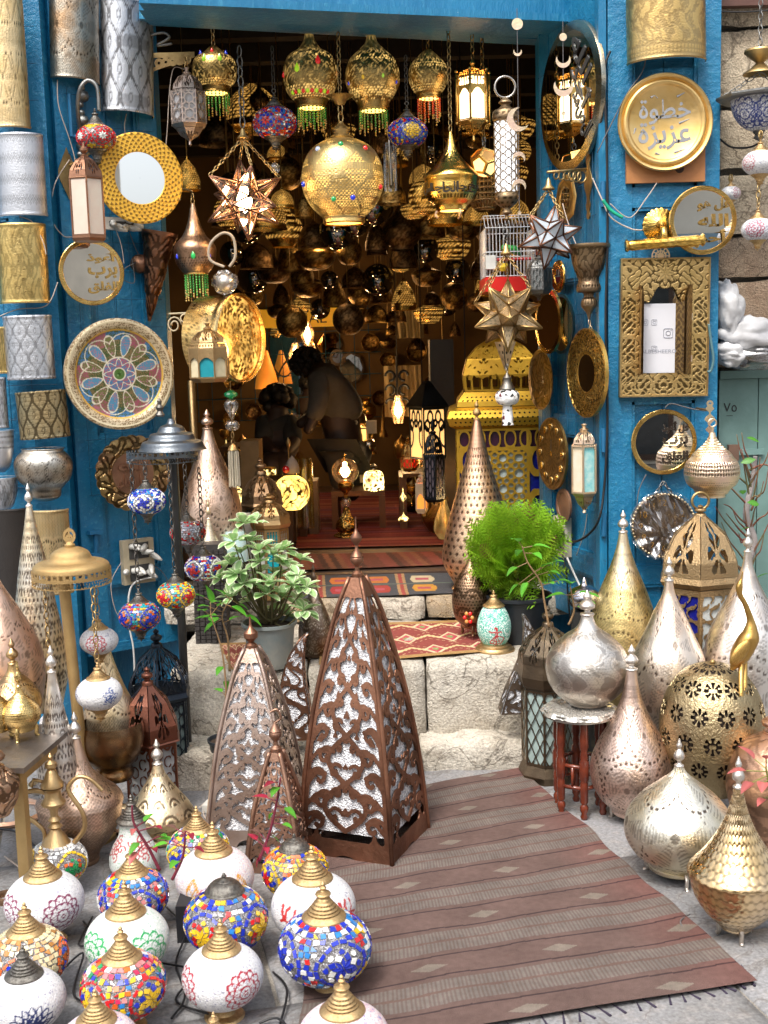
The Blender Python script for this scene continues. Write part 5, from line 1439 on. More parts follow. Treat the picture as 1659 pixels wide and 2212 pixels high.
mb.build('basket',BRASSD(),t,True);hangchain(t,Z(368),60)
P=W(843,365,4.95);t=thing('glass_tube_lamp','clear glass tube hanging beside the big brass globe','lamp',P)
lathe('tube',[(M(14,P),zat(P,412)-P.z),(M(15,P),zat(P,405)-P.z),(M(15,P),zat(P,310)-P.z)],glassmat('clear_tube',(.8,.85,.9),.04,.3),t,n=28)
MB().bar((0,0,zat(P,400)-P.z),(0,0,zat(P,290)-P.z),.006,8).build('rod',plain('steel',(.55,.5,.45),.25,1.0),t)
# ---- wrapped lamp ring and the gold wheel, stained lantern, bead drop (left side of the doorway)
t=thing('wrapped_silver_lamp','small silver lamp wrapped in clear plastic hanging from a thick rope loop','lamp',W(486,610,4.72));P=t.location
MB().tube(bez([(0,0,.06),(-.055,0,.09),(-.05,0,.15),(.0,0,.19),(.04,.0,.17),(.045,0,.10),(.02,0,.06)]),.0055,8).build('rope_loop',plain('wrapped_rope',(.45,.36,.26),.8,bump=.8,bs=200),t,True)
mb=MB();o=mb.ball((0,0,0),.05,18,14,.9)
V=[Vector(v)*(1+R.uniform(-.13,.13))for v in mb.v]
mk('plastic_wrap',V,mb.f,glassmat('clear_plastic_wrap',(.95,.95,.95),.12,.35),t)
MB().ball((0,0,0),.037,16,10).build('globe',SILV(),t,True)
P=W(466,732,4.82);t=thing('gold_wheel_lamp','gold drum-shaped lamp on its side, its pierced face glowing, wrapped in plastic','lamp',P)
t.rotation_euler=(PI/2,0,math.radians(62))
rw=M(92,P)
lathe('rim_drum',fine([(rw*.9,-.05),(rw,-.04),(rw,.10),(rw*1.03,.11),(rw*1.03,.125),(rw*.98,.13)],90),metal('lit_gold_drum',(.85,.62,.28),(.7,.45,.15),rough=.22),t,n=140,pat=p_medal(7,1.1,(.1,.2),.06,.4,1),depth=.001)
lathe('pierced_face',[(rw*(1-i/40),.105)for i in range(40)]+[(.001,.105)],litmetal('glowing_gold_face',(.85,.55,.15),em=(1,.55,.12),es=.7),t,n=120,pat=p_sum(p_arab(7,46,.3,.9),p_holes(30,.02,.12)),depth=.001)
light(W(528,745,4.7),.8)
latticed_lantern('stained_glass_lantern','small brass lantern with turquoise, cream and marbled panes, left of the glowing wheel',452,(698,712,740,752,815,822,826),4.52,8,42,metal('warm_old_brass',(.52,.36,.18),(.36,.22,.1),rough=.34),[plain('turquoise_glass',(.02,.28,.34),.2,coat=.5),plain('cream_glass',(.66,.58,.38),.2,coat=.5),plain('marbled_pink_glass',(.68,.42,.32),.2,coat=.5,vs_=30,col2=(.75,.66,.6)),plain('cream_glass',(.66,.58,.38),.2)]*2,lambda X,T:np.maximum(-m_frame(X,T,.08,.02),(T-.68)*2+X*X*.4),ph=-PI/2+PI/8-.4,y_top=None)
t=thing('scroll_bracket','cream scrolled iron bracket holding the turquoise-paned lantern','bracket',W(365,678,4.8))
MB().tube(bez([(0,0,0),(.08,-.04,.0),(.15,-.11,-.003),(.165,-.13,-.03)]),.004,6).tube([(.02+.03*math.cos(a)*(1-a/14),-.01,-.045+.035*math.sin(a)*(1-a/14))for a in[k*.5 for k in range(20)]],.0035,5).tube([(.07+.018*math.cos(a),-.04,-.02+.016*math.sin(a))for a in[k*.6 for k in range(11)]],.003,5).build('scroll',plain('cream_iron',(.55,.46,.3),.5),t,True)
P=G(436,1290,.462);t=thing('brass_pole','upright brass tube rising behind the turquoise-paned lantern','pole',P)
MB().bar((0,0,0),(0,0,zat(P,822)-P.z),.016,12).build('tube',metal('dull_brass_tube',(.34,.24,.12),rough=.35),t,True)
P=W(502,930,4.78);t=thing('bead_tassel_drop','hanging drop of green and clear glass beads ending in a cream tassel','pendant',P);Z=lambda y:zat(P,y)-P.z
CLR=glassmat('ribbed_clear_glass',(.85,.78,.7),.06,.45)
MB().lathe([(.003,Z(862)),(M(13,P),Z(856)),(M(15,P),Z(852)),(M(13,P),Z(848)),(.003,Z(842))],12,cap=False).build('green_bead',plain('green_glass',(.01,.22,.08),.1,coat=.8,emit=(.01,.3,.08),es=.15),t)
lathe('clear_drop',[(.005,Z(906)),(M(8,P),Z(895)),(M(16,P),Z(872)),(M(12,P),Z(864)),(.005,Z(861))],CLR,t,n=16,m=12)
lathe('clear_bead',[(.004,Z(932)),(M(13,P),Z(927)),(M(16,P),Z(919)),(M(12,P),Z(910)),(.004,Z(907))],CLR,t,n=16,m=12)
mb=MB();chain(mb,(0,0,Z(965)),(0,0,Z(932)),.03,.003);mb.build('chain',BRASSD(),t,True)
MB().bar((0,0,Z(935)),(0,0,Z(820)),.002,5).build('rod',BRASSD(),t)
mb=MB();rn=random.Random(3)
for k in range(60):
 a=rn.uniform(0,6.28);q=rn.uniform(.3,1)*M(12,P);mb.tube([(q*.5*math.cos(a),q*.5*math.sin(a),Z(966)),(q*math.cos(a),q*math.sin(a),Z(978)),(q*1.1*math.cos(a),q*1.1*math.sin(a),Z(1045+rn.uniform(0,8)))],.0022,4)
mb.build('tassel',plain('cream_thread',(.56,.50,.38),.8),t,kind='stuff')
lathe('tassel_cap',[(M(12,P),Z(972)),(M(8,P),Z(962)),(.003,Z(957))],BRASSD(),t,n=14)
# ---- bird cage
P=W(1095,545,4.9);t=thing('bird_cage','white wire bird cage with a red plastic tray, hanging right of the doorway','cage',P);bpy.context.view_layer.update()
mb=MB();w_,d_=M(52,P),.13
Z=lambda y:zat(P,y)-P.z
zb,zt,zr_=Z(600),Z(498),Z(468)
for k in range(15):
 x=-w_+2*w_*k/14
 for y in(-d_,d_):mb.tube([(x,y,zb),(x,y,zt),(x,y*.35,zr_)],.0013,4)
for k in range(9):
 y=-d_+2*d_*k/8
 for x in(-w_,w_):mb.tube([(x,y,zb),(x,y,zt)],.0013,4)
for z in(zb,(zb+zt)/2,zt):mb.tube([(-w_,-d_,z),(w_,-d_,z),(w_,d_,z),(-w_,d_,z)],.0018,4,closed=True)
mb.tube([(-w_,-d_*.35,zr_),(w_,-d_*.35,zr_),(w_,d_*.35,zr_),(-w_,d_*.35,zr_)],.0018,4,closed=True)
mb.build('wire_bars',plain('white_wire',(.6,.62,.64),.3,.3),t,kind='stuff')
MB().box(-w_*1.04,w_*1.04,-d_*1.05,d_*1.05,Z(632),Z(602)).build('tray',plain('red_plastic',(.55,.015,.012),.35,var=.1),t)
MB().box(-.10,-.06,-d_-.01,-d_+.03,Z(585),Z(556)).build('feeder',WHITEP,t)
MB().lathe([(.012,0),(.02,.015),(.018,.03)],10,c=(-.03,-d_,Z(590))).build('yellow_cup',plain('yellow_plastic',(.7,.5,.03),.4),t)
MB().bar((-w_,0,Z(560)),(w_,0,Z(560)),.006,6).build('perch',plain('red_perch',(.5,.02,.02),.4),t)
MB().tube([(-.02,-.02,Z(535)),(.03,0,Z(540)),(.06,.02,Z(552))],[.012,.018,.004],8).build('toy_bird',plain('green_toy',(.03,.35,.05),.5),t,True)
# ---- black and white mosaic pendant
P=W(1096,862,4.6);t=thing('black_white_mosaic_pendant','black and white cracked-mosaic pendant with a tubular end, before the yellow lantern tower','lamp',P);Z=lambda y:zat(P,y)-P.z
BW=speckmat('black_white_mosaic',(.02,.02,.02),[(.18,(.78,.78,.78)),(.85,(.1,.02,.03)),(.93,(.6,.6,.62))],scale=75,rough=.3,bump=1.0)
lathe('globe',[(M(10,P),Z(876)),(M(20,P),Z(872)),(M(26,P),Z(860)),(M(25,P),Z(850)),(M(14,P),Z(841))],BW,t,n=36,m=16)
lathe('tube',[(M(13,P),Z(918)),(M(12,P),Z(900)),(M(10,P),Z(876))],BW,t,n=28)
lathe('cap',[(M(16,P),Z(843)),(M(17,P),Z(840)),(M(12,P),Z(830)),(M(9,P),Z(822)),(M(10,P),Z(816)),(M(5,P),Z(810)),(.003,Z(804))],CAPD(),t,n=28)
mb=MB();chain(mb,(0,0,Z(804)),(0,0,Z(788)),.02,.002);mb.build('chain',IRON(),t,True)
# ---- rows of dim lamps receding into the shop
DIM=[metal('dim_brass',(.42,.27,.09),(.22,.13,.04),rough=.3),litmetal('glint_gold',(.60,.38,.09),em=(1,.5,.1),es=.5,rough=.2),metal('dim_bronze',(.24,.15,.07),(.12,.07,.035),rough=.36)]  # the gold one emits in its hole pattern to stand in for glints
shapes={'round':[(.22,-1.0),(.5,-.9),(.85,-.55),(1,-.05),(.9,.45),(.6,.82),(.2,1.05),(.08,1.3)],'onion':[(.55,-1.0),(.6,-.85),(.95,-.4),(1,.0),(.8,.4),(.4,.8),(.15,1.3),(.04,1.8)],'dome':[(1.05,-.7),(1,-.6),(.98,-.2),(.8,.3),(.45,.65),(.12,.85),(.05,1.0)],'bell':[(.8,-.9),(.82,-.6),(.7,.0),(.5,.5),(.2,.9),(.06,1.2)],'bowl':[(.05,-.6),(.6,-.5),(.95,-.2),(1.1,.2),(1.12,.25),(.2,.9),(.04,1.3)]}
dm={}
for k,pr in shapes.items():
 for q,m in enumerate(DIM):
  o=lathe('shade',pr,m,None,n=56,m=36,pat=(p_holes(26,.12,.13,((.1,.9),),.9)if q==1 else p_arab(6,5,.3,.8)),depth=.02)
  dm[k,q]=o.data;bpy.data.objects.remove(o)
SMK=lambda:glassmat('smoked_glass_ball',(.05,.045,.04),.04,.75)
gball=MB().lathe([(max(1e-3,math.sin(PI*i/12)),-math.cos(PI*i/12))for i in range(13)],24,cap=False).build('shade',SMK(),None,True);gme=gball.data;bpy.data.objects.remove(gball)
desc={'round':'round brass globe lamp','onion':'onion-shaped brass lamp','dome':'domed brass lamp','bell':'bell-shaped brass lamp','bowl':'brass bowl lamp','glass':'smoked glass ball lamp'}
rn=random.Random(21)
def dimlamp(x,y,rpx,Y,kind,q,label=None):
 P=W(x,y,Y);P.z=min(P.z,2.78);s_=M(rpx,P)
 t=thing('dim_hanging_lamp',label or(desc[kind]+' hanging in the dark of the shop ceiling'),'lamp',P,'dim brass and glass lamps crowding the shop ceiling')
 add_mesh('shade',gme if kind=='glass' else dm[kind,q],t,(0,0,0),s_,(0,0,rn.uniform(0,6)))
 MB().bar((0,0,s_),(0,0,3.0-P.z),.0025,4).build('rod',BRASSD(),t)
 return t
kinds=['bell','onion','dome','bell','bowl','dome','round','glass','bowl','dome']
wh={'x':0}
cells=[]
for row,(yy,Y,st,rp)in enumerate([(455,5.75,76,36),(500,6.1,66,32),(545,6.5,60,30),(590,6.9,56,27),(630,7.3,54,25),(668,7.8,54,22),(420,5.55,110,32),(372,6.2,92,30),(322,6.6,88,28),(268,6.9,96,28),(210,7.2,110,26),(712,8.3,62,20),(752,8.5,66,17)]):
 x=505+(row%2)*34;ii=0
 while x<1150:
  if row>10 and(565<x<790 or x>1000):x+=st;continue
  cells.append((x+rn.uniform(-12,12),yy+rn.uniform(-16,16),rp*rn.uniform(.7,1.35),Y+rn.uniform(-.12,.12),row,ii));x+=st;ii+=1
ORD='leftmost second third fourth fifth sixth seventh eighth ninth tenth eleventh twelfth thirteenth'.split()
ROWN=['second','third','fourth','fifth','sixth','lowest and farthest','seventh','eighth','ninth','tenth','topmost','upper rear','lower rear']
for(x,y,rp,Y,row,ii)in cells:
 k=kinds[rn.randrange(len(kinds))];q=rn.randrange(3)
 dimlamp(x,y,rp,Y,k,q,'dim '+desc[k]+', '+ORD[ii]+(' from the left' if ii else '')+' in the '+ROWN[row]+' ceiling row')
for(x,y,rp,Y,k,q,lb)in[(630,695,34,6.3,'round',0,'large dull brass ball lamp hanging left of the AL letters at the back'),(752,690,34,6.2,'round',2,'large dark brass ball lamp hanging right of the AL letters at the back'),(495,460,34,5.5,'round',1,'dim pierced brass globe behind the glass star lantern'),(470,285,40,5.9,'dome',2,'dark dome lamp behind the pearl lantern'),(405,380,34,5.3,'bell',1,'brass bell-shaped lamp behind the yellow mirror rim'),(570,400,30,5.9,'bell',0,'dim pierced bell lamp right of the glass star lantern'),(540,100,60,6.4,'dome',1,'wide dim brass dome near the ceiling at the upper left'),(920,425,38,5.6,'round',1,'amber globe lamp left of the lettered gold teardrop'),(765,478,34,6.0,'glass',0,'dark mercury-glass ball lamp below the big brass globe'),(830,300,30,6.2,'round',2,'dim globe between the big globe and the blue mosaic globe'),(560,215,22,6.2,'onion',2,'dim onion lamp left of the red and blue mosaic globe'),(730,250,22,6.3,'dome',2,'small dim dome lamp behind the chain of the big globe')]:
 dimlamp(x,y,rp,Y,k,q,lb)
 # ================================================================== RIGHT FRONT
t=wallthing('oval_mirror','tall dark oval mirror with calligraphy at one side, top of the right leaf','mirror',RLW.at(1232,210,.03),RLW)
P=t.location;rm=M(156,P)
lathe('bevelled_rim',[(.86*rm,.010),(.99*rm,.004),(rm,-.004),(rm,-.012)],metal('dark_mirror_bevel',(.6,.5,.35),(.2,.22,.2),rough=.06),t,n=72)
lathe('mirror_glass',[(.86*rm,.010),(.001,.0101)],mirrormat('dim_mirror',(.62,.62,.6)),t,n=72)
for k,(wd,yy)in enumerate((('الله',.45),('أحد',.1),('الصمد',-.28))):text('calligraphy',wd,.1,plain('dark_feather_letters',(.05,.05,.05),.3),t,.001,(rm*.42,rm*yy,.012),(0,0,-1.0),width=rm*.75,height=rm*.32,bold=.002)
t=wallthing('openwork_bracket','ornate brass wall bracket with a long arm, holding the pale glass star','bracket',RLW.at(1272,395,.015),RLW)
sheet('back_plate',lambda X,Y:np.maximum.reduce([.022*(1+.5*np.cos(Y*52))*np.clip((.115-np.abs(Y))*30,-1,1)-np.abs(X),.014-np.hypot(X,Y+.12),.010-np.hypot(X,Y-.12)]),-.04,.04,-.135,.135,16,44,BRASSD(),t,.004)
bpy.context.view_layer.update()
A=t.matrix_world.inverted()@W(1182,372,4.42)
B=Vector((0,.05,.01));mb=MB();mb.tube([B,A],.005,6)
d=A-B
for k in range(6):
 f=.12+k*.13;c=B+d*f-Vector((0,.028-.018*f,0));rr=.024*(1-f*.6)
 mb.tube([c+d.normalized()*rr*math.cos(q)+Vector((0,rr*math.sin(q),0))for q in[2*PI*i/12 for i in range(12)]],.0035,5,closed=True)
mb.build('arm',BRASSD(),t,True)
def rdisc(name,label,cat,x,y,hgt,prof,mat,pat=None,depth=0.0,n=120,off=.03,glass=None,tilt=0,part='frame',wall=RLW,sides=None,mcol=None):
 P=wall.at(x,y,off);r=M(hgt/2,P)
 t=wallthing(name,label,cat,P,wall)
 lathe(part,[(a*r,b*r)for a,b in prof],mat,t,n=n,pat=pat,depth=depth,sharp=35)
 if glass:lathe('mirror_glass',[(glass*r,prof[0][1]*r),(.001,prof[0][1]*r+.0001)],mcol or MIR,t,n=48)
 return t,r
rdisc('hexagonal_mirror','small gilt octagonal mirror with an oval glass, behind the bracket arm','mirror',1222,430,105,fine([(.5,.02),(.55,.05),(.9,.04),(1,-.02)],12),metal('embossed_gilt',(.66,.46,.18),(.45,.3,.1),rough=.3),p_arab(6,80,.3,.7),.002,8,glass=.5)
rdisc('small_gilt_mirror','small oval gilt mirror with a starry opening, left of the bronze cone','mirror',1205,597,70,fine([(.45,.0),(.5,.05),(.92,.04),(1,-.04)],40),GOLD(),p_arab(8,90,.3,.8),.002,64,glass=.48,mcol=mirrormat('dim_mirror'))
rdisc('amber_mirror','amber-tinted round mirror with dark lettering, right of the pierced brass star','mirror',1184,695,138,[(.85,.02),(.9,.05),(1,.03),(1,-.06)],GRIM,n=72,off=.09,glass=.86,mcol=mirrormat('amber_mirror_glass',(.75,.52,.25),.03))
t,r=rdisc('round_mirror','dark teal-edged round mirror half hidden behind the amber mirror','mirror',1212,700,128,[(.9,.02),(1,.02),(1,-.04)],plain('teal_edge',(.01,.05,.07),.3),n=64,off=.03,glass=.9,mcol=mirrormat('dim_mirror'))
rdisc('leaf_plate','scalloped engraved brass plate hanging below the amber mirror','plate',1170,820,130,fine([(1,.05),(.9,.0),(.001,-.04)],60),metal('engraved_brass',(.62,.44,.22),(.45,.3,.14),rough=.25),p_arab(5,60,.3,.5),.002,140,off=.06,part='plate')
calr=metal('antique_gold',(.66,.44,.12),(.5,.32,.09),dark=(.035,.02,.008),rough=.24)
rdisc('lettered_ring_mirror','wide gold ring mirror engraved with a circle of dense Arabic script, right leaf','mirror',1268,806,192,fine([(.42,.02),(.44,.03),(.93,.03),(.95,.05),(1,.04),(1,-.04)],90),calr,p_script(30,.1,.86,.95,300,8),.0015,360,off=.05,glass=.43,mcol=mirrormat('dim_mirror'))
t,r=rdisc('brass_clock','round brown-gold clock with Arabic numerals in rings, right leaf above the small wooden plaque','clock',1193,980,156,fine([(1,-.03),(1,.04),(.95,.045),(.9,.03),(.001,.03)],60),metal('brown_gold',(.40,.26,.09),(.28,.17,.06),rough=.35),p_script(18,.1,.99,.5,160,5),.001,200,off=.05,part='dial')
for k in range(12):
 a=PI/2-(k+1)*PI/6;c=(r*.74*math.cos(a),r*.74*math.sin(a),.032*r+.001)
 lathe('numeral_disc',[(r*.115,0),(r*.11,.003),(.001,.003)],BRASSD(),t,n=14,loc=c)
 text('numeral','١٢٣٤٥٦٧٨٩'[k]if k<9 else('١٠','١١','١٢')[k-9],.034,GOLD(),t,.0012,(c[0],c[1],c[2]+.004),arabic=False,bold=.001)
lathe('hub',[(.012,.04*r),(.001,.05*r)],GOLD(),t,n=12)
MB().box(-.004,.004,0,r*.4,.036*r,.04*r).build('hand',CAPD(),t)
P=W(1272,600,4.44);t=thing('bronze_cone_sconce','bronze cone wall lamp ending in a ribbed finial, upper right leaf','wall light',P)
pr=pf(P,[(528,46),(533,46),(538,43),(575,34),(612,24),(616,26),(630,25),(634,12),(640,10),(648,16),(660,17),(670,10),(678,5),(690,2)])
lathe('shade',pr,BRNZ(),t,n=110,m=90,pat=p_sum(lambda u,v,s:p_arab(7,60,.3,.7)(u,v,s)*(v>.55)*(v<.96),p_holes(24,.02,.14,((.44,.5),)),lambda u,v,s:(v<.34)*(v>.2)*.6*(np.cos(2*PI*u*14)>.3)),depth=.002)
mb=MB();chain(mb,(0,0,pr[0][1]),(.01,.01,zat(P,716)-P.z),.022,.002);mb.build('hook',BRASSL(),t,True)
latticed_lantern('dark_lantern','small dark iron lantern half hidden behind the pale glass star',1165,(545,560,575,580,625,642,650),4.6,6,26,IRON(),plain('dusky_glass',(.2,.22,.22),.3),f_girih(4,.2,1.2),y_top=520)
t=latticed_lantern('turquoise_pane_lantern','slim brass half-lantern with turquoise and cream marble panes, right of the clock',1262,(922,930,958,962,1062,1098,1110),4.42,6,28,BRASSL(),[plain('marbled_turquoise',(.10,.42,.46),.25,coat=.5,vs_=22,col2=(.45,.62,.58)),plain('marbled_cream',(.62,.52,.36),.25,coat=.5,vs_=22,col2=(.66,.6,.5))]*3,lambda X,T:-m_frame(X,T,.1,.02),ph=-PI/2+.28,nx=10,ny=12)
rdisc('wooden_plaque','small oval wooden plaque wrapped in film, low on the right leaf','plaque',1218,1092,74,fine([(1,-.05),(1,.06),(.75,.08),(.7,.03),(.001,.03)],20),plain('carved_wood',(.20,.10,.05),.35,coat=.5,col2=(.10,.05,.03)),None,0,48,part='plaque')
powerbox('wall_socket','burnt white wall socket with a black plug, low on the right leaf beside the thuja',1213,1158,RLW,56,84,0,2,plain('burnt_white_plastic',(.52,.46,.36),.5),1)
bx=RLW.at(1208,1150,.05)
t=thing('black_plug','black plug pushed into the burnt socket on the right leaf','plug',bx)
MB().tube([(0,.02,0),(0,-.01,-.004),(-.004,-.02,-.02),(0,-.02,-.05)],[.022,.02,.013,.005],10).build('body',plain('black_plastic',(.012,.012,.012),.4),t,True)
BC=plain('black_cable',(.012,.012,.014),.45)
for k,(pts,r_,m,lb)in enumerate([([(1210,1165),(1250,1168),(1290,1130),(1305,1050),(1312,900),(1308,700),(1312,500),(1310,300),(1305,160),(1318,110)],.005,BC,'black cable running up the jamb right of the brass mirrors'),([(1208,1170),(1222,1230),(1228,1300),(1232,1345)],.0035,BC,'thin black cable dropping behind the thuja pot'),([(1225,1205),(1245,1250),(1270,1300),(1290,1330)],.0045,plain('white_cable',(.7,.7,.68),.5),'white cable curving down from the burnt socket'),([(1268,1110),(1262,1150),(1245,1200)],.002,CORD,'twisted pale cord under the turquoise-pane lantern'),([(1280,385),(1300,430),(1320,470),(1365,495),(1400,496)],.0028,CORD,'pale cord sagging from the openwork bracket toward the picture light'),([(1215,440),(1230,490),(1250,540),(1265,552)],.0022,CORD,'loose cord crossing the pale glass star'),([(1290,545),(1265,580),(1225,510)],.0018,CORDD,'grey cord by the bronze cone')]):
 wire('cable',[RLW.at(x,y,.05)if x<1300 else W(x,y,4.40)for x,y in pts],r_,m,None,lb,'cable')
wire('green_tape',[W(x,y,4.37)for x,y in[(1302,432),(1320,455),(1345,470)]],.0065,plain('green_tape',(.01,.38,.22),.4),None,'bright green tape wound round the cord at the jamb','tape')
wiregrid('blue painted wire grid over the right leaf behind its mirrors',RLW,.03,RLW.L-.04,.9,2.6,.08)
# ---- pilaster pieces
RPD=Wall((RPW.A.x,4.40),(RPW.B.x,4.40))
tt=drum(1438,62,170,148,RPD,'wide brass drum shade engraved with golden Arabic script, top of the right pilaster',metal('script_brass',(.46,.33,.15),(.40,.27,.11),dark=(.75,.52,.2),rough=.3),p_sum(lambda u,v,s:p_script(8,.22,.8,.75,55,3)(u,v,s),lambda u,v,s:.7*((v>.08)&(v<.19)|(v>.86)&(v<.97))*(np.abs(np.sin(2*PI*u*16))>np.abs(np.sin(s*160)))),.02,depth=-.0006)
t=wallthing('wooden_board','bare orange plywood board behind the round brass tray','board',RPW.at(1437,338,.012),RPW)
bw_,bh_=M(85,t.location),M(55,t.location)
MB().box(-bw_,bw_,-bh_,bh_*1.4,-.01,.01).build('board',plain('orange_plywood',(.40,.17,.05),.6,vs_=4,col2=(.30,.12,.04)),t)
MB().lathe([(.017,0),(.001,.0015)],12,c=(.05,-.045,.010)).build('knot',plain('dark_knot',(.05,.02,.01),.7),t)
t=wallthing('round_tray','round brass tray with a rolled double rim and cut-out Arabic words in grey','tray',RPW.at(1437,264,.05),RPW)
r=M(102,t.location)
lathe('tray',[(a*r,b*r)for a,b in[(1,-.06),(1.01,.02),(.985,.05),(.95,.04),(.92,.0),(.90,-.02),(.86,.03),(.84,.035),(.80,.03),(.77,-.01),(.74,-.035),(.001,-.04)]],metal('tray_brass',(.80,.56,.24),(.74,.48,.16),rough=.32,bump=.05),t,n=96,sharp=60)
TL=plain('grey_backing',(.30,.31,.33),.6)
text('lettering','خطوة',.1,TL,t,.0012,(-.0,r*.22,-.037*r),None,width=r*1.1,height=r*.52,bold=.0015)
text('lettering','عزيزة',.1,TL,t,.0012,(0,-r*.28,-.037*r),None,width=r*1.12,height=r*.56,bold=.0015)
for pts in([(.25,.52),(.42,.6)],[(-.3,.52),(-.22,.56),(-.15,.5)],[(.3,-.02),(.52,.06)],[(-.62,-.1),(-.66,-.22)],[(-.2,-.62),(-.1,-.66)],[(.2,-.62),(.42,-.56)]):
 MB().tube([(x*r,y*r,-.038*r)for x,y in pts],[.0045]+[.0015]*(len(pts)-1),5).build('accent_mark',TL,t)
calmirror(1518,476,146,Wall((RPW.A.x,4.37),(RPW.B.x+.5,4.37)),'round gilt-rimmed mirror with gold calligraphy overhanging the right edge of the pilaster',['قل هو','الله','أحد'],.3)
calmirror(1434,955,142,RPW,'round gold-rimmed mirror with black calligraphy, low on the right pilaster',['قل أعوذ','برب','الفلق'],.34,plain('black_calligraphy',(.03,.02,.015),.2,coat=.5),tx=.8)
t=wallthing('picture_light','brass picture light: a hammered tube on a ribbed round rose','wall light',RPW.at(1424,488,.03),RPW)
rr_=M(38,t.location)
lathe('rose',[(rr_,0),(rr_,.01),(rr_*.9,.014),(rr_*.6,.02),(rr_*.3,.03),(.001,.034)],GOLD(),t,n=60,pat=lambda u,v,s:.5+.5*np.sin(u*2*PI*20+v*9),depth=.004)
MB().tube([(0,-.01,.02),(0,-.02,.07),(0,-.06,.08)],.012,8).build('arm',GOLD(),t,True)
LT=M(84,t.location);tb=lathe('tube',[(.001,-LT),(.02,-LT),(.024,-LT+.006),(.017,-LT+.014)]+[(.019,-LT+.014+i*(2*LT-.028)/30)for i in range(1,30)]+[(.017,LT-.014),(.024,LT-.006),(.02,LT),(.001,LT)],GOLD(),t,n=40,pat=p_arab(4,120,.4,.6),depth=.0015)
tb.rotation_euler=(0,PI/2,0);tb.rotation_euler.rotate(Matrix.Rotation(.05,3,'Z').to_euler());tb.location=(0,-.068,.085)
t=wallthing('openwork_rosette','cream openwork rosette hanging under the picture light','ornament',RPW.at(1427,553,.02),RPW)
rr_=M(20,t.location)
sheet('rosette',lambda X,Y:np.minimum(rr_-np.hypot(X,Y),np.maximum.reduce([.0022-np.abs(np.hypot(X,Y)-q*rr_)for q in(.93,.55,.2)]+[.0016-np.abs(np.sin(6*np.arctan2(Y,X)))*np.hypot(X,Y)/6])),-rr_,rr_,-rr_,rr_,44,44,BRASSL(),t,.003)
t=wallthing('shuttered_mirror','tall engraved brass frame with a small arched mirror and two open shutters','mirror',RPW.at(1434,708,.02),RPW)
P=t.location;fw_,fh_=M(96,P),M(148,P)
t.rotation_euler.rotate(Matrix.Rotation(.012,3,'Y'))
ENG=metal('engraved_frame_brass',(.80,.56,.24),(.66,.45,.17),dark=(.04,.025,.01),rough=.3)
NX,NY=150,230
xs,ys=np.meshgrid(np.linspace(-1,1,NX),np.linspace(-1,1,NY))
xx,yy=xs.ravel()*fw_,ys.ravel()*fh_
def curl(x,y,k=88):
 return np.sin(x*k+1.9*np.sin(y*k*.8))*np.cos(y*k*.9+1.7*np.sin(x*k*.75))+.35*np.sin(x*k*1.9)*np.sin(y*k*1.7)
g1=np.abs(curl(np.abs(xx),yy));pt_=(g1<.22)*1.0
ax_,ay_=np.abs(xs.ravel()),ys.ravel()
med=np.full(xx.shape,False)
for cx_,cy_,rx_,ry_ in((.8,.18,.17,.3),(.8,-.32,.16,.2),(0,-.86,.22,.11),(.62,-.85,.36,.13),(.8,-.68,.18,.15)):
 e=((ax_-cx_)/rx_)**2+((ay_-cy_)/ry_)**2;e*=1+.25*np.cos(4*np.arctan2((ay_-cy_)/ry_,(ax_-cx_)/rx_))
 med|=e<1;pt_=np.where(e<1,(np.abs(curl(ax_*fw_,yy,120))>.34)*1.0,pt_);pt_=np.where(np.abs(e-1.1)<.16,0,pt_)
st_=np.hypot(ax_*fw_,(ay_-.78)*fh_);an2=np.arctan2((ay_-.78),ax_*fw_/fh_)
pt_=np.where(np.abs(st_-.035-.010*np.cos(8*an2))<.004,1,np.where(st_<.03,.3*(np.cos(8*an2)>0),pt_))
pt_=np.where((ax_>.96)|(np.abs(ay_)>.975),0,pt_)
i_,j_=np.meshgrid(np.arange(NX-1),np.arange(NY-1));q_=(j_*NX+i_).ravel()
keep=~((np.abs(xs[:-1,:-1])<.50)&(ys[:-1,:-1]>-.66)&(ys[:-1,:-1]<np.where(np.abs(xs[:-1,:-1])<.0,.5,.62-.55*np.abs(xs[:-1,:-1])-.05*np.cos(xs[:-1,:-1]*18)))).ravel()
q_=q_[keep]
mk('frame',np.stack([xx,yy,.012-pt_*.001],1),np.stack([q_,q_+1,q_+NX+1,q_+NX],1),ENG,t,False,{'pat':pt_})
MB().box(-fw_,fw_,-fh_,fh_,-.01,-.004).build('back_board',plain('dark_wood',(.07,.03,.016),.5),t)
mm=MB()
for a in((-fw_,-fw_+.006,-fh_,fh_),(fw_-.006,fw_,-fh_,fh_),(-fw_+.006,fw_-.006,-fh_,-fh_+.006),(-fw_+.006,fw_-.006,fh_-.006,fh_)):mm.box(*a,-.004,.017)
mm.build('edge_moulding',BRASSD(),t)
gx0,gx1,gy0,gy1=-fw_*.52,fw_*.52,-fh_*.67,fh_*.62
mk('mirror_glass',[(gx0,gy0,-.002),(gx1,gy0,-.002),(gx1,gy1,-.002),(gx0,gy1,-.002)],[(0,1,2,3)],MIR,t)
sh=-.62*fh_
mk('white_card',[(gx0*.98,gy0+.004,-.0005),(gx0*.98+(gx1-gx0)*.74,gy0+.004,-.0005),(gx0*.98+(gx1-gx0)*.74,gy0+(gy1-gy0)*.79,-.0005),(gx0*.98,gy0+(gy1-gy0)*.79,-.0005)],[(0,1,2,3)],plain('white_card',(.66,.67,.72),.5,bump=0,var=.02),t)
GT=plain('pale_grey_print',(.33,.35,.42),.6,bump=0)
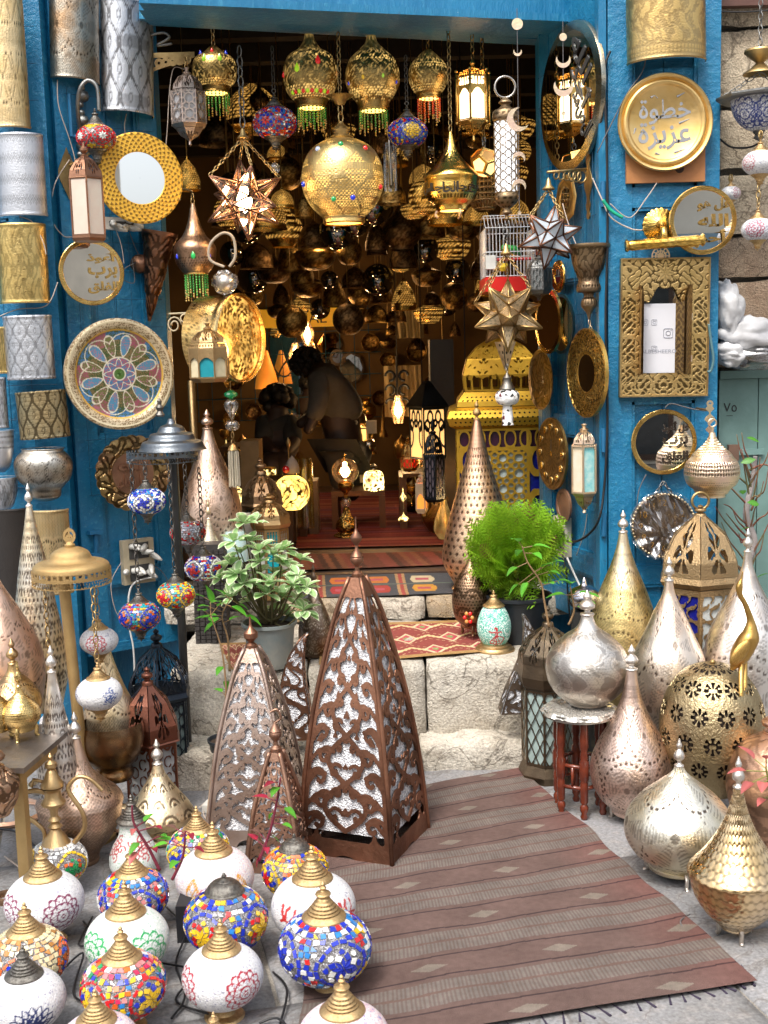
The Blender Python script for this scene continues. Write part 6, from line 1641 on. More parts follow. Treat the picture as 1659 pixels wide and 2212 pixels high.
text('card_print','ALBESHEERO',.02,GT,t,.0002,(-.018,sh+fh_*.28,.0002),arabic=False,width=fw_*.80)
def icon(cx,cy,s_):
 m=MB();n=20
 sq=[(cx+s_*math.copysign(abs(math.cos(a))**.35,math.cos(a)),cy+s_*math.copysign(abs(math.sin(a))**.35,math.sin(a)),.0004)for a in[2*PI*k/n for k in range(n)]]
 m.tube(sq,s_*.07,4,closed=True);m.tube([(cx+s_*.5*math.cos(2*PI*k/14),cy+s_*.5*math.sin(2*PI*k/14),.0004)for k in range(14)],s_*.07,4,closed=True);m.ball((cx+s_*.6,cy+s_*.6,.0004),s_*.1,6,4)
 return m.build('camera_emblem',GT,t)
icon(fw_*.1,fh_*-.08,.017);icon(-fw_*.22,fh_*.08,.010);icon(-fw_*.21,fh_*-.3,.010);icon(-fw_*.42,fh_*.08,.010)
SHB=metal('carved_shutter',(.26,.16,.08),(.18,.11,.06),dark=(.55,.36,.14),rough=.4)
for s_,ang_,hx in((1,math.radians(62),fw_*.56),(-1,math.radians(97),-fw_*.52)):
 sw=fw_*.50;n1,n2=26,90
 X2,Y2=np.meshgrid(np.linspace(0,1,n1),np.linspace(0,1,n2));xf,yf=X2.ravel(),Y2.ravel()
 top=gy0+(gy1-gy0)*(1.0-.0*xf-.16*(1-xf if False else xf)**2)
 yv=gy0+yf*(top-gy0)
 pp=(np.abs(curl(xf*sw,yv,130))<.3)*1.0*(xf>.06)*(xf<.94)
 V=np.stack([hx-s_*xf*sw*math.cos(ang_),yv,.014+xf*sw*math.sin(ang_)],1)
 i_,j_=np.meshgrid(np.arange(n1-1),np.arange(n2-1));q_=(j_*n1+i_).ravel()
 Vb=V+np.array([[s_*.008*math.sin(ang_),0,.008*math.cos(ang_)]])
 F1=np.stack([q_,q_+1,q_+n1+1,q_+n1],1)
 mk('shutter',np.vstack([V,Vb]),np.vstack([F1,F1[:,::-1]+len(V)]),SHB,t,False,{'pat':np.r_[pp,pp]})
for yy_ in(fh_*.15,-fh_*.45):MB().box(fw_*.55,fw_*.62,yy_-.012,yy_+.012,.014,.020).build('hinge',BRASSL(),t)
wire('bead_string',[RPW.at(x,y,.04)for x,y in[(1531,700),(1536,740),(1541,775),(1536,800),(1528,803)]],.005,plain('blue_grey_beads',(.10,.20,.22),.3),None,'string of blue-grey beads beside the shuttered mirror','beads',n=6)
P=W(1538,990,4.18);t=thing('hanging_brass_lamp','brass onion-shaped lamp with a band of openwork, hanging at the right edge of the pilaster','lamp',P)
pr=pf(P,[(934,6),(945,9),(960,19),(972,32),(982,42),(986,44),(1000,55),(1010,58),(1030,58),(1045,52),(1056,40),(1060,37),(1066,33),(1068,29),(1073,29)])
lathe('shade',pr,BRASSL(),t,n=220,m=100,pat=p_sum(p_holes(60,.012,.09,((.62,.95),)),lambda u,v,s:1.0*(v>.36)*(v<.55)*(np.abs(np.sin(2*PI*u*30))*np.abs(np.sin(v*62))>.42),p_holes(70,.008,.1,((.05,.3),),.6)),depth=.002)
MB().tube(bez([(0,0,pr[-1][1]),(0,.0,pr[-1][1]+.02)]),.006,8).build('stem',BRASSL(),t)
ring('ring',.014,.003,BRASSL(),t,(0,0,pr[-1][1]+.034),axis='y')
t=wallthing('hook_plate','pierced brass hook plate the onion-shaped lamp hangs from','hook',Wall((RPW.A.x,4.22),(RPW.B.x,4.22)).at(1533,905,0),RPW)
sheet('plate',lambda X,Y:np.maximum.reduce([.008*(1.3+np.cos(Y*150))*np.clip((.055-np.abs(Y))*50,-1,1)-np.abs(X),np.minimum(.012-np.hypot(X,Y-.055),np.hypot(X,Y-.055)-.005)]),-.03,.03,-.06,.075,22,50,BRASSL(),t,.003)
MB().bar((0,.03,0),(0,.03,-.18),.004,6).build('pin',BRASSD(),t)
wire('cord',[W(x,y,4.35)for x,y in[(1436,882),(1450,872),(1490,882),(1524,888)]],.002,CORDD,None,'grey wire from the low round mirror to the hook plate','cable')
wire('cord',[RPW.at(x,y,.03)for x,y in[(1419,395),(1395,430),(1360,470),(1318,440)]],.0022,CORD,None,'pale cord drooping under the plywood board','cable')
wire('cord',[RPW.at(x,y,.03)for x,y in[(1395,128),(1385,160),(1350,210),(1290,330)]],.0022,CORDD,None,'grey cord running down from the wide brass drum','cable')
wire('cord',[RPW.at(x,y,.03)for x,y in[(1396,1025),(1380,1060),(1375,1110)]],.002,CORDD,None,'grey cord hanging below the low round mirror','cable')
t=wallthing('wrapped_clock','dark round clock with a beaded rim, wrapped in crinkled clear plastic, low on the pilaster','clock',Wall((RPW.A.x,4.36),(RPW.B.x,4.36)).at(1432,1135,0),RPW,tilt=-.1)
r=M(70,t.location)
lathe('dial',[(r,-.01),(r,.012),(r*.93,.016),(r*.9,.006),(.001,.006)],metal('dark_dial',(.20,.15,.12),(.13,.10,.085),rough=.35),t,n=64)
for k in range(54):
 a=2*PI*k/54;
 if k==0:b0=MB().ball((0,0,0),.0065,6,4).build('rim_bead',BRASSL(),t,True,loc=(r*.965,0,.016))
 else:copy(b0,loc=(r*.965*math.cos(a),r*.965*math.sin(a),.016))
for k in range(1,13):
 a=PI/2-k*PI/6;text('numeral',str(k),.034,GOLD(),t,.001,(r*.7*math.cos(a),r*.7*math.sin(a),.008),arabic=False)
NXX=46;V=[];rn=random.Random(9)
for j in range(NXX):
 for i in range(NXX):
  x,y=-1.12+2.24*i/(NXX-1),-1.05+2.15*j/(NXX-1);d=math.hypot(x,y)
  f=math.sin(9*math.atan2(y+.25,x))*.006*min(1,d*1.5)+.003*math.sin(23*x+9*y)
  V.append((x*r*min(1,1.08/max(d,.01)),y*r*min(1,1.08/max(d,.01)),.026+f+.008*math.sin(7*x+3)*math.cos(6*y)))
mk('plastic_wrap',V,[(j*NXX+i,j*NXX+i+1,(j+1)*NXX+i+1,(j+1)*NXX+i)for j in range(NXX-1)for i in range(NXX-1)],glassmat('clear_plastic_wrap'),t,True)
mb=MB();chain(mb,(-.045,r*.8,.02),(0,r*1.35,.02),.02,.002);chain(mb,(.045,r*.8,.02),(0,r*1.35,.02),.02,.002);mb.build('chain',IRON(),t,True)
# ---- far right: hanging lamp with chains, bags, vine
P=W(1640,236,4.35);t=thing('hanging_bowl_lamp','large blue-patterned silver mosaic bowl lamp under a flat octagonal top, right edge','lamp',P);Z=lambda y:zat(P,y)-P.z;r=M(60,P)
poly(t,'flat_top',8,[(M(82,P),Z(215)),(M(84,P),Z(211)),(M(84,P),Z(207)),(M(10,P),Z(198))],IRON(),.2)
bprof=[(r*math.sin(a),Z(214)-(Z(214)-Z(284))*math.cos(a))for a in np.linspace(.1,PI/2,56)]
def motp(u,v,s):
 rr=np.interp(s,np.linspace(0,s.max(),56),[p[0]for p in bprof]);o=np.zeros_like(u)
 for k in range(6):
  d=(u*2*PI-(-PI/2+.1+k*PI/3)+PI)%(2*PI)-PI
  o=np.maximum(o,m_mandala(d*rr/.062,(s-s.max()*.6)/.062))
 return o
lathe('bowl',bprof,bead_colors('silver'),t,n=200,pat=motp,colf=lambda u,v,s:np.tile(np.array((.02,.04,.2),np.float32),(len(u),1)))
lathe('drop_cup',[(.004,Z(304)),(.02,Z(298)),(.012,Z(292)),(.022,Z(284))],IRON(),t,n=20)
lathe('ceiling_cup',[(M(36,P),Z(160)),(M(34,P),Z(156)),(M(20,P),Z(148)),(M(8,P),Z(136)),(M(24,P),Z(122)),(M(34,P),Z(112)),(M(33,P),Z(108))],BRASSD(),t,n=32)
for ca,cb in(((0,0,Z(112)),(0,0,Z(0))),((-M(78,P),0,Z(208)),(0,0,Z(158))),((M(78,P),0,Z(208)),(0,0,Z(158)))):mb=MB();chain(mb,ca,cb,.028,.002);mb.build('chain',IRON(),t,True)
G_WH='white beaded globe lamps hanging on chains at the right edge'
WB=dict(beads='silver',mcol=(.3,.02,.06),az=(-.5,1.2))
hang_lamp(1642,352,38,4.22,'larger white beaded globe lamp hanging below the blue-patterned bowl, right edge',dict(beads='white',mcol=(.35,.1,.12),az=(-1.1,),mr=.5),290,'brass',G_WH)
hang_lamp(1637,496,35,4.20,'smaller beaded globe lamp with a red rosette, lowest on the chain at the right edge',WB,400,'brass',G_WH)
hang_lamp(1578,418,22,4.5,'small white globe lamp half hidden behind the gilt mirror at the pilaster edge',dict(beads='white',mcol=(.3,.02,.06),az=(.6,)),385,'brass',G_WH)
wire('cable',[W(x,y,4.5)for x,y in[(1555,300),(1580,318),(1620,318),(1645,305)]],.004,BC,None,'black cable sagging across the stone wall at the right edge','cable')
wire('cable',[W(x,y,4.5)for x,y in[(1545,24),(1600,26),(1670,22)]],.003,BC,None,'black cable along the brown board at the top right','cable')
wire('rail',[W(x,y,4.5)for x,y in[(1555,190),(1590,215),(1680,190)]],.001,BC,None,'thin dark wire crossing the stone wall','wire')
BAG=plain('white_bag',(.60,.60,.61),.6,bump=.25,bs=30,bd=.006,spec=.2)
for k,(x,y,w_,h_,lb,mt)in enumerate([(1572,668,34,70,'white paper bag with a red mark leaning against the stone wall',BAG),(1620,722,80,46,'crumpled white plastic bag bulging from the green door frame',BAG),(1640,768,100,34,'folded clear plastic sheet draped under the white bag',glassmat('grey_plastic_sheet',(.7,.7,.72),.15,.6)),(1575,765,40,34,'small crumpled white wad of plastic beside the folded sheet',BAG)]):
 P=W(x,y,4.5);a,b=M(w_,P),M(h_,P);rn=random.Random(k)
 from mathutils import noise as mn
 V=[];n=30;Fs=[]
 for j in range(n+1):
  for i in range(n):
   th,ph=2*PI*i/n,PI*j/n-PI/2
   d=Vector((math.cos(ph)*math.cos(th),math.cos(ph)*math.sin(th),math.sin(ph)))
   f=1+.45*abs(mn.noise(d*1.7+Vector((k*5,0,0))))-.12*abs(mn.noise(d*4+Vector((0,k,0))))
   V.append((d.x*a*f*.8,d.y*.08*f,d.z*b*f*.8+(.12*d.x*-b)))
 for j in range(n):
  for i in range(n):Fs.append((j*n+i,j*n+(i+1)%n,(j+1)*n+(i+1)%n,(j+1)*n+i))
 o=mk('plastic_bag',V,Fs,mt,None,True,loc=P);tag(o,lb,'bag')
t=thing('climbing_vine','nearly bare climbing vine with grey stem and red-green shoots before the green door','plant',G(1625,1640))
P=t.location;BK=plain('grey_bark',(.34,.30,.29),.85,bump=1,bs=60);SHT=plain('red_green_shoot',(.14,.14,.06),.6,col2=(.24,.05,.04))
def vp(x,y,Y=4.38):return W(x,y,Y)-P
MB().tube(bez([vp(1618,1400),vp(1612,1240),(vp(1628,1170)),vp(1612,1110),vp(1625,1040),vp(1632,985)]),[.02-.012*i/50 for i in range(51)],8).build('trunk',BK,t,True)
rn=random.Random(17)
for k in range(26):
 x0,y0=1618+rn.uniform(-6,8),rn.uniform(1000,1290);dx=rn.choice((-1,1,-1))*rn.uniform(15,75);dy=-rn.uniform(20,110)
 pts=[vp(x0,y0),vp(x0+dx*.4,y0+dy*.35,4.36),vp(x0+dx*.75,y0+dy*.6+rn.uniform(-15,15),4.34),vp(x0+dx,y0+dy,4.33)]
 MB().tube(bez(pts,5),.0045,5,.0015).build('shoot',SHT,t,True)
lm=leaf_mesh('leaf',.055,.026,leafmat(),mid=(.08,.26,.03),shape='lance');lme=lm.data;bpy.data.objects.remove(lm)
for k,(x,y)in enumerate([(1605,1068),(1640,1090),(1600,1000),(1632,1250),(1640,955),(1590,1150)]):
 add_mesh('leaf',lme,t,vp(x,y,4.33),1.0,(.6,rn.uniform(-1,1),rn.uniform(0,6)))
 # ================================================================== SHOP INTERIOR
RUGI=plain('dark_striped_rug',(.10,.02,.018),.9)
def rug(name,label,corners,z,nu,nv,colf,amp=.002,fringe=None,thick=.008,mat=None,seed=0,wav=.006):
 """corners: four ground points; a woven sheet with its own ripple and uneven edges"""
 from mathutils import noise as mn
 A,B,C,D=[Vector(c)for c in corners];V=[];UV=[]
 for j in range(nv+1):
  for i in range(nu+1):
   u,v=i/nu,j/nv
   p=A*(1-u)*(1-v)+B*u*(1-v)+C*u*v+D*(1-u)*v
   e=wav*mn.noise(Vector((v*9,seed,0)));p=p+(B-A).normalized()*e*(1 if i in(0,nu)else .6)
   p.z=z(p)if callable(z)else z
   p.z+=thick+amp*(1+mn.noise(Vector((p.x*4,p.y*5,seed))))
   V.append(p);UV.append((u,v))
 UV=np.array(UV);Cc=colf(UV[:,0],UV[:,1])
 nrm=len(V);i_,j_=np.meshgrid(np.arange(nu),np.arange(nv));q=(j_*(nu+1)+i_).ravel()
 t=thing(name,label,'rug',V[0])
 V=[v-V[0].copy()*0 for v in V]
 W_=np.array([tuple(v)for v in V])-np.array(tuple(V[0]))
 mk('weave',W_,np.stack([q,q+1,q+nu+2,q+nu+1],1),mat or colmat('woven_wool',rough=.95,bump=.9,bs=420,var=.14,vs_=45,spec=.15,bd=.003),t,True,{'col':Cc})
 if fringe:
  mb=MB();rn=random.Random(seed)
  for(pa,pb,n,ln)in fringe:
   pa,pb=Vector(pa),Vector(pb)
   d=(pb-pa);nn=Vector((d.y,-d.x,0)).normalized()
   for k in range(n):
    p=pa+d*(k+.5)/n-V[0];l_=ln*rn.uniform(.5,1.1);s_=rn.uniform(-.5,.5)
    e1=p+nn*l_*.5+d.normalized()*s_*l_*.5;e2=p+nn*l_+d.normalized()*s_*l_
    e1.z=p.z-thick*.2;e2.z=p.z-thick*.6
    mb.tube(bez([p,e1,e2],4),.0035,5,.0015)
  mb.build('fringe',plain('dark_fringe',(.035,.025,.05),.9),t,True,kind='stuff')
 return t
def stripes(seed,cols,n):
 rs=np.random.default_rng(seed);ix=rs.integers(0,len(cols),n)
 return lambda u,v:np.array(cols,np.float32)[ix[np.clip((v*n).astype(int),0,n-1)]]
DRK=[(.10,.02,.022),(.13,.03,.03),(.07,.015,.02),(.10,.03,.05),(.16,.06,.045)]
zf=.472
rug('striped_rug','long dark red striped rug on the shop floor under the crackle-glass lamp',[G(640,1188,zf),G(968,1180,zf),Vector((.62,8.6,zf)),Vector((-.62,8.6,zf))],.472,20,160,stripes(3,DRK,60),.002,None,.006,seed=2)
rug('striped_rug','red-brown striped rug lying just inside the sill, between the doors',[G(620,1236,.474),G(970,1222,.474),G(965,1193,.474),G(640,1200,.474)],.474,120,20,lambda u,v:stripes(8,[(.20,.06,.045),(.14,.05,.035),(.08,.04,.03),(.22,.09,.05)],26)(v,(u+.1*v)%1),.002,None,.004,seed=4)
def kilim1(u,v):
 C=np.tile(np.array((.065,.065,.07),np.float32),(len(u),1))
 for c0,cols in((.28,((.5,.16,.04),(.3,.04,.04))),(.5,((.42,.15,.04),(.3,.05,.04))),(.78,((.46,.38,.24),(.45,.22,.04)))):
  for kk,vc in enumerate((.28,.72)):
   m=(np.abs(u-c0)<.075-.02*np.floor(np.abs(v-vc)*22)/4)&(np.abs(v-vc)<.16)
   C[m]=cols[(kk+1)%2];C[m&(np.abs(v-vc)<.05)&(np.abs(u-c0)<.04)]=(.35,.08,.1)
 for s0 in(.15,.4,.645):C[np.abs(u-s0)<.03]=(.32,.2,.1);C[np.abs(u-s0)<.012]=(.28,.06,.05)
 C[(v>.47)&(v<.53)]=(.10,.12,.10)
 return C
rug('geometric_kilim','charcoal kilim with orange stepped medallions draped over the stone sill',[G(640,1296,.462),G(1000,1284,.462),G(985,1240,.462),G(640,1247,.462)],.462,220,60,kilim1,.003,None,.004,seed=5)
def kilim2(u,v):
 C=np.tile(np.array((.24,.06,.05),np.float32),(len(u),1));edge=(u<.05)|(u>.95)|(v<.07)|(v>.93)
 zz=fr(u*4+.5*(np.floor(v*3)%2));d=np.abs(zz-.5)*2;y=fr(v*3)
 line=np.abs(y-(.5+.42*(d-.5)))
 ft=.05+.03*(np.sin(u*260)>0)
 C[line<ft]=(.60,.46,.24)
 m=np.abs(y-.5)+d*.8<.42;C[m]=(.6,.48,.3);m=np.abs(y-.5)+d*.8<.30;C[m]=(.42,.07,.09);m=np.abs(y-.5)+d*.8<.14;C[m]=(.2,.26,.1)
 C[(line>.24)&(line<.27)&(np.sin(u*200)>0)]=(.5,.36,.2);C[edge]=(.34,.20,.08)
 return C
rug('red_kilim','red and cream zigzag kilim on the stone tread behind the tall copper pyramid',[G(690,1440,.366),G(1100,1408,.366),G(1035,1342,.366),G(690,1352,.366)],.366,240,110,kilim2,.004,None,.003,seed=6)
rug('red_kilim','small red kilim with a tan fringe hanging down the tread beside the wicker stand',[W(500,1452,4.14),W(556,1446,4.14),W(556,1335,4.55),W(470,1335,4.55)],lambda p:p.z*.0+(.366 if p.y>4.16 else .366),60,60,kilim2,.003,None,.003,seed=7)
P=G(750,1160,.476);t=thing('crackle_glass_lamp','lit crackle-glass globe on an embossed brass and crystal stem, standing on the shop rug','lamp',P);Z=lambda y:zat(P,y)-P.z
EB=metal('embossed_dark_brass',(.55,.36,.10),(.35,.2,.05),rough=.2)
lathe('base',[(M(29,P),0),(M(29,P),.01),(M(20,P),Z(1148)),(M(24,P),Z(1140)),(M(22,P),Z(1128)),(M(10,P),Z(1112)),(M(6,P),Z(1096))],EB,t,n=90,m=50,pat=p_arab(8,90,.3,.9),depth=.003)
lathe('crystal_ball',[(.004,Z(1097)),(M(9,P),Z(1092)),(M(11,P),Z(1086)),(M(9,P),Z(1078)),(.004,Z(1074))],glassmat('ribbed_clear_glass',(.85,.78,.7),.06,.45),t,n=16,m=10)
lathe('cup',[(M(4,P),Z(1076)),(M(5,P),Z(1066)),(M(15,P),Z(1055)),(M(17,P),Z(1047)),(M(12,P),Z(1040))],EB,t,n=60,m=24,pat=p_arab(6,120,.3,.8),depth=.002)
rg=M(29,P);zc=Z(1018)
lathe('glass_globe',[(rg*math.sin(a),zc-rg*math.cos(a))for a in np.linspace(.35,PI-.1,24)],glassmat('amber_crackle_glass',(1.0,.62,.25),.12,.3),t,n=40)
lathe('bulb',[(.001,zc-.035),(.016,zc-.025),(.022,zc-.005),(.018,zc+.015),(.010,zc+.03),(.012,zc+.045),(.001,zc+.055)],BULB,t,n=20,m=20)
lathe('finial',[(.012,zc+rg),(.004,zc+rg+.008),(.01,zc+rg+.016),(.001,zc+rg+.028)],EB,t,n=10)
light(P+Vector((0,-.0,zc)),3,r=.03)
BWL=Wall((-1.6,9.08),(1.45,9.08))
def bmir(x,y,w_,h_,n,label,ph=0.0,fr_=(.03,.016,.01),mat=None,name='wall_mirror',border=1.06):
 t=wallthing(name,label,'mirror',BWL.at(x,y,.01),BWL,'mirrors on the back wall of the shop');a,b=M(w_/2,t.location),M(h_/2,t.location)
 o=MB().lathe([(border,0),(border,.02),(1.0,.022)],n,ph,False).build('frame',plain('thin_dark_frame',fr_,.4),t);o.scale=(a,b,1)
 o=MB().lathe([(1.0,.018),(.001,.0181)],n,ph,False).build('mirror_glass',mat or mirrormat('back_mirror',(.8,.82,.85),.02),t);o.scale=(a,b,1);o.location.z=.001
bmir(612,745,58,66*2,40,'oval mirror at the back, reflecting the bright street')
bmir(660,835,118,140,48,'big round mirror at the back behind the stooping man')
bmir(712,746,54,58,6,'dark hexagonal mirror at the back',mat=mirrormat('smoky_mirror',(.18,.12,.07)))
bmir(676,770,34,66,4,'tall diamond mirror left of the stooping man’s head',PI/2)
bmir(712,800,54,78,3,'triangular mirror right of the stooping man’s head',PI/2)
bmir(760,795,46,60,8,'pale quatrefoil mirror in a looping frame at the back',fr_=(.12,.09,.06),border=1.2)
bmir(652,752,24,24,24,'small dark eye disc left of the hexagonal mirror',name='eye_disc',border=1.5)
bmir(730,772,24,24,24,'small blue eye disc right of the hexagonal mirror',mat=plain('blue_eye',(.05,.12,.35),.3),name='eye_disc',border=1.5)
t=wallthing('letter_sign','yellow lit sign strip with black capitals high on the back wall','sign',BWL.at(640,687,.03),BWL)
sw=M(110,t.location)
MB().box(-sw,sw,-.07,.07,-.01,.01).build('panel',emitmat('yellow_sign',(.9,.55,.04),.07),t)
text('sign_letters','RI',.12,plain('black_letters',(.03,.02,.01),.5),t,.002,(-sw*.82,0,.013),arabic=False)
text('sign_letters','AL',.12,plain('black_letters',(.03,.02,.01),.5),t,.002,(sw*.42,0,.013),arabic=False)
wiregrid('dark wire grid over the ochre back wall behind the mirrors',BWL,.2,1.6,1.0,1.95,.11,.03,.003)
for k,(x,y,Y,e,nm,lb)in enumerate([(575,800,8.4,2.5,'cone','orange lit cone lamp at the back left of the shop'),(664,722,8.5,2.5,'ball','faceted glass lamp with a bare bulb at the back'),(860,885,7.6,3,'ball','bare glowing bulb in a clear shade hanging before the cream cloth'),(638,770,7.9,3,'ball','small lit bulb beside the oval mirror'),(915,975,6.3,1,'ball','low amber bulb between the lanterns on the right'),(1010,1080,5.9,0,'ball','small amber bulb low behind the yellow tower')]):
 P=W(x,y,Y);t=thing('glowing_lamp',lb,'lamp',P)
 if nm=='cone':lathe('shade',[(M(26,P),-.13),(M(24,P),-.08),(M(9,P),.09),(.015,.14)],emitmat('orange_shade',(1.0,.36,.04),.14),t,n=32,m=12);light(P+Vector((0,-.15,-.3)),e)
 else:
  lathe('bulb',[(.001,-.045),(.02,-.03),(.024,0),(.012,.035),(.012,.05)],BULB,t,n=14,m=12)
  lathe('clear_shade',[(.03,-.09),(M(13,P),-.05),(M(15,P),0),(.02,.09)],glassmat('amber_crackle_glass'),t,n=18,m=12)
  MB().bar((0,0,.05),(0,0,2.95-P.z),.003,4).build('flex',BC,t)
  if e:light(P+Vector((0,-.06,-.02)),e,r=.05)
light((-.3,6.4,2.1),1.3,r=.03);light((.4,7.6,2.2),1.6,r=.03)  # two unseen fill lamps without bulbs, added for glints on the brass
for k,(x,y,w_,h_,Y,lb)in enumerate([(870,845,40,110,8.0,'cream cloth hanging on the right inner wall behind the bulb'),(885,700,30,60,8.2,'pale cloth hanging high on the right inner wall')]):
 P=W(x,y,Y);a,b=M(w_,P),M(h_/2,P);V=[]
 for j in range(13):
  for i in range(25):V.append((-a+2*a*i/24,.03*math.sin(i*1.1+j*.12),-b+2*b*j/12))
 o=mk('cream_cloth',V,[(j*25+i,j*25+i+1,(j+1)*25+i+1,(j+1)*25+i)for j in range(12)for i in range(24)],plain('cream_cloth',(.5,.4,.22),.9),None,True,loc=P);tag(o,lb,'cloth')
t=thing('scroll_ornament','black wrought scroll ornament hanging before the cream cloth','ornament',W(858,842,7.7));mb=MB()
for sx in(-1,1):
 for sy in(-1,0,1):mb.tube([(sx*(.045+.03*math.cos(a)),0,sy*.09+.032*math.sin(a))for a in[k*.55 for k in range(10)]],.009,5)
mb.bar((0,0,-.15),(0,0,.22),.008,5).build('scrolls',BLK(),t,True)
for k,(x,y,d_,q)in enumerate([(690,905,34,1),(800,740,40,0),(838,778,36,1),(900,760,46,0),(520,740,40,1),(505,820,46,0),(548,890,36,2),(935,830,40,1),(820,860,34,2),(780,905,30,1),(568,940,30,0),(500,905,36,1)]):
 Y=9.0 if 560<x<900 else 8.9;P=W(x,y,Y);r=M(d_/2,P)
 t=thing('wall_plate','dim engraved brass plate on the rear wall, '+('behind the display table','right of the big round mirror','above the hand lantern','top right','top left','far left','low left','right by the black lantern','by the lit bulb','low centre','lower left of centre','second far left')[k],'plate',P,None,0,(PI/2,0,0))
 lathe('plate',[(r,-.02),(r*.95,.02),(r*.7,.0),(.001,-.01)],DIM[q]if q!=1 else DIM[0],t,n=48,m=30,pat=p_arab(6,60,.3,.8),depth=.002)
def skin(name,pts,edges,mat,parent,root=0,sub=2,loc=(0,0,0)):
 me=bpy.data.meshes.new(name);me.from_pydata([p[:3]for p in pts],edges,[])
 o=bpy.data.objects.new(name,me);COL.objects.link(o);o.parent=parent;o.location=loc
 sk=o.modifiers.new('skin','SKIN');sk.use_smooth_shade=True
 me.skin_vertices[0].data[root].use_root=True
 for i,p in enumerate(pts):
  r_=p[3];me.skin_vertices[0].data[i].radius=r_ if isinstance(r_,tuple)else(r_,r_)
 sb_=o.modifiers.new('subdivision','SUBSURF');sb_.levels=sub;sb_.render_levels=sub
 me.materials.append(mat);return o
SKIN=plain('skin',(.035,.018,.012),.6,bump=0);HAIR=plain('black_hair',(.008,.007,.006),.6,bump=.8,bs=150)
P=W(752,1075,7.0);P.z=.475
t=thing('person','person in a grey sweater and black trousers stooping over the goods inside the shop','person',P)
def w2(x,y,dY=0):v=W(x,y,7.0+dY)-P;return(v.x,v.y,v.z)
hip,ch,nk,hd=w2(742,905),w2(700,815),w2(676,795),w2(658,790)
L=lambda p,r:(p[0],p[1],p[2],r)
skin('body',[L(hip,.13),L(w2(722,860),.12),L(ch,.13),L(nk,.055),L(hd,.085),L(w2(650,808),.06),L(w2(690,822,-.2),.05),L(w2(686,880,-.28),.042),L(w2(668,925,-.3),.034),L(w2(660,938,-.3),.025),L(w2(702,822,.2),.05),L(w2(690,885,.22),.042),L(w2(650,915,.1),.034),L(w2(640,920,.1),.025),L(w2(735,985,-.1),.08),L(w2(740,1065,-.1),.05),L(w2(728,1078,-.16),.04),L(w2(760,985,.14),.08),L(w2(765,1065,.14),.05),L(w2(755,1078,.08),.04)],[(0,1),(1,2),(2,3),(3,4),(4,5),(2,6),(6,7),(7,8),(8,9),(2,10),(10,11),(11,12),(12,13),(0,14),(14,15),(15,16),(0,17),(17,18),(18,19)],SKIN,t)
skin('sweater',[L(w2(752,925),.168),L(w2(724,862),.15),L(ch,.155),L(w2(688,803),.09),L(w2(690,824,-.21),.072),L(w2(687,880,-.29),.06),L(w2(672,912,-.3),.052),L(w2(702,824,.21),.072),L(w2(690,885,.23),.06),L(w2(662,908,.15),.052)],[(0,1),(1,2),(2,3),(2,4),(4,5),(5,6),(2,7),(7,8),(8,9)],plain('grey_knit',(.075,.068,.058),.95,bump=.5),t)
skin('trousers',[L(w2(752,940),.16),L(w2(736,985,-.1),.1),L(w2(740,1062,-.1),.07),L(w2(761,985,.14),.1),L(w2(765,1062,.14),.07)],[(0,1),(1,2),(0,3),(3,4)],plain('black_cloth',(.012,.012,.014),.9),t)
mb=MB();rn=random.Random(2)
for k in range(160):
 d=Vector((rn.gauss(0,1),rn.gauss(0,1),rn.gauss(.5,1))).normalized();mb.ball(Vector(w2(661,782))+Vector((d.x*.088,d.y*.088,d.z*.08)),.017,6,4)
mb.build('hair',HAIR,t,True)
P=W(598,1010,7.3);P.z=.475;t=thing('person','dim figure seated low at the left of the shop, wearing a pale open shirt','person',P)
def w3(x,y,dY=0):v=W(x,y,7.3+dY)-P;return(v.x,v.y,v.z)
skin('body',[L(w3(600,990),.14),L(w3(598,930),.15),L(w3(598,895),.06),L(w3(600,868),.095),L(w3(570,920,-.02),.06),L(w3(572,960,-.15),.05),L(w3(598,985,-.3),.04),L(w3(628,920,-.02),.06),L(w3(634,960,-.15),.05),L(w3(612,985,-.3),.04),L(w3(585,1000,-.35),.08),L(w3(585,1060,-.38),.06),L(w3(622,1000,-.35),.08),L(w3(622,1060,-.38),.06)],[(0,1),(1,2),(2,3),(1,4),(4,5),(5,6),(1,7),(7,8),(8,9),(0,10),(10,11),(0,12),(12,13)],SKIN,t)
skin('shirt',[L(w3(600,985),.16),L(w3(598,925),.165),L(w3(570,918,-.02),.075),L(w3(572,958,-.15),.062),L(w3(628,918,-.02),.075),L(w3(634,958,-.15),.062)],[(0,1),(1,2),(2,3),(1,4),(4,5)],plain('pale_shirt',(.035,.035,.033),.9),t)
mb=MB()
for k in range(50):
 d=Vector((rn.gauss(0,1),rn.gauss(.3,1),rn.gauss(.8,1))).normalized();mb.ball(Vector(w3(600,862))+Vector((d.x*.09,d.y*.09,d.z*.07)),.035,6,4)
mb.build('hair',HAIR,t,True)
def table(name,label,x,y,w_,d,top_z,legz,mat,z0=.475,th=.02,legw=.018,cat='table',Y=None,rz=0.0):
 P=G(x,y,top_z)if Y is None else W(x,y,Y);a=M(w_/2,P)
 t=thing(name,label,cat,(P.x,P.y,z0),None,rz)
 h=top_z-z0
 MB().box(-a,a,-d/2,d/2,h-th,h).build('top',mat,t)
 for sx in(-1,1):
  for sy in(-1,1):MB().box(sx*(a-legw)-legw,sx*(a-legw)+legw,sy*(d/2-legw)-legw,sy*(d/2-legw)+legw,0,h-th-.001).build('leg',legz,t)
 return t,a
table('display_table','dark table with glass jars in the middle of the shop',775,1050,112,.5,.70,WOODD,WOODD,th=.03)
table('side_table','small dark table with a red ball and shells, left inside the doorway',606,1032,54,.25,.84,WOODD,WOODD,th=.02)
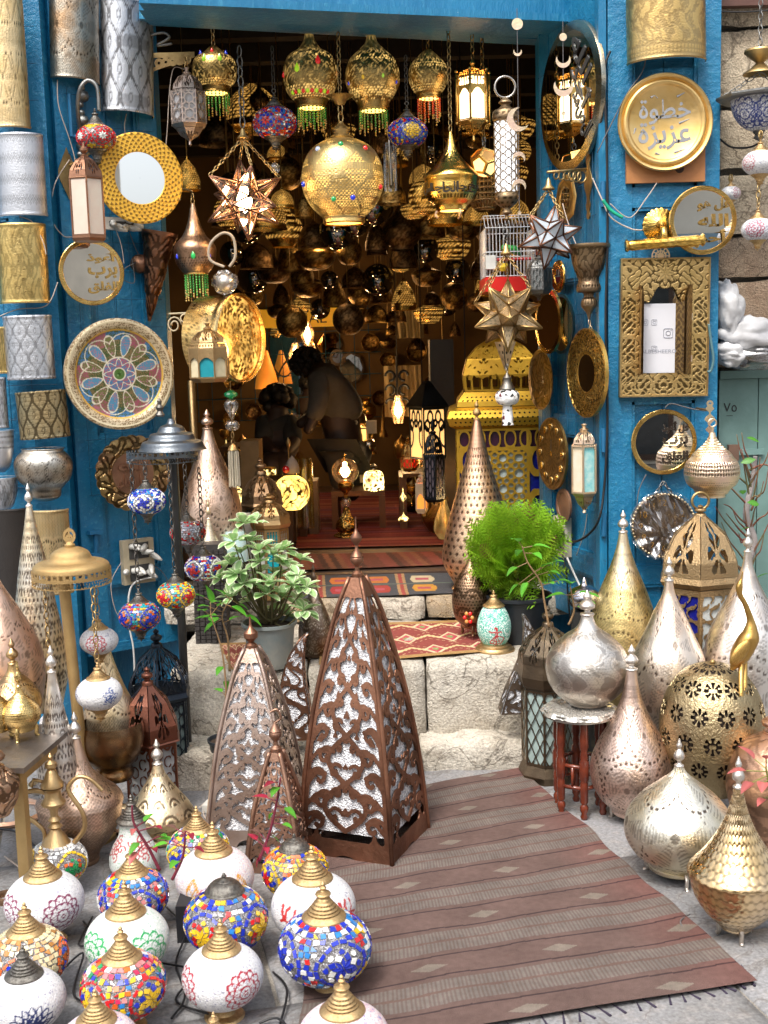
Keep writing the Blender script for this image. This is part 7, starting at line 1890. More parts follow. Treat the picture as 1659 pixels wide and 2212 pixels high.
gl_=glassmat('ribbed_clear_glass',(.85,.78,.7),.06,.45)
def small(name,label,x,y,Y,prof,mat,n=24,cat='lamp',m=None,pat=None,part='body',depth=0.0):
 P=W(x,y,Y);s_=M(1,P);t=thing(name,label,cat,P)
 lathe(part,[(r*s_,z*s_)for r,z in prof],mat,t,n=n,m=m,pat=pat,depth=depth);return t
BALLP=lambda r:[(.01+r*math.sin(a),r-r*math.cos(a))for a in np.linspace(.3,PI-.3,12)]
Yt=G(775,1046,.70).y
for k,(x,y,r,lb)in enumerate([(797,978,16,'mirror-glass globe jar on top of the stack, display table'),(742,975,12,'small glowing glass jar on the left of the display table'),(760,1030,14,'low glass jar in front of the white boxes'),(806,1030,14,'low glass jar at the right end of the display table'),(783,1032,11,'smallest glass jar between its two neighbours')]):
 small('glass_jar',lb,x,y,Yt-.05+.02*k,BALLP(r),metal('mercury_glass',(.75,.68,.55),(.4,.3,.2),rough=.12)if k%2==0 else gl_,cat='jar')
for k,(x,y,w_,h_,lb)in enumerate([(735,1035,30,40,'cream box on the left of the display table'),(790,1040,24,16,'small white box at the front of the display table'),(760,982,26,14,'flat white box holding up the little lantern'),(803,935,22,26,'white box with a dark keyhole motif behind the jars')]):
 P=W(x,y,Yt);a,b=M(w_/2,P),M(h_,P);t=thing('paper_box',lb,'box',P);MB().box(-a,a,-.06,.06,0,b).build('carton',plain('white_card_box',(.55,.48,.36),.7),t)
P=W(770,975,Yt-.02);t=thing('hand_motif_lantern','small white lantern with a hand-shaped cut-out and bronze onion top','lantern',P);a=M(21,P)
facets(t,'body_panel',4,[(a,0),(a,M(52,P))],lambda X,T:np.maximum(-m_frame(X,T,.16,.06),np.maximum(.3-np.hypot(X,(T-.4)*1.6),np.where((np.abs(X)<.42)&(T>.4)&(T<.75),.1*np.cos(X*22),-1))),plain('ivory_metal',(.6,.5,.36),.4),24,24,ph=-PI/2+.25,back=emitmat('amber_paper',(1.0,.5,.12),1.2))
lathe('onion_top',[(a*.3,M(53,P)),(a*1.1,M(62,P)),(a*1.0,M(78,P)),(a*.3,M(92,P)),(.002,M(108,P))],BRNZ(),t,n=32,m=24)
small('pierced_vase','lit yellow pierced vase under the display table',808,1066,Yt-.3,[(12,0),(20,8),(22,28),(18,46),(10,50)],litmetal('lit_yellow_vase',(.35,.2,.06),em=(1,.75,.25),es=3.0),60,'lamp',40,p_arab(5,60,.5,1,inv=False))
small('red_ball','glossy red ball on the small dark table',618,1022,6.0,BALLP(8),plain('red_gloss',(.5,.01,.01),.1,coat=.8),cat='ball')
small('stone_cone','grey-pink stone cone beside the red ball',632,1022,6.05,[(14,0),(15,8),(10,26),(.5,38)],plain('pinkish_stone',(.3,.24,.2),.8),cat='ornament',m=10)
small('pierced_vase','large amber vase with black tracery under the small dark table',632,1100,5.95,[(18,0),(34,16),(38,40),(30,62),(16,72)],litmetal('lit_amber_vase',(.2,.1,.03),em=(1,.6,.12),es=1.7),90,'lamp',50,lambda u,v,s:1-p_arab(5,40,.2,1)(u,v,s))
small('pierced_pyramid','small yellow pierced pyramid lamp at the back of the dark table',648,1010,6.3,[(24,0),(20,8),(4,34)],litmetal('lit_yellow_vase',(.35,.2,.06)),4,'lamp',24,None)
small('glass_cylinder_vase','tall clear glass cylinder vase standing on the shop floor',662,1140,6.2,[(18,0),(18,4),(18,150)],glassmat('yellowish_glass',(.8,.7,.3),.05,.4),28,'vase')
small('brass_candlestick','slim brass spire ornament left inside the doorway',625,1025,6.15,[(10,0),(4,20),(3,60),(5,66),(1,80)],BRASSD(),16,'ornament',20)
for k,(x,y,w_,h_,Y,c,lb)in enumerate([(680,1135,20,100,6.7,(.10,.07,.05),'tall brown cardboard panel behind the glass cylinder'),(545,1010,40,60,6.4,(.3,.2,.1),'glass-sided brass case left inside the doorway'),(955,905,50,170,6.6,(.02,.015,.01),'dark wooden case at the right inside the shop')]):
 P=W(x,y,Y);a,b=M(w_/2,P),M(h_,P);t=thing('display_case',lb,'case',(P.x,P.y,.475));hh=P.z-.475+b
 MB().box(-a,a,-.1,.1,0,hh).build('body',plain('case_%d'%k,c,.4),t)
t=thing('scroll_panel_lantern','tall black lantern with glowing cream panels and scroll corners, right inside the shop','lantern',W(925,990,6.3));P=t.location;a=M(28,P);hh=M(110,P)
def scr(X,T):
 m=-m_frame(X,T,.13,.04)
 m=np.maximum(m,.05-np.abs(np.hypot(np.abs(X)-1,(T-.45)*2.4)-.55))
 for c in((.35,.82,.22),(.62,.66,.2),(.1,.7,.12)):m=np.maximum(m,.05-np.abs(np.hypot(np.abs(X)-c[0],(T-c[1])*2)-c[2]))
 return m
facets(t,'body_panel',4,[(a,0),(a,hh)],scr,BLK(),36,44,ph=-PI/2+.5,back=emitmat('cream_glow',(1.0,.58,.2),.55))
poly(t,'roof',4,[(a*1.15,hh),(a*1.2,hh+.01),(a*.5,hh+.10),(a*.2,hh+.14)],BLK(),.5)
for(x,y,rr,hy,lb,mt)in[(890,1105,26,100,'aged brass teardrop lamp beside the white lantern, deep right',DIM[0]),(945,1150,33,170,'tall dark brass teardrop lamp leaning against the yellow tower',DIM[0]),(960,1165,22,110,'amber-lit pierced brass pear at the foot of the yellow tower',litmetal('lit_pierced_brass',(.80,.55,.20)))]:
 P=G(x,y,.475);t=thing('teardrop_lamp',lb,'lamp',P);s_=M(1,P)
 lathe('shade',[(rr*.5*s_,0),(rr*s_,hy*.18*s_),(rr*.95*s_,hy*.35*s_),(rr*.4*s_,hy*.68*s_),(rr*.12*s_,hy*s_)],mt,t,n=90,m=70,pat=p_medal(5,.6,(.15,.3),.05,.4,.8),depth=.001)
t=latticed_lantern('small_white_lantern','small white lantern with an orange arched pane, on the floor at the right',911,(1022,1030,1040,1044,1100,1106,1108),6.1,4,14,plain('ivory_metal',(.6,.5,.36),.4),emitmat('orange_pane',(1.0,.32,.05),.5),lambda X,T:np.maximum(-m_frame(X,T,.2,.05),(T-.6)*3+X*X),ph=-PI/2-.3)
t=latticed_lantern('dark_peaked_lantern','dark iron lantern with a spiky onion roof, right inside the shop',937,(905,935,978,984,1075,1085,1090),5.95,6,24,BLK(),plain('grey_lilac_glass',(.22,.20,.25),.3),f_girih(4,.2,2.4),ph=.1)
t=latticed_lantern('ruby_lantern','small brass lantern with ruby gems behind the aged teardrop',883,(940,955,985,990,1010,1018,1020),6.5,6,18,DIM[0],plain('ruby_glass',(.4,.01,.01),.2,emit=(.6,.02,.01),es=.3),f_girih(3,.25,1.0),ph=.3)
rn=random.Random(77);K=0;cn={}
GD=['slim brass candlestick','squat brass vase','brass goblet','spired brass ornament','dark bronze jar','round-bellied brass urn']
GP=[[(9,0),(9,3),(3,8),(2.4,34),(5,36),(5,40),(2,44),(.4,58)],[(7,0),(14,8),(15,18),(6,30),(7,36)],[(9,0),(3,4),(2,20),(10,28),(12,42)],[(9,0),(9,4),(5,14),(3,30),(.4,62)],[(9,0),(12,10),(12,26),(8,32),(3,36),(.4,42)],[(6,0),(5,4),(15,18),(14,28),(6,36),(8,42)]]
for(x0,x1,ya,yb_,n_,where)in((486,650,965,1120,36,'left'),(868,985,985,1130,14,'right'),(700,850,900,1000,8,'middle')):
 for k in range(n_):
  x=x0+(x1-x0)*((k*.618)%1);y=ya+(yb_-ya)*(k+.5)/n_;Y=8.2-2.1*(k/n_)+rn.uniform(-.1,.1)
  if where=='middle':Y=8.6
  q=rn.randrange(6);sc__=rn.uniform(.8,1.4)
  lit=k%9==4
  row_=('farthest','far','middle','near','nearest')[min(4,int(5*k/n_))]
  small('shop_ornament',GD[q]+', number %d of the %s shelf goods'%(k,where),x,y,Y,[(r*sc__,z*sc__)for r,z in GP[q]],litmetal('lit_yellow_vase',(.35,.2,.06))if lit else DIM[k%3],20,'ornament',22,p_arab(4,60,.4,.8)if lit else None)
  t=bpy.data.objects['shop_ornament' if K==0 else 'shop_ornament.%03d'%K];K+=1
  t['group']='small brass goods crowding the shelves inside the shop'
  cn[q,where]=cn.get((q,where),0)+1
  t['label']=GD[q]+', '+'first second third fourth fifth sixth seventh eighth ninth tenth eleventh twelfth'.split()[min(11,cn[q,where]-1)]+' such from the back, '+{'left':'left','right':'right','middle':'rear'}[where]+' side of the shop'
for(x0,x1,z_,Y,lb)in((486,575,.95,7.3,'upper dark shelf crowded with brass at the left inside the shop'),(500,655,.72,6.7,'lower dark shelf crowded with brass at the left inside the shop'),(868,985,.8,6.9,'dark shelf behind the lanterns at the right inside the shop')):
 a,b=W(x0,1000,Y).x,W(x1,1000,Y).x;t=thing('shelf',lb,'shelf',((a+b)/2,Y,.475));MB().box((a-b)/2,(b-a)/2,-.2,.2,z_-.495,z_-.475).build('board',WOODD,t)
 for sx in(-1,1):MB().box(sx*(b-a)/2-.02,sx*(b-a)/2+.02,-.19,.19,0,z_-.496).build('upright',WOODD,t)
YT=metal('yellow_gold_sheet',(.62,.38,.04),(.52,.30,.03),dark=(.03,.015,.0),rough=.34,metallic=.75,bump=.1)
P=Vector((W(1085,1200,5.50).x,5.50,.462));t=thing('yellow_lantern_tower','tall yellow metal shrine-shaped lantern with a pierced dome and blue panes','lantern',P);Zt=lambda y:zat((P.x,P.y-.2,0),y)-P.z
a=M(98,W(1085,1100,5.3));ph_=-PI/2-.06
zb0=Zt(925)
def bodyfn(X,T):
 m=np.maximum(-m_frame(X,T,.05,.015),.012-np.abs(T-.86));m=np.maximum(m,.03-np.abs(np.abs(X)-.55))
 inner=(np.abs(X)<.52)&(T<.85)
 st=f_star8(3,8,.075,0,0)(X/.52,T/.85)*.3
 side=(np.abs(X)>.58)&(T<.85)
 cc=.05-np.abs(np.hypot((np.abs(X)-.76)/1.0,(fr(T*3.2)-.5)*.55)-.17)
 top=(T>.87);cm=.05-np.abs(np.hypot(fr(X*3)-.5,(T-.93)*6)-.36)
 return np.maximum(m,np.where(inner,st,np.where(side,np.where(np.abs(fr(T*3.2)-.5)<.36,cc*.5,-.02),np.where(top,cm,-1))))
facets(t,'body_panel',4,[(a,.02),(a,zb0)],bodyfn,YT,72,130,ph=ph_,thick=.004)
for k in range(4):
 e=MB();aa=a-.008
 def pane(x0,x1,z0,z1,mt):o=mk('glass_pane',[(aa,x0,z0),(aa,x1,z0),(aa,x1,z1),(aa,x0,z1)],[(0,1,2,3)],mt,t);o.rotation_euler=(0,0,ph_+k*PI/2)
 pane(-a*.55,a*.55,.03,zb0*.86,plain('frosted_white_glass',(.42,.50,.50),.4));pane(a*.56,a*.98,.03,zb0*.86,plain('cobalt_glass',(.008,.012,.20),.15));pane(-a*.98,-a*.56,.03,zb0*.86,plain('cobalt_glass',(.008,.012,.20),.15));pane(-a*.98,a*.98,zb0*.865,zb0*.99,plain('purple_glass',(.04,.01,.03),.2))
b1=[(a*1.0,zb0),(a*1.14,zb0+.015),(a*1.2,zb0+.05),(a*1.14,zb0+.085),(a*.98,Zt(878))]
facets(t,'lower_band',4,b1,f_grid(22,7,.24,.06,.18),YT,130,30,ph=ph_,back=plain('dark_inside',(.02,.01,.005),.8))
b2=[(a*.98,Zt(877)),(a*.96,Zt(865)),(a*.82,Zt(846))]
facets(t,'upper_band',4,b2,f_grid(18,4,.24,.08,.2),YT,100,22,ph=ph_,back=plain('dark_inside',(.02,.01,.005),.8))
dp=[(a*.80,Zt(845)),(a*.83,Zt(810)),(a*.74,Zt(775)),(a*.52,Zt(748)),(a*.26,Zt(732)),(a*.05,Zt(724))]
ar=arabesque(1.9,.05,1,.7)
facets(t,'dome_panel',4,dp,lambda X,T:np.maximum(ar(fr((X+1)/2*2)*2-1,np.clip((T-.16)/.8,0,1))*(T>.16)+(T<=.16)*(.1-np.abs(np.sin(X*12))*.35),-m_frame(X,T,.07,.03)),YT,90,70,ph=ph_)
poly(t,'plinth',4,[(a*1.05,0),(a*1.05,.02)],YT,ph_)
# ================================================================== FLOOR, LEFT
def tear(name,label,x,yb,z0,rows,mat,pat,fin=None,n=190,m=110,feet=0,depth=.0010,group='pierced metal teardrop lamps standing on the ground',foot=None,P=None,lean=0.0,mm=None):
 """rows (y, r) measured top to bottom on the picture; yb = row of the base centre"""
 P=Vector(P)if P else G(x,yb,z0);P.z=z0;yw=max(rows,key=lambda q:q[1])[0]
 P.x+=M(x-px_of((P.x,P.y,zat(P,yw)))[0],P);t=thing(name,label,'lamp',P,group)
 rows=rows+[(yb,rows[-1][1]*.9)]if rows[-1][0]<yb-2 else rows
 pr=pf(P,rows)
 lathe('shade',pr,mat,t,n=n,m=m,pat=pat,depth=depth)
 r,z=pr[-1];q=max(r,.006);fm=fin or mat
 lathe('finial',[(q*1.25,z-.004),(q*1.3,z),(q*.6,z+.006),(q*.5,z+.010),(q*1.35,z+.02),(q*1.45,z+.028),(q*1.0,z+.040),(q*.45,z+.048),(q*.8,z+.056),(q*.5,z+.066),(.0008,z+.078)],fm,t,n=18,m=30)
 b=pr[0][0]
 lathe('base_ring',[(b*1.02,-.001),(b*1.1,.004),(b*1.12,.012),(b*1.0,.02)],mm or mat,t,n=40)
 for k in range(feet):
  a=2*PI*(k+.25)/feet
  MB().tube(bez([(b*.95*math.cos(a),b*.95*math.sin(a),.02),(b*1.2*math.cos(a),b*1.2*math.sin(a),.0),(b*1.15*math.cos(a),b*1.15*math.sin(a),-.02),(b*1.3*math.cos(a),b*1.3*math.sin(a),-.028)],4),.006,6).build('foot',fm,t,True)
 if feet:t.location.z+=.026
 if lean:t.rotation_euler=(0,lean,0)
 return t
WB_=metal('worn_brass_silver',(.78,.62,.38),(.74,.70,.62),rough=0.37,vs_=3,dark=TD,patmix=.88)
tear('cone_lamp','tall slender brass cone lamp with fish-scale piercing, at the left beside the drum shades',88,1530,.0,[(1092,6),(1130,12),(1200,26),(1300,42),(1400,56),(1460,58),(1510,46)],WB_,p_sum(p_scale(9,.06,.6),p_holes(30,.03,.1,((.1,.95),))),SILV(),P=(W(88,1400,4.0).x,4.0,0))
tear('teardrop_lamp','big rose-copper teardrop lamp cut by the left edge, with dotted medallions',-2,1560,.0,[(1225,4),(1260,18),(1320,52),(1390,86),(1440,96),(1500,90),(1560,70)],ROSE(),p_medal(6,1.0,(.25,.42),.1,.5),P=(W(-2,1400,3.75).x,3.75,0),n=140)
TZ=.42
P=G(52,1608,TZ);t=thing('low_table','low grey-topped table on gold square legs, left edge, carrying small onion lamps','table',(P.x-.16,P.y,0),None,-.12)
MB().box(-.30,.24,-.17,.2,TZ-.015,TZ).build('top',metal('worn_steel_top',(.30,.28,.27),(.22,.2,.19),rough=.4),t)
MB().box(-.28,.22,-.15,.18,TZ-.05,TZ-.016).build('apron',GOLDP(),t)
for sx in(-.27,.19):
 for sy in(-.14,.15):MB().box(sx,sx+.03,sy,sy+.03,0,TZ-.05).build('leg',GOLDP(),t)
tear('onion_lamp','bronze onion lamp with a petal pattern, the larger one standing behind on the low table',34,1548,TZ,[(1432,9),(1450,14),(1475,36),(1500,54),(1525,56),(1548,40)],metal('two_tone_bronze',(.46,.30,.16),(.62,.42,.16),rough=.28),p_medal(5,.5,(.07,),.055,.6,.8),n=130)
tear('onion_lamp','small gold onion lamp on little feet, at the front corner of the low table',46,1594,TZ,[(1502,5),(1515,9),(1530,24),(1552,41),(1570,42),(1588,30)],metal('bright_gold_brass',(.78,.55,.22),rough=.22),p_holes(44,.007,.1,((.1,.85),),.7),feet=3,n=130)
tear('onion_lamp','gold onion lamp half outside the picture, left on the low table',-8,1596,TZ,[(1505,5),(1518,9),(1535,24),(1556,38),(1575,38),(1590,28)],metal('bright_gold_brass',(.78,.55,.22),rough=.22),p_holes(44,.007,.1,((.1,.85),),.7),feet=3,n=90)
tear('copper_bowl','embossed copper bowl lamp at the left edge below the low table',-6,1760,.06,[(1655,14),(1672,34),(1690,46),(1705,46),(1730,40),(1760,22)],metal('embossed_copper2',(.44,.28,.18),(.3,.18,.11),rough=.3),p_arab(5,60,.35,.8),depth=.003,n=120,P=(W(-6,1700,3.0).x,3.0,.14))
def stand_lamp(label,x,yb,Y,shade_rows,mat,polemat,prx,fin=True,band=None):
 P=W(x,1200,Y);P.z=0;t=thing('standing_lamp',label,'lamp',P)
 pr=pf(P,shade_rows);r0,z0=pr[0]
 lathe('shade',pr,mat,t,n=120,m=60,pat=None,sharp=40)
 n=64;th_=M(band,P)
 o=sheet('openwork_rim',lambda X,T:np.maximum.reduce([.05-np.minimum(T,1-T),.10-np.abs(T-.56),.13-np.abs(np.sin(X*PI*20)-(T-.3)*2.4),.13-np.abs(np.sin(X*PI*20+1.6)+(T-.3)*2.4),.25-np.hypot(fr(X*20)-.5,(T-.8)*1.6)]),-1,1,0,1,320,10,mat,t,.003,lambda u,v,d:((r0+d)*math.cos(PI*u),(r0+d)*math.sin(PI*u),z0-th_+th_*v),back=True)
 MB().lathe([(M(prx,P),0),(M(prx,P),z0)],14).build('pole',polemat,t,True,sharp=40)
 lathe('foot',[(M(prx,P)*5,0),(M(prx,P)*5,.012),(M(prx,P)*2,.03),(M(prx,P),.05)],polemat,t,n=32)
 r,z=pr[-1]
 return t,P
t,P=stand_lamp('black iron standing lamp whose tiered grey shade carries mosaic globes on chains',362,1560,4.10,[(905,6),(915,10),(922,24),(934,32),(938,46),(950,52),(955,64),(966,69),(972,74)],metal('grey_steel_shade',(.17,.19,.21),(.11,.12,.13),rough=.3),plain('black_pole',(.02,.02,.02),.4),9,band=24)
t.children[-2].location=(M(22,P),0,0);t.children[-1].location=(M(22,P),0,0)
Zq=lambda y:zat(P,y)-P.z
lathe('finial',[(M(7,P),Zq(900)),(M(10,P),Zq(896)),(M(5,P),Zq(888)),(M(9,P),Zq(880)),(M(4,P),Zq(874)),(M(5,P),Zq(866)),(.001,Zq(860))],CAPD(),t,n=16)
t,P=stand_lamp('satin gold standing lamp with a wide fringed shade and leaf finial',152,1690,3.55,[(1180,6),(1184,24),(1194,40),(1206,46),(1210,52),(1214,72),(1220,80),(1228,82)],GOLDP(),GOLDP(),12,band=32)
t.children[-2].location=(M(5,P),0,0);t.children[-2].rotation_euler=(0,-.04,0)
Zq=lambda y:zat(P,y)-P.z
lathe('finial',[(M(6,P),Zq(1188)),(M(11,P),Zq(1182)),(M(11,P),Zq(1176)),(M(4,P),Zq(1170))],GOLDP(),t,n=16)
z_=Zq(1158);s_=M(14,P)
o=sheet('leaf_finial',lambda X,Y:np.maximum.reduce([.18-np.abs(np.hypot(X,Y*.8)-.75)*1.0-.0,.12-np.abs(X),.16-np.hypot(X,Y-1.1),.15-np.abs(np.hypot(X-.0,Y+.2)-.35)]),-1.1,1.1,-1.1,1.3,36,36,GOLDP(),t,.004,lambda x,y,d:(x*s_,d,z_+y*s_),back=True)
HL=dict(Y=3.98)
hang_lamp(317,1082,40,3.95,'blue and white mosaic globe hanging from the left of the black standing lamp',dict(base=[BLU,WHT,BLU,LBL],petals=[BLU,WHT],border=WHT,seed=31,nmed=4,az0=-PI/2,inner=BLU,medr=.55),1000,'dark')
hang_lamp(406,1150,38,4.3,'red and mirror-silver mosaic globe behind the black pole',dict(base=[(.5,.5,.55),(.4,.42,.5),RED,(.35,.2,.2)],petals=[ORG,RED],border=(.6,.6,.65),seed=32,nmed=3,az0=-PI/2-.9,inner=RED,medr=.5),1003,'dark')
hang_lamp(440,1226,40,4.25,'red, white and blue mosaic globe beside the variegated plant',dict(base=[WHT,WHT,RED,BLU],petals=[BLU,RED],border=WHT,seed=33,nmed=4,az0=-PI/2-.5,inner=RED,medr=.6),1010,'dark')
hang_lamp(380,1285,41,3.92,'yellow and turquoise mosaic globe with red stars on the black pole side',dict(base=[YEL,TEA,YEL,RED,TEA],petals=[YEL,RED],border=YEL,seed=34,nmed=4,az0=-PI/2-.6,inner=RED,medr=.6),1003,'dark')
hang_lamp(302,1330,44,3.92,'blue and orange multicoloured mosaic globe, lowest of the black standing lamp',dict(base=[BLU,ORG,TEA,RED,LBL,YEL,PNK],petals=[BLU,ORG],border=BLU,seed=35,nmed=4,az0=-PI/2+.8,inner=BLU,medr=.6),1000,'dark')
GW='white beaded globe lamps hanging from the gold standing lamp'
hang_lamp(214,1384,41,3.62,'white beaded hanging globe with a red line rosette, upper one under the gold shade',dict(beads='white',mcol=(.42,.02,.04),az=(.05,),mr=.55),1270,'brass',GW)
hang_lamp(214,1497,50,3.42,'white beaded hanging globe with navy scroll motifs, lower one under the gold shade',dict(beads='white',motif=m_swirl,mcol=(.01,.05,.22),az=(.75,-1.25),mr=.45),1270,'brass',GW)
hang_lamp(116,1560,30,3.7,'white globe lamp on a long chain mostly hidden behind the slim silver cone',dict(beads='white',mcol=(.35,.06,.04),az=(.9,)),1275,'brass',GW)
tear('cone_lamp','slim silver cone lamp with scale piercing, standing before the gold pole',126,1760,0,[(1450,8),(1480,12),(1530,21),(1600,35),(1660,44),(1710,42)],SILV(),p_sum(p_scale(8,.05,.5),p_holes(30,.03,.1,((.1,.8),))),P=(W(126,1600,3.35).x,3.35,0))
tear('pear_lamp','rose-copper pear lamp with a sharp seam above its dark lower half, left foreground',172,1862,0,[(1592,9),(1625,17),(1660,30),(1695,62),(1722,90),(1732,93),(1735,92),(1770,84),(1810,62),(1838,38),(1850,34)],metal('rose_to_copper',(.70,.50,.38),(.42,.26,.17),rough=0.35,vs_=4,dark=TD,patmix=.88),p_sum(p_medal(7,.9,(.31,),.06,.5,.85),p_holes(50,.012,.1,((.1,.4),),.5)),SILV(),m=140)
tear('pear_lamp','silver-bronze teardrop lamp behind the lower white globe',238,1640,.0,[(1400,9),(1430,17),(1480,34),(1530,54),(1560,58),(1600,56),(1640,40)],WB_,p_medal(5,.7,(.25,.42),.08,.5),P=(W(238,1500,3.72).x,3.72,0))
tear('pear_lamp','pale gold pear lamp pierced with dotted fans, between the copper lantern and the tall pyramids',346,1812,0,[(1648,9),(1668,15),(1690,28),(1715,46),(1745,68),(1758,74),(1768,72),(1790,48)],metal('pale_gold_silver',(.78,.68,.48),(.66,.50,.28),rough=0.37,vs_=3,dark=TD,patmix=.88),p_scale(9,.05,.6,.85),SILV(),depth=.0015)
tear('brass_pot','dark polished brass pot standing behind the copper lantern',240,1680,0,[(1560,66),(1575,70),(1610,68),(1640,52),(1655,40),(1670,44)],metal('dark_polished_pot',(.26,.16,.08),(.14,.08,.05),rough=.22),None,P=(W(243,1600,3.62).x,3.62,0),n=60,m=40).children[1].hide_render=False
bpy.data.objects.remove([c for c in bpy.data.objects['brass_pot'].children if c.name.startswith('finial')][0])
tear('wide_pear_lamp','mottled copper teardrop lamp wider than a person, behind the plant pots on the sill',458,1262,.462,[(925,9),(960,18),(1000,34),(1040,50),(1090,64),(1130,66),(1180,58),(1240,40)],metal('mottled_copper',(.80,.60,.48),(.52,.34,.23),rough=0.33,vs_=4,dark=TD,patmix=.88),p_medal(6,1.0,(.2,.38,.54),.085,.45),n=220,m=130,P=(W(458,1100,4.84).x,4.84,.365))['label']='large mottled copper teardrop lamp standing on the sill behind the variegated plant'
tear('pear_lamp','small silver pear lamp on the sill left of the big mottled copper teardrop',455,1262,.462,[(1120,4),(1140,9),(1165,18),(1190,28),(1210,30),(1240,22)],WB_,p_medal(5,.3,(.08,),.04,.4),P=(W(457,1200,4.72).x,4.72,.462),n=100)
tear('dark_pear_lamp','dark bronze pear lamp with silver dots on the stone tread, right of the plant pot',682,1415,.366,[(1262,5),(1280,10),(1310,22),(1350,35),(1385,36),(1410,28)],metal('dark_bronze_dots',(.22,.16,.12),(.14,.09,.06),dark=(.5,.42,.34),rough=.3),p_medal(6,.5,(.07,.17),.05,.6),n=140)
def hexlantern(name,label,x,yb,z0,rows,rpx,mat,fn,domefn,back,n=6,ph=.2,Y=None,nx=26,ny=44,bead=True,fin=None):
 """rows: finial top, dome top, dome bottom, body top, body bottom"""
 ft,dt,db,bt,bb=rows
 P=G(x,yb,z0)if Y is None else Vector((W(x,yb,Y).x,Y,z0));t=thing(name,label,'lantern',P);Z=lambda y:zat(P,y)-P.z
 r=M(rpx,P)*math.cos(PI/n)*1.02;zb,z1,z2,z3=max(0.03,Z(bb)),Z(bt),Z(db),Z(dt)
 facets(t,'body_panel',n,[(r,zb),(r,z1)],fn,mat,nx,ny,ph=ph,back=back)
 facets(t,'dome_panel',n,[(r*1.12,z2),(r*1.08,z2+(z3-z2)*.25),(r*.72,z2+(z3-z2)*.68),(r*.12,z3)],domefn,mat,nx,nx,ph=ph,thick=.003)
 poly(t,'moulding',n,[(r,z1),(r*1.12,z1+(z2-z1)*.15),(r*1.2,z1+(z2-z1)*.5),(r*1.12,z2)],mat,ph)
 poly(t,'base',n,[(r*1.14,0),(r*1.16,zb*.4),(r*.98,zb)],mat,ph)
 for k in range(n):
  a=ph+PI/n+2*PI*k/n;c=r/math.cos(PI/n)
  MB().bar((c*math.cos(a),c*math.sin(a),zb),(c*math.cos(a),c*math.sin(a),z1),.004,5).build('corner_strip',mat,t)
 q=M(8,P);zt=z3;L_=Z(ft)-z3
 lathe('finial',[(q*1.6,zt-.004),(q*1.3,zt+L_*.15),(q*.7,zt+L_*.22),(q*1.5,zt+L_*.4),(q*1.5,zt+L_*.55),(q*.5,zt+L_*.72),(q*.8,zt+L_*.82),(.001,zt+L_)],fin or mat,t,n=18,m=28)
 return t
RF=lambda k=8,ex=None:f_rosette(0,.36,.62,k,.85,.1,.05)
def petals(X,T):return np.maximum(-m_frame(X,T,.1,.04),np.minimum(np.where(np.hypot(X,(T-.38)*1.3)<.52,np.where(np.cos(8*np.arctan2((T-.38)*1.3,X))>-.1,-.2,.1),.1),np.where(np.hypot(np.abs(X)-.25,(T-.76)*1.6)<.12,-.2,.1)))
hexlantern('black_lantern','tall blue-black iron lantern with a pyramid roof of fine star cut-outs, behind the copper lantern',355,1700,0,(1358,1395,1488,1510,1690),60,BLK(),f_girih(5,.16,3.0),f_girih(6,.17,1.3),plain('grey_green_panes',(.16,.22,.22),.4),6,.1,Y=4.0)
hexlantern('copper_lantern','reddish copper six-sided lantern with a domed petal-cut roof',333,1735,0,(1440,1476,1590,1598,1725),58,metal('red_copper_paint',(.26,.11,.075),(.2,.085,.06),rough=.3,rv=.05),lambda X,T:np.maximum(-m_frame(X,T,.14,.05),.2-np.abs(np.sin(X*5)*np.cos(T*22)+.4*np.cos(X*9))),petals,plain('pale_grey_pane',(.38,.40,.42),.4),6,.18,Y=3.74)
SB=metal('old_brass_lantern',(.44,.29,.16),(.30,.19,.11),rough=.36)
hexlantern('domed_lantern','bigger antique copper lantern with a pierced bulb roof, behind the eight-sided one',573,1250,.462,(990,1022,1082,1094,1200),40,SB,f_girih(5,.2,1.6),petals,plain('teal_glass',(.03,.14,.14),.3),8,.1,Y=5.15)
hexlantern('octagonal_lantern','smaller golden eight-sided lantern with turquoise and white arched panes, above the plant',588,1250,.47,(1065,1082,1118,1140,1235),38,metal('golden_lantern',(.56,.38,.18),(.4,.26,.12),rough=.34),lambda X,T:np.maximum(-m_frame(X,T,.14,.04),np.where(T>.7,.22-np.abs(np.sin(8*X)*np.cos(40*T)),(T-.62)*3+X*X)),petals,[plain('turquoise_pane',(.01,.36,.42),.25,coat=.5),plain('white_pane',(.6,.62,.56),.3)]*4,8,.2,Y=4.95)
P=W(535,1200,5.0);t=thing('white_box','plain white box half hidden behind the variegated plant','box',(P.x,P.y,.462));MB().box(-.09,.09,-.05,.05,0,P.z-.462+.18).build('carton',plain('white_paint',(.6,.58,.52),.5),t)
P=W(511,1210,4.75);t=thing('upturned_glass','upturned pale aqua glass tumbler behind the variegated plant','glass',(P.x,P.y,P.z));s_=M(1,P)
lathe('tumbler',[(30*s_,0),(29*s_,3*s_),(26*s_,55*s_),(20*s_,64*s_),(.001,65*s_)],plain('aqua_frosted_glass',(.36,.50,.48),.15,coat=.8,bump=0),t,n=40)
MB().lathe([(.05,-(P.z-.462)),(.05,-.001)],16).build('stand',plain('dark_wicker',(.035,.03,.028),.6,bump=1,bs=90),t)
P=Vector((W(452,1430,4.5).x,4.62,.366));t=thing('wicker_stand','dark woven wicker stand at the left end of the stone tread','stand',P);mb=MB();hh=zat(P,1175)-.366
for k in range(int(hh/.018)):
 for i in range(6):mb.box(-.06+.022*i,-.042+.022*i,-.052-.003*((i+k)%2),.05,k*.018,k*.018+.0155)
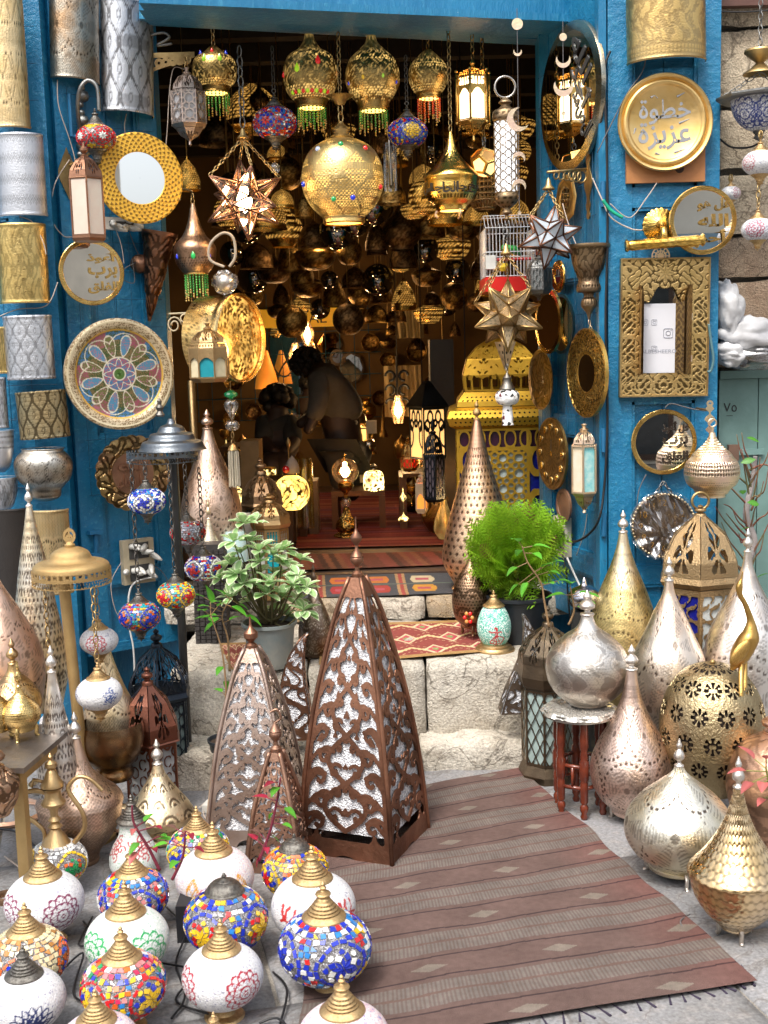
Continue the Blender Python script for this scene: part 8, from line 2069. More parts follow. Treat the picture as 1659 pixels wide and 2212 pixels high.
mb.build('weave',plain('dark_wicker',(.035,.03,.028),.6),t,kind='stuff');MB().box(-.055,.065,-.046,.045,0,hh+.004).build('core',plain('dark_wicker',(.035,.03,.028),.6),t)
# ---- copper pyramids of fretwork over crushed white glass
CRUSH=speckmat('crushed_mirror_glass',(.50,.51,.54),[(.25,(.62,.63,.66)),(.5,(.42,.43,.46)),(.65,(.70,.71,.74)),(.85,(.34,.34,.37)),(.93,(.85,.86,.88))],scale=190,rough=.25,bump=1.0,bd=.004)
def pyramid(label,x,yb,rows,rpx,rz,mat,fin,nx=52,ny=150,lean=0.0,P=None,frame_w=.05):
 P=Vector(P)if P else G(x,yb,0);t=thing('fretwork_pyramid_lantern',label,'lantern',P,'tall four-sided fretwork lanterns of copper and crushed glass');Z=lambda y:zat(P,y)-P.z
 prf=[(M(r,P),Z(y))for y,r in rows][::-1];prf[0]=(prf[0][0],0.0)
 w0,H_=prf[0][0],prf[-1][1]
 pp=smoothprof(prf,30)[0].tolist();arc_h=w0*.28
 asp=H_/w0*1.0;ar=arabesque(asp*.92,.045,1,.66)
 def fn(X,T):
  z=T*H_;m=ar(X,np.clip((T-.07)/.9,0,1));m=np.where(T>.93,.1,m);m=np.where(T<.075,.1,m)
  legs=(arc_h*.55-np.hypot(X*w0*.55,np.minimum(z,99)*1.0))/w0*1.6
  return np.where(T<.075,-legs,np.maximum(m,.0*T-.5))
 facets(t,'fret_panel',4,pp,fn,mat,nx,ny,ph=rz,thick=.004)
 tn=1.0
 b=[(max(.001,r-.007),z)for r,z in pp if z>H_*.07]
 k=math.sqrt(2);MB().lathe([(r*k,z)for r,z in b],4,rz+PI/4,True).build('crushed_glass_core',CRUSH,t)
 for q in range(4):
  a=rz+PI/4+q*PI/2
  MB().tube([((r+.003)*k*math.cos(a),(r+.003)*k*math.sin(a),z)for r,z in pp],.0075,6).build('corner_strip',mat,t,True)
 r,z=pp[-1];q=M(13,P)
 if fin:lathe('finial',[(q*.9,z-.01),(q*.95,z+.01),(q*.4,z+.018),(q*.35,z+.03),(q,z+.045),(q*1.05,z+.055),(q*.95,z+.058),(q*1.0,z+.062),(q*.3,z+.082)]+([(q*.25,z+.095),(q*.85,z+.11),(q*.9,z+.12),(q*.3,z+.136),(q*.12,z+.145),(q*.1,z+.18)]if fin>1 else[(q*.2,z+.09)]),mat,t,n=24,m=None,sharp=40)
 if fin==1:MB().tube(bez([(0,0,z+.085),(.018,0,z+.10),(.008,0,z+.125),(-.012,0,z+.118)]),.0035,6).build('hook',mat,t,True)
 t.rotation_euler=(0,lean,0)
 return t
pyramid('tallest copper fretwork pyramid lantern with a double-ball finial, standing on the brown rug',800,1845,[(1245,11),(1300,29),(1400,52),(1500,71),(1650,91),(1850,104)],104,-PI/2-.40,COPR(),2,P=G(790,1822))
pyramid('second copper fretwork pyramid lantern, rubbed paler, left of the tallest one',562,1800,[(1398,10),(1430,24),(1500,44),(1600,66),(1700,80),(1830,92)],90,-PI/2-.12,metal('rubbed_pale_copper',(.50,.40,.35),(.32,.22,.17),rough=.4,vs_=4),0,44,130,P=G(560,1790))
lathe('finial',[(.02,0),(.018,.012),(.008,.02),(.022,.035),(.022,.05),(.008,.065),(.004,.075),(.003,.10)],COPR(),bpy.data.objects['fretwork_pyramid_lantern.001'],n=20,loc=(0,0,zat(G(560,1790),1400)))
pyramid('small copper pyramid lantern with a hooked finial, in front of the two tall ones',606,1880,[(1622,9),(1660,20),(1720,36),(1790,48),(1880,58)],60,-PI/2-.2,metal('small_pyr_copper',(.40,.24,.17),(.28,.16,.11),rough=.4),1,34,90,P=G(606,1862))
def crescent_lantern(label,x,yb,z0,pts,wpx,mat,rz=0.0,Y=None):
 """curved horn: pts (x, y, half width) from the base to the tip, on the picture"""
 P=G(x,yb,z0)if Y is None else Vector((W(x,yb,Y).x,Y,z0));t=thing('crescent_fretwork_lantern',label,'lantern',P)
 c=[]
 for px,py,hw in pts:
  v=W(px,py,P.y);c.append((v.x-P.x,v.z-P.z,M(hw,v)))
 c=[tuple(v)for v in bez(c,6)];D=M(wpx,P);n=len(c)
 rn=random.Random(int(x))
 def at(T):
  f=T*(n-1);i=min(int(f),n-2);f-=i;return[c[i][k]*(1-f)+c[i+1][k]*f for k in range(3)]
 def wf(sgn):return lambda X,T,d:(at(T)[0]+X*at(T)[2],-sgn*(D*(1-.75*T)+d),at(T)[1])
 sw=lambda X,T:np.maximum.reduce([.13-(1-np.abs(X)),.02-np.minimum(T,1-T),.34-np.abs(np.sin(X*3.2+2.0*np.sin(T*26))*np.cos(T*21+X)*1.3)])
 sheet('front_panel',sw,-1,1,0,1,20,70,mat,t,.003,wf(1));
 V=[];Fs=[]
 for X,Yy,hw in c:
  k_=D*(1-.75*len(V)/4/n)-.004
  V+=[(X-hw,-k_,Yy),(X+hw,-k_,Yy),(X+hw,k_,Yy),(X-hw,k_,Yy)]
 for i in range(n-1):Fs+=[(4*i+q,4*i+(q+1)%4,4*i+4+(q+1)%4,4*i+4+q)for q in range(4)]
 mk('glass_core',V,Fs,CRUSH,t)
 for s_ in(-1,1):
  sheet('side_panel',lambda X,T:np.maximum.reduce([.16-(1-np.abs(X)),.02-np.minimum(T,1-T),.34-np.abs(np.sin(X*3+2*np.sin(T*24))*np.cos(T*20))]),-1,1,0,1,10,60,mat,t,.003,(lambda s_:lambda X,T,d:(at(T)[0]+s_*(at(T)[2]+d),s_*X*D*(1-.75*T),at(T)[1]))(s_))
 return t
crescent_lantern('brown crescent-shaped fretwork lantern curving right, on the step behind the two tall pyramids',640,1600,.0,[(640,1590,34),(636,1520,32),(634,1470,25),(640,1420,16),(655,1380,5),(664,1368,1)],30,COPD(),Y=3.98)
crescent_lantern('dark crescent fretwork lantern curving left, at the right end of the steps',1120,1540,.12,[(1112,1535,32),(1122,1490,28),(1138,1440,22),(1146,1400,17),(1142,1360,10),(1130,1326,1)],26,metal('grey_brown_iron',(.16,.12,.09),(.1,.08,.06),rough=.4),Y=4.05)
# ---- potted plants
def pot(t,r0,r1,h,mat,soil=True):
 lathe('pot',[(r0*.96,0),(r0,.006),(r0*1.02,h*.12),(r0*1.03,h*.13),(r1*.96,h*.84),(r1*.97,h*.85),(r1*1.0,h*.9),(r1*1.07,h*.93),(r1*1.08,h),(r1*1.0,h),(r1*.95,h*.9)],mat,t,n=48,sharp=30)
 lathe('soil',[(r1*.97,h*.9),(r1*.5,h*.93),(.001,h*.94)],plain('potting_soil',(.05,.028,.015),.95,bump=1.5,bs=60,bd=.01),t,n=24)
P=G(585,1437,.366);t=thing('variegated_shrub','shrub with cream-edged leaf rosettes in a dusty grey-green pot on the stone tread','plant',P);Zq=lambda y:zat(P,y)-P.z
pot(t,M(46,P),M(56,P),Zq(1342),plain('dusty_pot',(.17,.21,.22),.7,vs_=7,col2=(.28,.28,.25),bump=.5,bs=50))
lv=leaf_mesh('leaf',.060,.037,leafmat(),edge=(.84,.84,.64),mid=(.30,.48,.20),cup=.35,droop=.22);lvm=lv.data;bpy.data.objects.remove(lv)
rn=random.Random(4);ctr=Vector(((570-585)*M(1,P),0,Zq(1235)));nl=0;stem=MB()
tips=[]
for(px,py)in[(525,1130),(540,1170),(500,1220),(475,1250),(560,1190),(590,1200),(610,1190),(650,1210),(640,1250),(600,1245),(560,1240),(525,1260),(500,1290),(575,1285),(610,1290),(645,1300),(620,1330),(655,1320),(540,1300),(480,1235),(520,1195),(630,1265),(590,1325),(512,1240),(560,1215),(660,1270),(608,1218),(585,1260),(548,1130),(545,1270),(505,1170),(630,1230)]:
 v=W(px,py,P.y+rn.uniform(-.14,.12))-P;tips.append(v)
 base=Vector((rn.uniform(-.02,.02),rn.uniform(-.02,.02),Zq(1345)))
 stem.tube(bez([base,base.lerp(v,.4)+Vector((0,0,-.03)),v],4),.005,5,.002)
 ax=(v-Vector((0,0,Zq(1400)))).normalized()
 for k in range(9):
  a=2*PI*k/9+rn.uniform(-.3,.3);el=rn.uniform(.1,.75)+(.35 if k%3==0 else 0)
  o_=ax.orthogonal().normalized();b_=ax.cross(o_)
  d=(o_*math.cos(a)+b_*math.sin(a))*math.cos(el)+ax*math.sin(el)
  q=d.to_track_quat('Y','Z');add_mesh('leaf',lvm,t,v,rn.uniform(.75,1.15),q.to_euler())
stem.build('stems',plain('green_brown_stem',(.12,.10,.04),.8),t,True)
P=G(1122,1383,.366);t=thing('thuja','bright green feathery thuja in a black plastic pot on the stone tread','plant',P);Zq=lambda y:zat(P,y)-P.z
pot(t,M(52,P),M(66,P),Zq(1283),plain('black_pot',(.022,.027,.035),.5,bump=.4,bs=40))
ctr=Vector((W(1112,1185,P.y).x-P.x,0,Zq(1195)));RR=M(87,P)
V=[];Fs=[];C=[]
rs=random.Random(12)
for k in range(1150):
 d=Vector((rs.gauss(0,1),rs.gauss(0,1),rs.gauss(.15,1))).normalized()
 d0=(d*.75+Vector((0,0,.55))).normalized();rad=rs.uniform(.40,.96)*(1+.12*math.sin(d.x*7+d.z*5)+.06*math.sin(13*d.y))
 b=ctr+Vector((d.x*RR,d.y*RR,d.z*RR*.96))*rad*.84
 if b.z<Zq(1300):continue
 L_=rs.uniform(.075,.125);side=d0.cross(Vector((rs.gauss(0,1),rs.gauss(0,1),rs.gauss(0,1)))).normalized()
 g=rs.uniform(.75,1.25);cc=(.32*g,(.52+.12*rs.random())*g,.025*g)if rs.random()>.05 else(.26,.16,.05)
 for i in range(7):
  f=i/7;p=b+d0*L_*f;l2=L_*(.42*math.sin(PI*min(1,f*.8+.22)))
  for s_ in(-1,1):
   e=p+(d0*.75+side*s_).normalized()*l2;n2=d0.cross(side)*.005;wv=d0*.0055
   kk=len(V);V+=[p-wv*.6,e+n2,p+wv];Fs.append((kk,kk+1,kk+2));C+=[tuple(q*.8 for q in cc),cc,cc]
   m_=p.lerp(e,.5);e2=m_+d0*l2*.42+side*s_*l2*.1;kk=len(V);V+=[m_-wv*.4,e2,m_+wv*.6];Fs.append((kk,kk+1,kk+2));C+=[cc,cc,cc]
o=mk('foliage',V,Fs,leafmat('thuja_green',.6),t,False,{'col':C});o['kind']='stuff'
mb=MB()
for k in range(7):mb.tube(bez([(0,0,Zq(1290)),(rs.uniform(-.04,.04),rs.uniform(-.03,.03),Zq(1255)),ctr+Vector((rs.uniform(-.1,.1),rs.uniform(-.1,.1),rs.uniform(-.02,.08)))],4),.008,5,.003)
mb.build('stems',plain('brown_stem',(.14,.08,.04),.85),t,True)
LF={c:leaf_mesh('leaf',.06,.036,leafmat(),mid=c,shape='heart',cup=.3,droop=.3).data for c in((.10,.36,.03),(.28,.015,.04),(.16,.08,.06),(.5,.13,.12))}
for o in[o for o in bpy.data.objects if o.name.split('.')[0]=='leaf' and o.parent is None]:bpy.data.objects.remove(o)
def slip(label,pts,Y,leaves,cols,seed,s_=1.0,base=None,stemc=(.28,.17,.08),r=.0045):
 P=W(pts[0][0],pts[0][1],Y);t=thing('seedling',label,'plant',P);rn=random.Random(seed)
 V=[W(x,y,Y)-P for x,y in pts]
 MB().tube(bez(V,6),r,6,r*.5).build('stem',plain('stem_%d'%seed,stemc,.7),t,True)
 for(x,y)in leaves:
  v=W(x,y,Y+rn.uniform(-.03,.03))-P
  q=min(bez(V,6),key=lambda p:(p-v).length);d=(v-q);MB().bar(q,v,.0015,4).build('petiole',plain('stem_%d'%seed,stemc,.7),t)
  d=(d.normalized()+Vector((rn.uniform(-.3,.3),-.45,rn.uniform(-.1,.3)))).normalized()
  o=add_mesh('leaf',LF[cols[rn.randrange(len(cols))]],t,v,s_*rn.uniform(.7,1.15),d.to_track_quat('Y','Z').to_euler())
 return t
GR=(.10,.36,.03)
slip('leafy green slip rising in front of the thuja pot',[(1186,1355),(1176,1300),(1168,1258),(1140,1215),(1128,1180)],3.95,[(1120,1170),(1128,1188),(1150,1180),(1118,1225),(1140,1258),(1185,1235),(1205,1255),(1195,1215),(1170,1225),(1150,1195),(1178,1262),(1120,1262)],[GR],71)
slip('small green slip right of the thuja pot, beside the grey lamp',[(1228,1350),(1240,1320),(1236,1290),(1232,1268)],4.0,[(1232,1262),(1222,1285),(1250,1282),(1262,1300),(1268,1285),(1246,1310)],[GR],72)
slip('thin green seedling with light leaves left of the variegated pot',[(496,1450),(492,1380),(480,1330),(500,1290)],4.08,[(440,1290),(450,1310),(475,1300),(500,1310),(470,1330),(515,1305),(530,1330),(495,1340),(455,1335),(485,1285),(465,1345),(480,1440)],[GR],73)
slip('tall bare-stemmed seedling in the small black nursery pot',[(486,1545),(488,1480),(478,1400),(455,1330)],3.98,[(455,1300),(442,1320),(470,1310),(488,1470),(480,1495),(460,1345)],[GR],74)
P=G(482,1590,0);t=thing('nursery_pot','small empty-looking black nursery pot on the ground left of the steps','pot',(W(486,1560,3.98).x,3.98,.04));pot(t,.045,.06,.13,plain('black_pot',(.022,.027,.035),.5))
CO=[(.28,.015,.04),(.16,.08,.06),(.5,.13,.12),GR]
slip('dark red-leaved coleus stem before the small copper pyramid',[(560,1860),(585,1790),(600,1720),(606,1680)],2.86,[(614,1745),(580,1725),(600,1700),(590,1755),(560,1800),(620,1765),(575,1830),(595,1690),(610,1780),(565,1845),(555,1815),(588,1806)],CO,75,.62,stemc=(.16,.01,.03))
slip('reddish coleus stems before the glittering vase lamp',[(345,1880),(320,1830),(290,1780),(285,1740)],2.75,[(290,1790),(310,1775),(335,1785),(300,1820),(345,1805),(295,1840),(330,1830)],CO,76,.62,stemc=(.16,.01,.03))
slip('coleus sprig between the vase lamp and the multicoloured globe',[(372,1900),(395,1850),(400,1795)],2.7,[(395,1805),(370,1815),(420,1830),(380,1790),(410,1800),(385,1860),(362,1822)],[CO[1],CO[0],GR],77,.6,stemc=(.16,.01,.03))
slip('pink and bronze leaves reaching in at the right edge',[(1672,1790),(1665,1720),(1655,1660)],2.55,[(1612,1665),(1630,1640),(1650,1690),(1625,1690),(1655,1640),(1650,1725),(1668,1700)],[(.5,.13,.12)],78,.7,stemc=(.2,.2,.04))
# ================================================================== MOSAIC TABLE LAMPS
GG=dict
globe_lamp(96,1948,86,'white globe lamp with purple lace rosettes and brass cap, left edge row below the ewer',GG(beads='white',mcol=(.16,.01,.06),az=(.75,-.85),mr=.52))
globe_lamp(288,1935,76,'blue mosaic globe lamp in the middle row, behind the white and green one',GG(base=[BLU,BLU,LBL,WHT,RED,PNK,YEL],petals=[BLU,PNK],border=BLU,seed=41,nmed=4,az0=-PI/2+.4,inner=WHT))
globe_lamp(428,1836,68,'multicoloured mosaic globe lamp behind the coleus sprig',GG(base=[RED,BLU,TEA,PNK,WHT,YEL,GRN],petals=[YEL,BLU],border=YEL,seed=42,nmed=4,az0=-PI/2-.5,inner=BLU))
globe_lamp(464,1895,86,'blush-pink beaded globe lamp with two golden onion-shaped motifs',GG(beads='rose',motif=m_drop,mcol=(.55,.26,.02),az=(-.45,.85),mr=.42))
globe_lamp(638,1880,72,'orange and yellow mosaic globe lamp with a dark smooth cap',GG(base=[ORG,(.75,.22,.1),ORG,YEL,BLU,YEL],petals=[YEL,BLU],border=YEL,seed=43,nmed=3,az0=-PI/2+1.1,inner=RED,medr=.6),'dark_dome')
globe_lamp(677,1957,93,'white speckled globe lamp with red bird-like figures, beside the brown rug',GG(beads='white',motif=m_bird,mcol=(.42,.02,.02),az=(-.55,1.05),mr=.42))
globe_lamp(488,1985,91,'blue and yellow mosaic globe lamp with a dark smooth cap, in the front cluster',GG(base=[BLU,BLU,LBL,(.16,.16,.18),RED,WHT,YEL],petals=[RED,YEL],border=BLU,seed=44,nmed=4,az0=-PI/2-.45,inner=YEL),'dark_dome')
globe_lamp(275,2030,92,'white globe lamp with green lace rosettes',GG(beads='green',mcol=(.01,.28,.08),az=(-.8,.75),mr=.56))
globe_lamp(60,2068,86,'cream and amber mosaic globe lamp with an orange arch, left edge',GG(base=[CRM,CRM,AMB,(.6,.4,.2),CRM],petals=[BLU,ORG],border=ORG,seed=45,nmed=4,az0=-PI/2+.1,inner=ORG,medr=.56))
globe_lamp(702,2045,101,'large blue mosaic globe lamp with white stars, overlapping the rug edge',GG(base=[BLU,WHT,LBL,YEL,RED,LBL,BLU,WHT],petals=[WHT,BLU],border=BLU,seed=46,nmed=4,az0=-PI/2+.45,inner=BLU))
globe_lamp(481,2108,89,'white beaded globe lamp with a crimson star rosette, front row centre',GG(beads='white',mcol=(.32,.01,.03),az=(.72,-1.1),mr=.52))
globe_lamp(267,2128,92,'crimson and rainbow mosaic globe lamp, front row',GG(base=[RED,(.5,.02,.08),PNK,LBL,WHT,GRN,ORG,YEL,BLU],petals=[YEL,BLU],border=RED,seed=47,nmed=4,az0=-PI/2+.9,inner=YEL,medr=.56))
globe_lamp(56,2160,86,'white globe lamp with a navy lotus drawing and blackened cap, bottom left',GG(beads='white',motif=m_lotus,mcol=(.01,.02,.1),az=(.45,),mr=.55,lat0=-.2),'dark')
globe_lamp(212,2262,92,'white globe lamp whose brass cap rises from the bottom edge at the left',GG(beads='pink',mcol=(.3,.02,.06),az=(1,)))
globe_lamp(742,2248,104,'pale pink-white globe lamp cut by the bottom edge beside the rug',GG(beads='pink',mcol=(.5,.12,.16),az=(1.0,-1.0),mr=.6))
globe_lamp(465,2276,66,'small bronze-capped lamp with a loop, peeping over the bottom edge',GG(beads='rose',mcol=(.3,.1,.05),az=(0,)))
t=globe_lamp(124,1862,64,'ewer-shaped lamp: brass spouted jug top on a white mosaic globe with orange-green stars',GG(base=[WHT,WHT,WHT,(.7,.7,.72)],petals=[ORG,GRN],border=YEL,seed=48,nmed=3,az0=-PI/2+.85,inner=GRN,medr=.7),grp=None,name='ewer_lamp')
bpy.data.objects.remove([c for c in t.children if c.name.startswith('cap')][0])
P=t.location;Zq=lambda y:zat(P,y)-P.z;zg=.8*M(64,G(124,1862,.11))+.06
lathe('jug',[(M(37,P),Zq(1836)),(M(38,P),Zq(1830)),(M(33,P),Zq(1822)),(M(28,P),Zq(1818)),(M(22,P),Zq(1806)),(M(15,P),Zq(1798)),(M(10,P),Zq(1790)),(M(16,P),Zq(1784)),(M(8,P),Zq(1777)),(M(14,P),Zq(1770)),(M(8,P),Zq(1762)),(M(9,P),Zq(1750)),(M(13,P),Zq(1742)),(M(25,P),Zq(1737)),(M(26,P),Zq(1732)),(M(18,P),Zq(1722)),(M(17,P),Zq(1708)),(M(24,P),Zq(1700))],CAPB(),t,n=48,sharp=35)
lathe('lid',[(M(24,P),Zq(1698)),(M(24,P),Zq(1693)),(M(16,P),Zq(1680)),(M(12,P),Zq(1668)),(M(8,P),Zq(1662)),(M(13,P),Zq(1655)),(M(12,P),Zq(1648)),(M(4,P),Zq(1642)),(M(6,P),Zq(1634)),(.001,Zq(1626))],CAPB(),t,n=36,sharp=35)
def e2(x,y):v=W(x,y,P.y);return(v.x-P.x,0,v.z-P.z)
MB().tube(bez([e2(160,1820),e2(182,1790),e2(178,1755),e2(150,1712),e2(150,1695),e2(170,1678),e2(196,1684),e2(222,1708)]),.0075,8,.0055).build('spout',CAPB(),t,True)
MB().tube(bez([e2(98,1712),e2(70,1708),(e2(42,1722)),e2(40,1750),e2(78,1778),e2(96,1800),e2(90,1838),e2(66,1848),e2(40,1828)]),.0075,8,.005).build('handle',CAPB(),t,True)
MB().tube([e2(98,1690),e2(72,1684),e2(68,1700)],.005,6).build('hinge',CAPB(),t,True)
P=G(292,1886,0);t=thing('vase_lamp','hourglass vase lamp of white glitter beads with red scrolls and a dark cap','lamp',P)
vp_=smoothprof(pf(P,[(1772,31),(1785,28),(1800,30),(1825,44),(1850,53),(1868,52),(1884,40)]),70)[0]
bead_globe(t,M(53,P),M(53,P),'green',m_swirl,(.40,.05,.06),(.6,-.9),1.3,.6,150,70,prof=[tuple(q)for q in vp_],name='vase')
add_mesh('cap',cap_mesh(CAPD()),t,(0,0,vp_[-1][1]),M(33,P))
P=G(1068,1404,.366);t=thing('teal_egg_lamp','teal crushed-glass egg lamp with a red whirling dancer, on a ringed brass foot','lamp',P)
def dancer(x,y):
 o=np.zeros_like(x)
 for p,w_ in(([(-.62,.55),(-.35,.42),(-.1,.5),(.15,.42),(.5,.5),(.55,.42)],.06),([(-.05,.85),(.08,.8),(.1,.6)],.10),([(-.05,.5),(-.02,.1)],.06),([(.15,.45),(.12,.1)],.06),([(-.02,.1),(-.5,-.5),(-.5,-.75),(-.25,-.7),(0,-.9),(.3,-.75),(.45,-.8),(.8,-.35),(.8,-.1),(.12,.1)],.05),([(0,.05),(-.2,-.6)],.04),([(.05,.05),(.05,-.8)],.04),([(.1,.05),(.4,-.6)],.04),([(-.35,-.35),(-.1,-.45),(.2,-.5),(.6,-.3)],.03)):
  o=np.maximum(o,seg_dist(x,y,p)<w_)
 return o*1.0
eg=smoothprof(pf(P,[(1308,20),(1315,25),(1335,34),(1355,37),(1375,33),(1390,24),(1394,20)]),70)[0]
bead_globe(t,M(37,P),M(37,P),'teal',dancer,(.45,.01,.02),(.0,),1.0,.62,150,70,prof=[tuple(q)for q in eg],name='egg')
e_=t.children[-1]
add_mesh('cap',cap_mesh(CAPB()),t,(0,0,eg[-1][1]-.002),(M(23,P),M(23,P),M(20,P)))
lathe('foot',[(M(44,P),0),(M(44,P),.006),(M(40,P),.01),(M(38,P),.016),(M(32,P),.02),(M(31,P),.026),(M(24,P),.03),(M(20,P),.036),(M(20,P),eg[0][1]+.003)],CAPB(),t,n=48,sharp=35)
# ================================================================== FLOOR, RIGHT
tear('tall_cone_lamp','very tall dotted cone lamp shading from gold tip to rose copper, before the yellow tower',1035,1262,.462,[(905,6),(935,13),(1000,28),(1060,46),(1120,64),(1170,76),(1210,79),(1250,60)],metal('gold_to_rose',(.74,.52,.34),(.58,.33,.24),rough=0.35,vs_=3,dark=TD,patmix=.88),p_sum(p_holes(26,.03,.10,((.05,.85),)),p_holes(70,.007,.1,((.0,.95),),.35)),GOLDP(),n=220,m=150,P=(W(1035,1100,5.0).x,5.0,.462))
tear('pear_lamp','bronze pear lamp with diamond piercing and ruby gems, beside the teal egg lamp',1019,1368,.39,[(1222,5),(1235,12),(1262,30),(1290,40),(1320,42),(1350,34),(1364,22)],metal('warm_bronze',(.30,.19,.12),(.22,.13,.08),rough=.32),p_sum(p_scale(6,.07,.4,.8,.9,1.5),p_holes(36,.012,.12,((.2,.9),))),feet=3,n=160)
tear('teardrop_lamp','tall gold teardrop lamp at the back by the pilaster, silvered in the middle',1346,1600,0,[(1148,8),(1180,14),(1220,27),(1270,48),(1330,68),(1380,76),(1440,78),(1520,66),(1590,40)],metal('gold_silver_mix',(.74,.58,.26),(.80,.72,.62),rough=0.35,vs_=2.5,dark=TD,patmix=.88),p_sum(p_medal(5,.9,(.36,.58),.09,.4),p_holes(70,.007,.1,((.0,.9),),.4)),SILV(),P=(W(1346,1400,4.2).x,4.2,0),n=220,m=140)
tear('teardrop_lamp','silver-pink teardrop lamp with a large pinwheel flower, in front of the tall gold one',1444,1690,0,[(1252,8),(1280,13),(1320,32),(1370,54),(1420,76),(1465,82),(1520,74),(1560,52),(1580,42),(1600,46),(1660,40)],metal('silver_pink',(.78,.68,.58),(.72,.52,.38),rough=0.33,vs_=3,dark=TD,patmix=.88),p_medal(4,1.0,(.30,.52),.13,.4),SILV(),P=(W(1444,1450,3.85).x,3.85,0),n=220,m=140)
tear('teardrop_lamp','silver teardrop lamp partly cut by the right edge, behind the brass crane',1612,1700,0,[(1190,7),(1220,11),(1260,26),(1310,52),(1370,80),(1430,92),(1500,90),(1600,60)],metal('mirror_silver',(.78,.74,.70),(.60,.50,.42),rough=0.31,vs_=3,dark=TD,patmix=.88),p_medal(5,1.0,(.36,.6),.11,.4),SILV(),P=(W(1612,1450,3.9).x,3.9,0),n=220,m=140)
hexlantern('bronze_lantern','large six-sided bronze lantern with leafy cut-outs and cobalt panes, beside the pilaster',1508,1640,0,(1090,1112,1235,1262,1560),76,metal('hammered_bronze',(.40,.28,.15),(.30,.2,.1),rough=.38,bump=.7,bs=160),lambda X,T:np.maximum(-m_frame(X,T,.12,.02),np.where(T>.62,.2-np.abs(np.sin(5*X+2*np.cos(T*30))*np.cos(T*34)),.16-np.abs(np.abs(X)-.62-.14*np.sin(T*26)))),lambda X,T:np.maximum(-m_frame(X,T,.12,.06),np.minimum(np.where((np.hypot(X,(T-.34)*1.5)<.56)&(np.cos(6*np.arctan2((T-.34)*1.5,X)+.5)+.3*np.cos(18*X)>-.25)&(np.hypot(X,(T-.34)*1.5)>.14),-.2,.1),np.where((np.hypot(np.abs(X)-.26,(T-.78)*1.3)<.13),-.2,.1))),[plain('white_frost',(.5,.54,.54),.3),plain('cobalt_glass',(.008,.012,.20),.15)]*3,6,-PI/2+.28,Y=4.12,nx=40,ny=70)
P=bpy.data.objects['bronze_lantern'].location
ring('ring',.03,.005,BRASSD(),bpy.data.objects['bronze_lantern'],(0,0,zat(P,1088)+.01),axis='y')
tear('teardrop_lamp','rose-silver teardrop lamp carved with arches and honeycomb, right of the red stool',1364,1772,.0,[(1462,10),(1490,14),(1530,24),(1580,48),(1625,74),(1665,88),(1700,87),(1740,66),(1765,42)],metal('rose_silver',(.74,.58,.50),(.62,.42,.32),rough=0.35,vs_=3,dark=TD,patmix=.88),p_sum(p_medal(5,.9,(.14,.31),.085,.45),p_holes(60,.01,.1,((.0,.9),),.4)),SILV(),feet=3,n=230,m=150)
tear('onion_lamp','squat silver-gold onion lamp with leaf medallions, in front of the pierced egg',1466,1892,.0,[(1672,8),(1684,14),(1710,44),(1745,86),(1785,113),(1820,115),(1855,96),(1880,66)],metal('silver_gold',(.70,.68,.60),(.62,.52,.32),rough=0.37,vs_=3,dark=TD,patmix=.88),p_medal(5,1.1,(.17,.36),.12,.35),SILV(),feet=3,n=240,m=140)
tear('hammered_lamp','gold hammered teardrop lamp with a flared waist, on lion-paw feet at the right edge',1592,2022,.0,[(1720,9),(1745,14),(1790,28),(1840,55),(1880,86),(1900,104),(1905,106),(1910,104),(1950,92),(1990,66),(2018,36)],metal('hammered_gold',(.78,.54,.26),(.82,.66,.46),rough=.2,vs_=3,bump=.1),p_bump(30,.024),SILV(),feet=3,depth=.0022,n=260,m=170)
tear('copper_gourd','reddish copper lamp body cut by the right edge under the bronze leaves',1672,1830,0,[(1580,20),(1610,70),(1660,96),(1710,100),(1770,80),(1820,50)],metal('reddish_copper',(.60,.36,.24),(.44,.26,.17),rough=0.35,dark=TD,patmix=.88),p_arab(5,40,.35,.5),P=(W(1672,1700,3.35).x,3.35,0),n=160)
t=[o for o in bpy.data.objects if 'ruby gems, beside' in(o.get('label')or '')][0];P=t.location
for k in range(6):
 a=-PI/2-.25+.2*math.cos(k*PI/3);zz=zat(P,1325)-P.z+.018*math.sin(k*PI/3);rr=M(41,P)
 MB().ball((0,0,0),.008,8,5).build('gem',colmat_plain(RED if k%2 else AMB),t,True,loc=(rr*math.cos(a),rr*math.sin(a),zz))
P=Vector((W(1538,1600,3.55).x,3.55,0));t=thing('pierced_egg_lamp','dark gold egg-shaped lamp pierced with rows of eight-petalled flowers','lamp',P);Zq=lambda y:zat(P,y)-P.z
pr=smoothprof(pf(P,[(1432,4),(1436,30),(1455,66),(1490,92),(1540,108),(1590,109),(1640,98),(1690,70),(1705,56)]),60)[0].tolist()
def eggfn(X,T):
 n=12;nr=6.0;row=np.floor(T*nr);x=(fr((X+1)/2*n+.5*(row%2))-.5)*1.0;y=(fr(T*nr)-.5)*.95
 rr=np.interp(T,np.linspace(0,1,len(pr)),[p[0]for p in pr]);x=x*rr*2*PI/n;y=y*.088
 d=np.hypot(x,y);a=np.arctan2(y,x)
 h=(d<.027)&(d>.006)&(np.cos(8*a)>-.5+.3*(d/.027))&(row>0)
 h|=np.zeros_like(h)
 return np.where(h,-.12,.1)
sheet('shell',eggfn,-1,1,0,1,300,90,metal('dark_gold_shell',(.44,.35,.20),(.34,.26,.15),rough=.32,bump=1.0,bs=110),t,.003,lambda u,v,d:(lambda r,z:((r+d)*math.cos(PI*u),(r+d)*math.sin(PI*u),z))(*[float(np.interp(v,np.linspace(0,1,len(pr)),[p[k]for p in pr]))for k in(0,1)]),smooth=True)
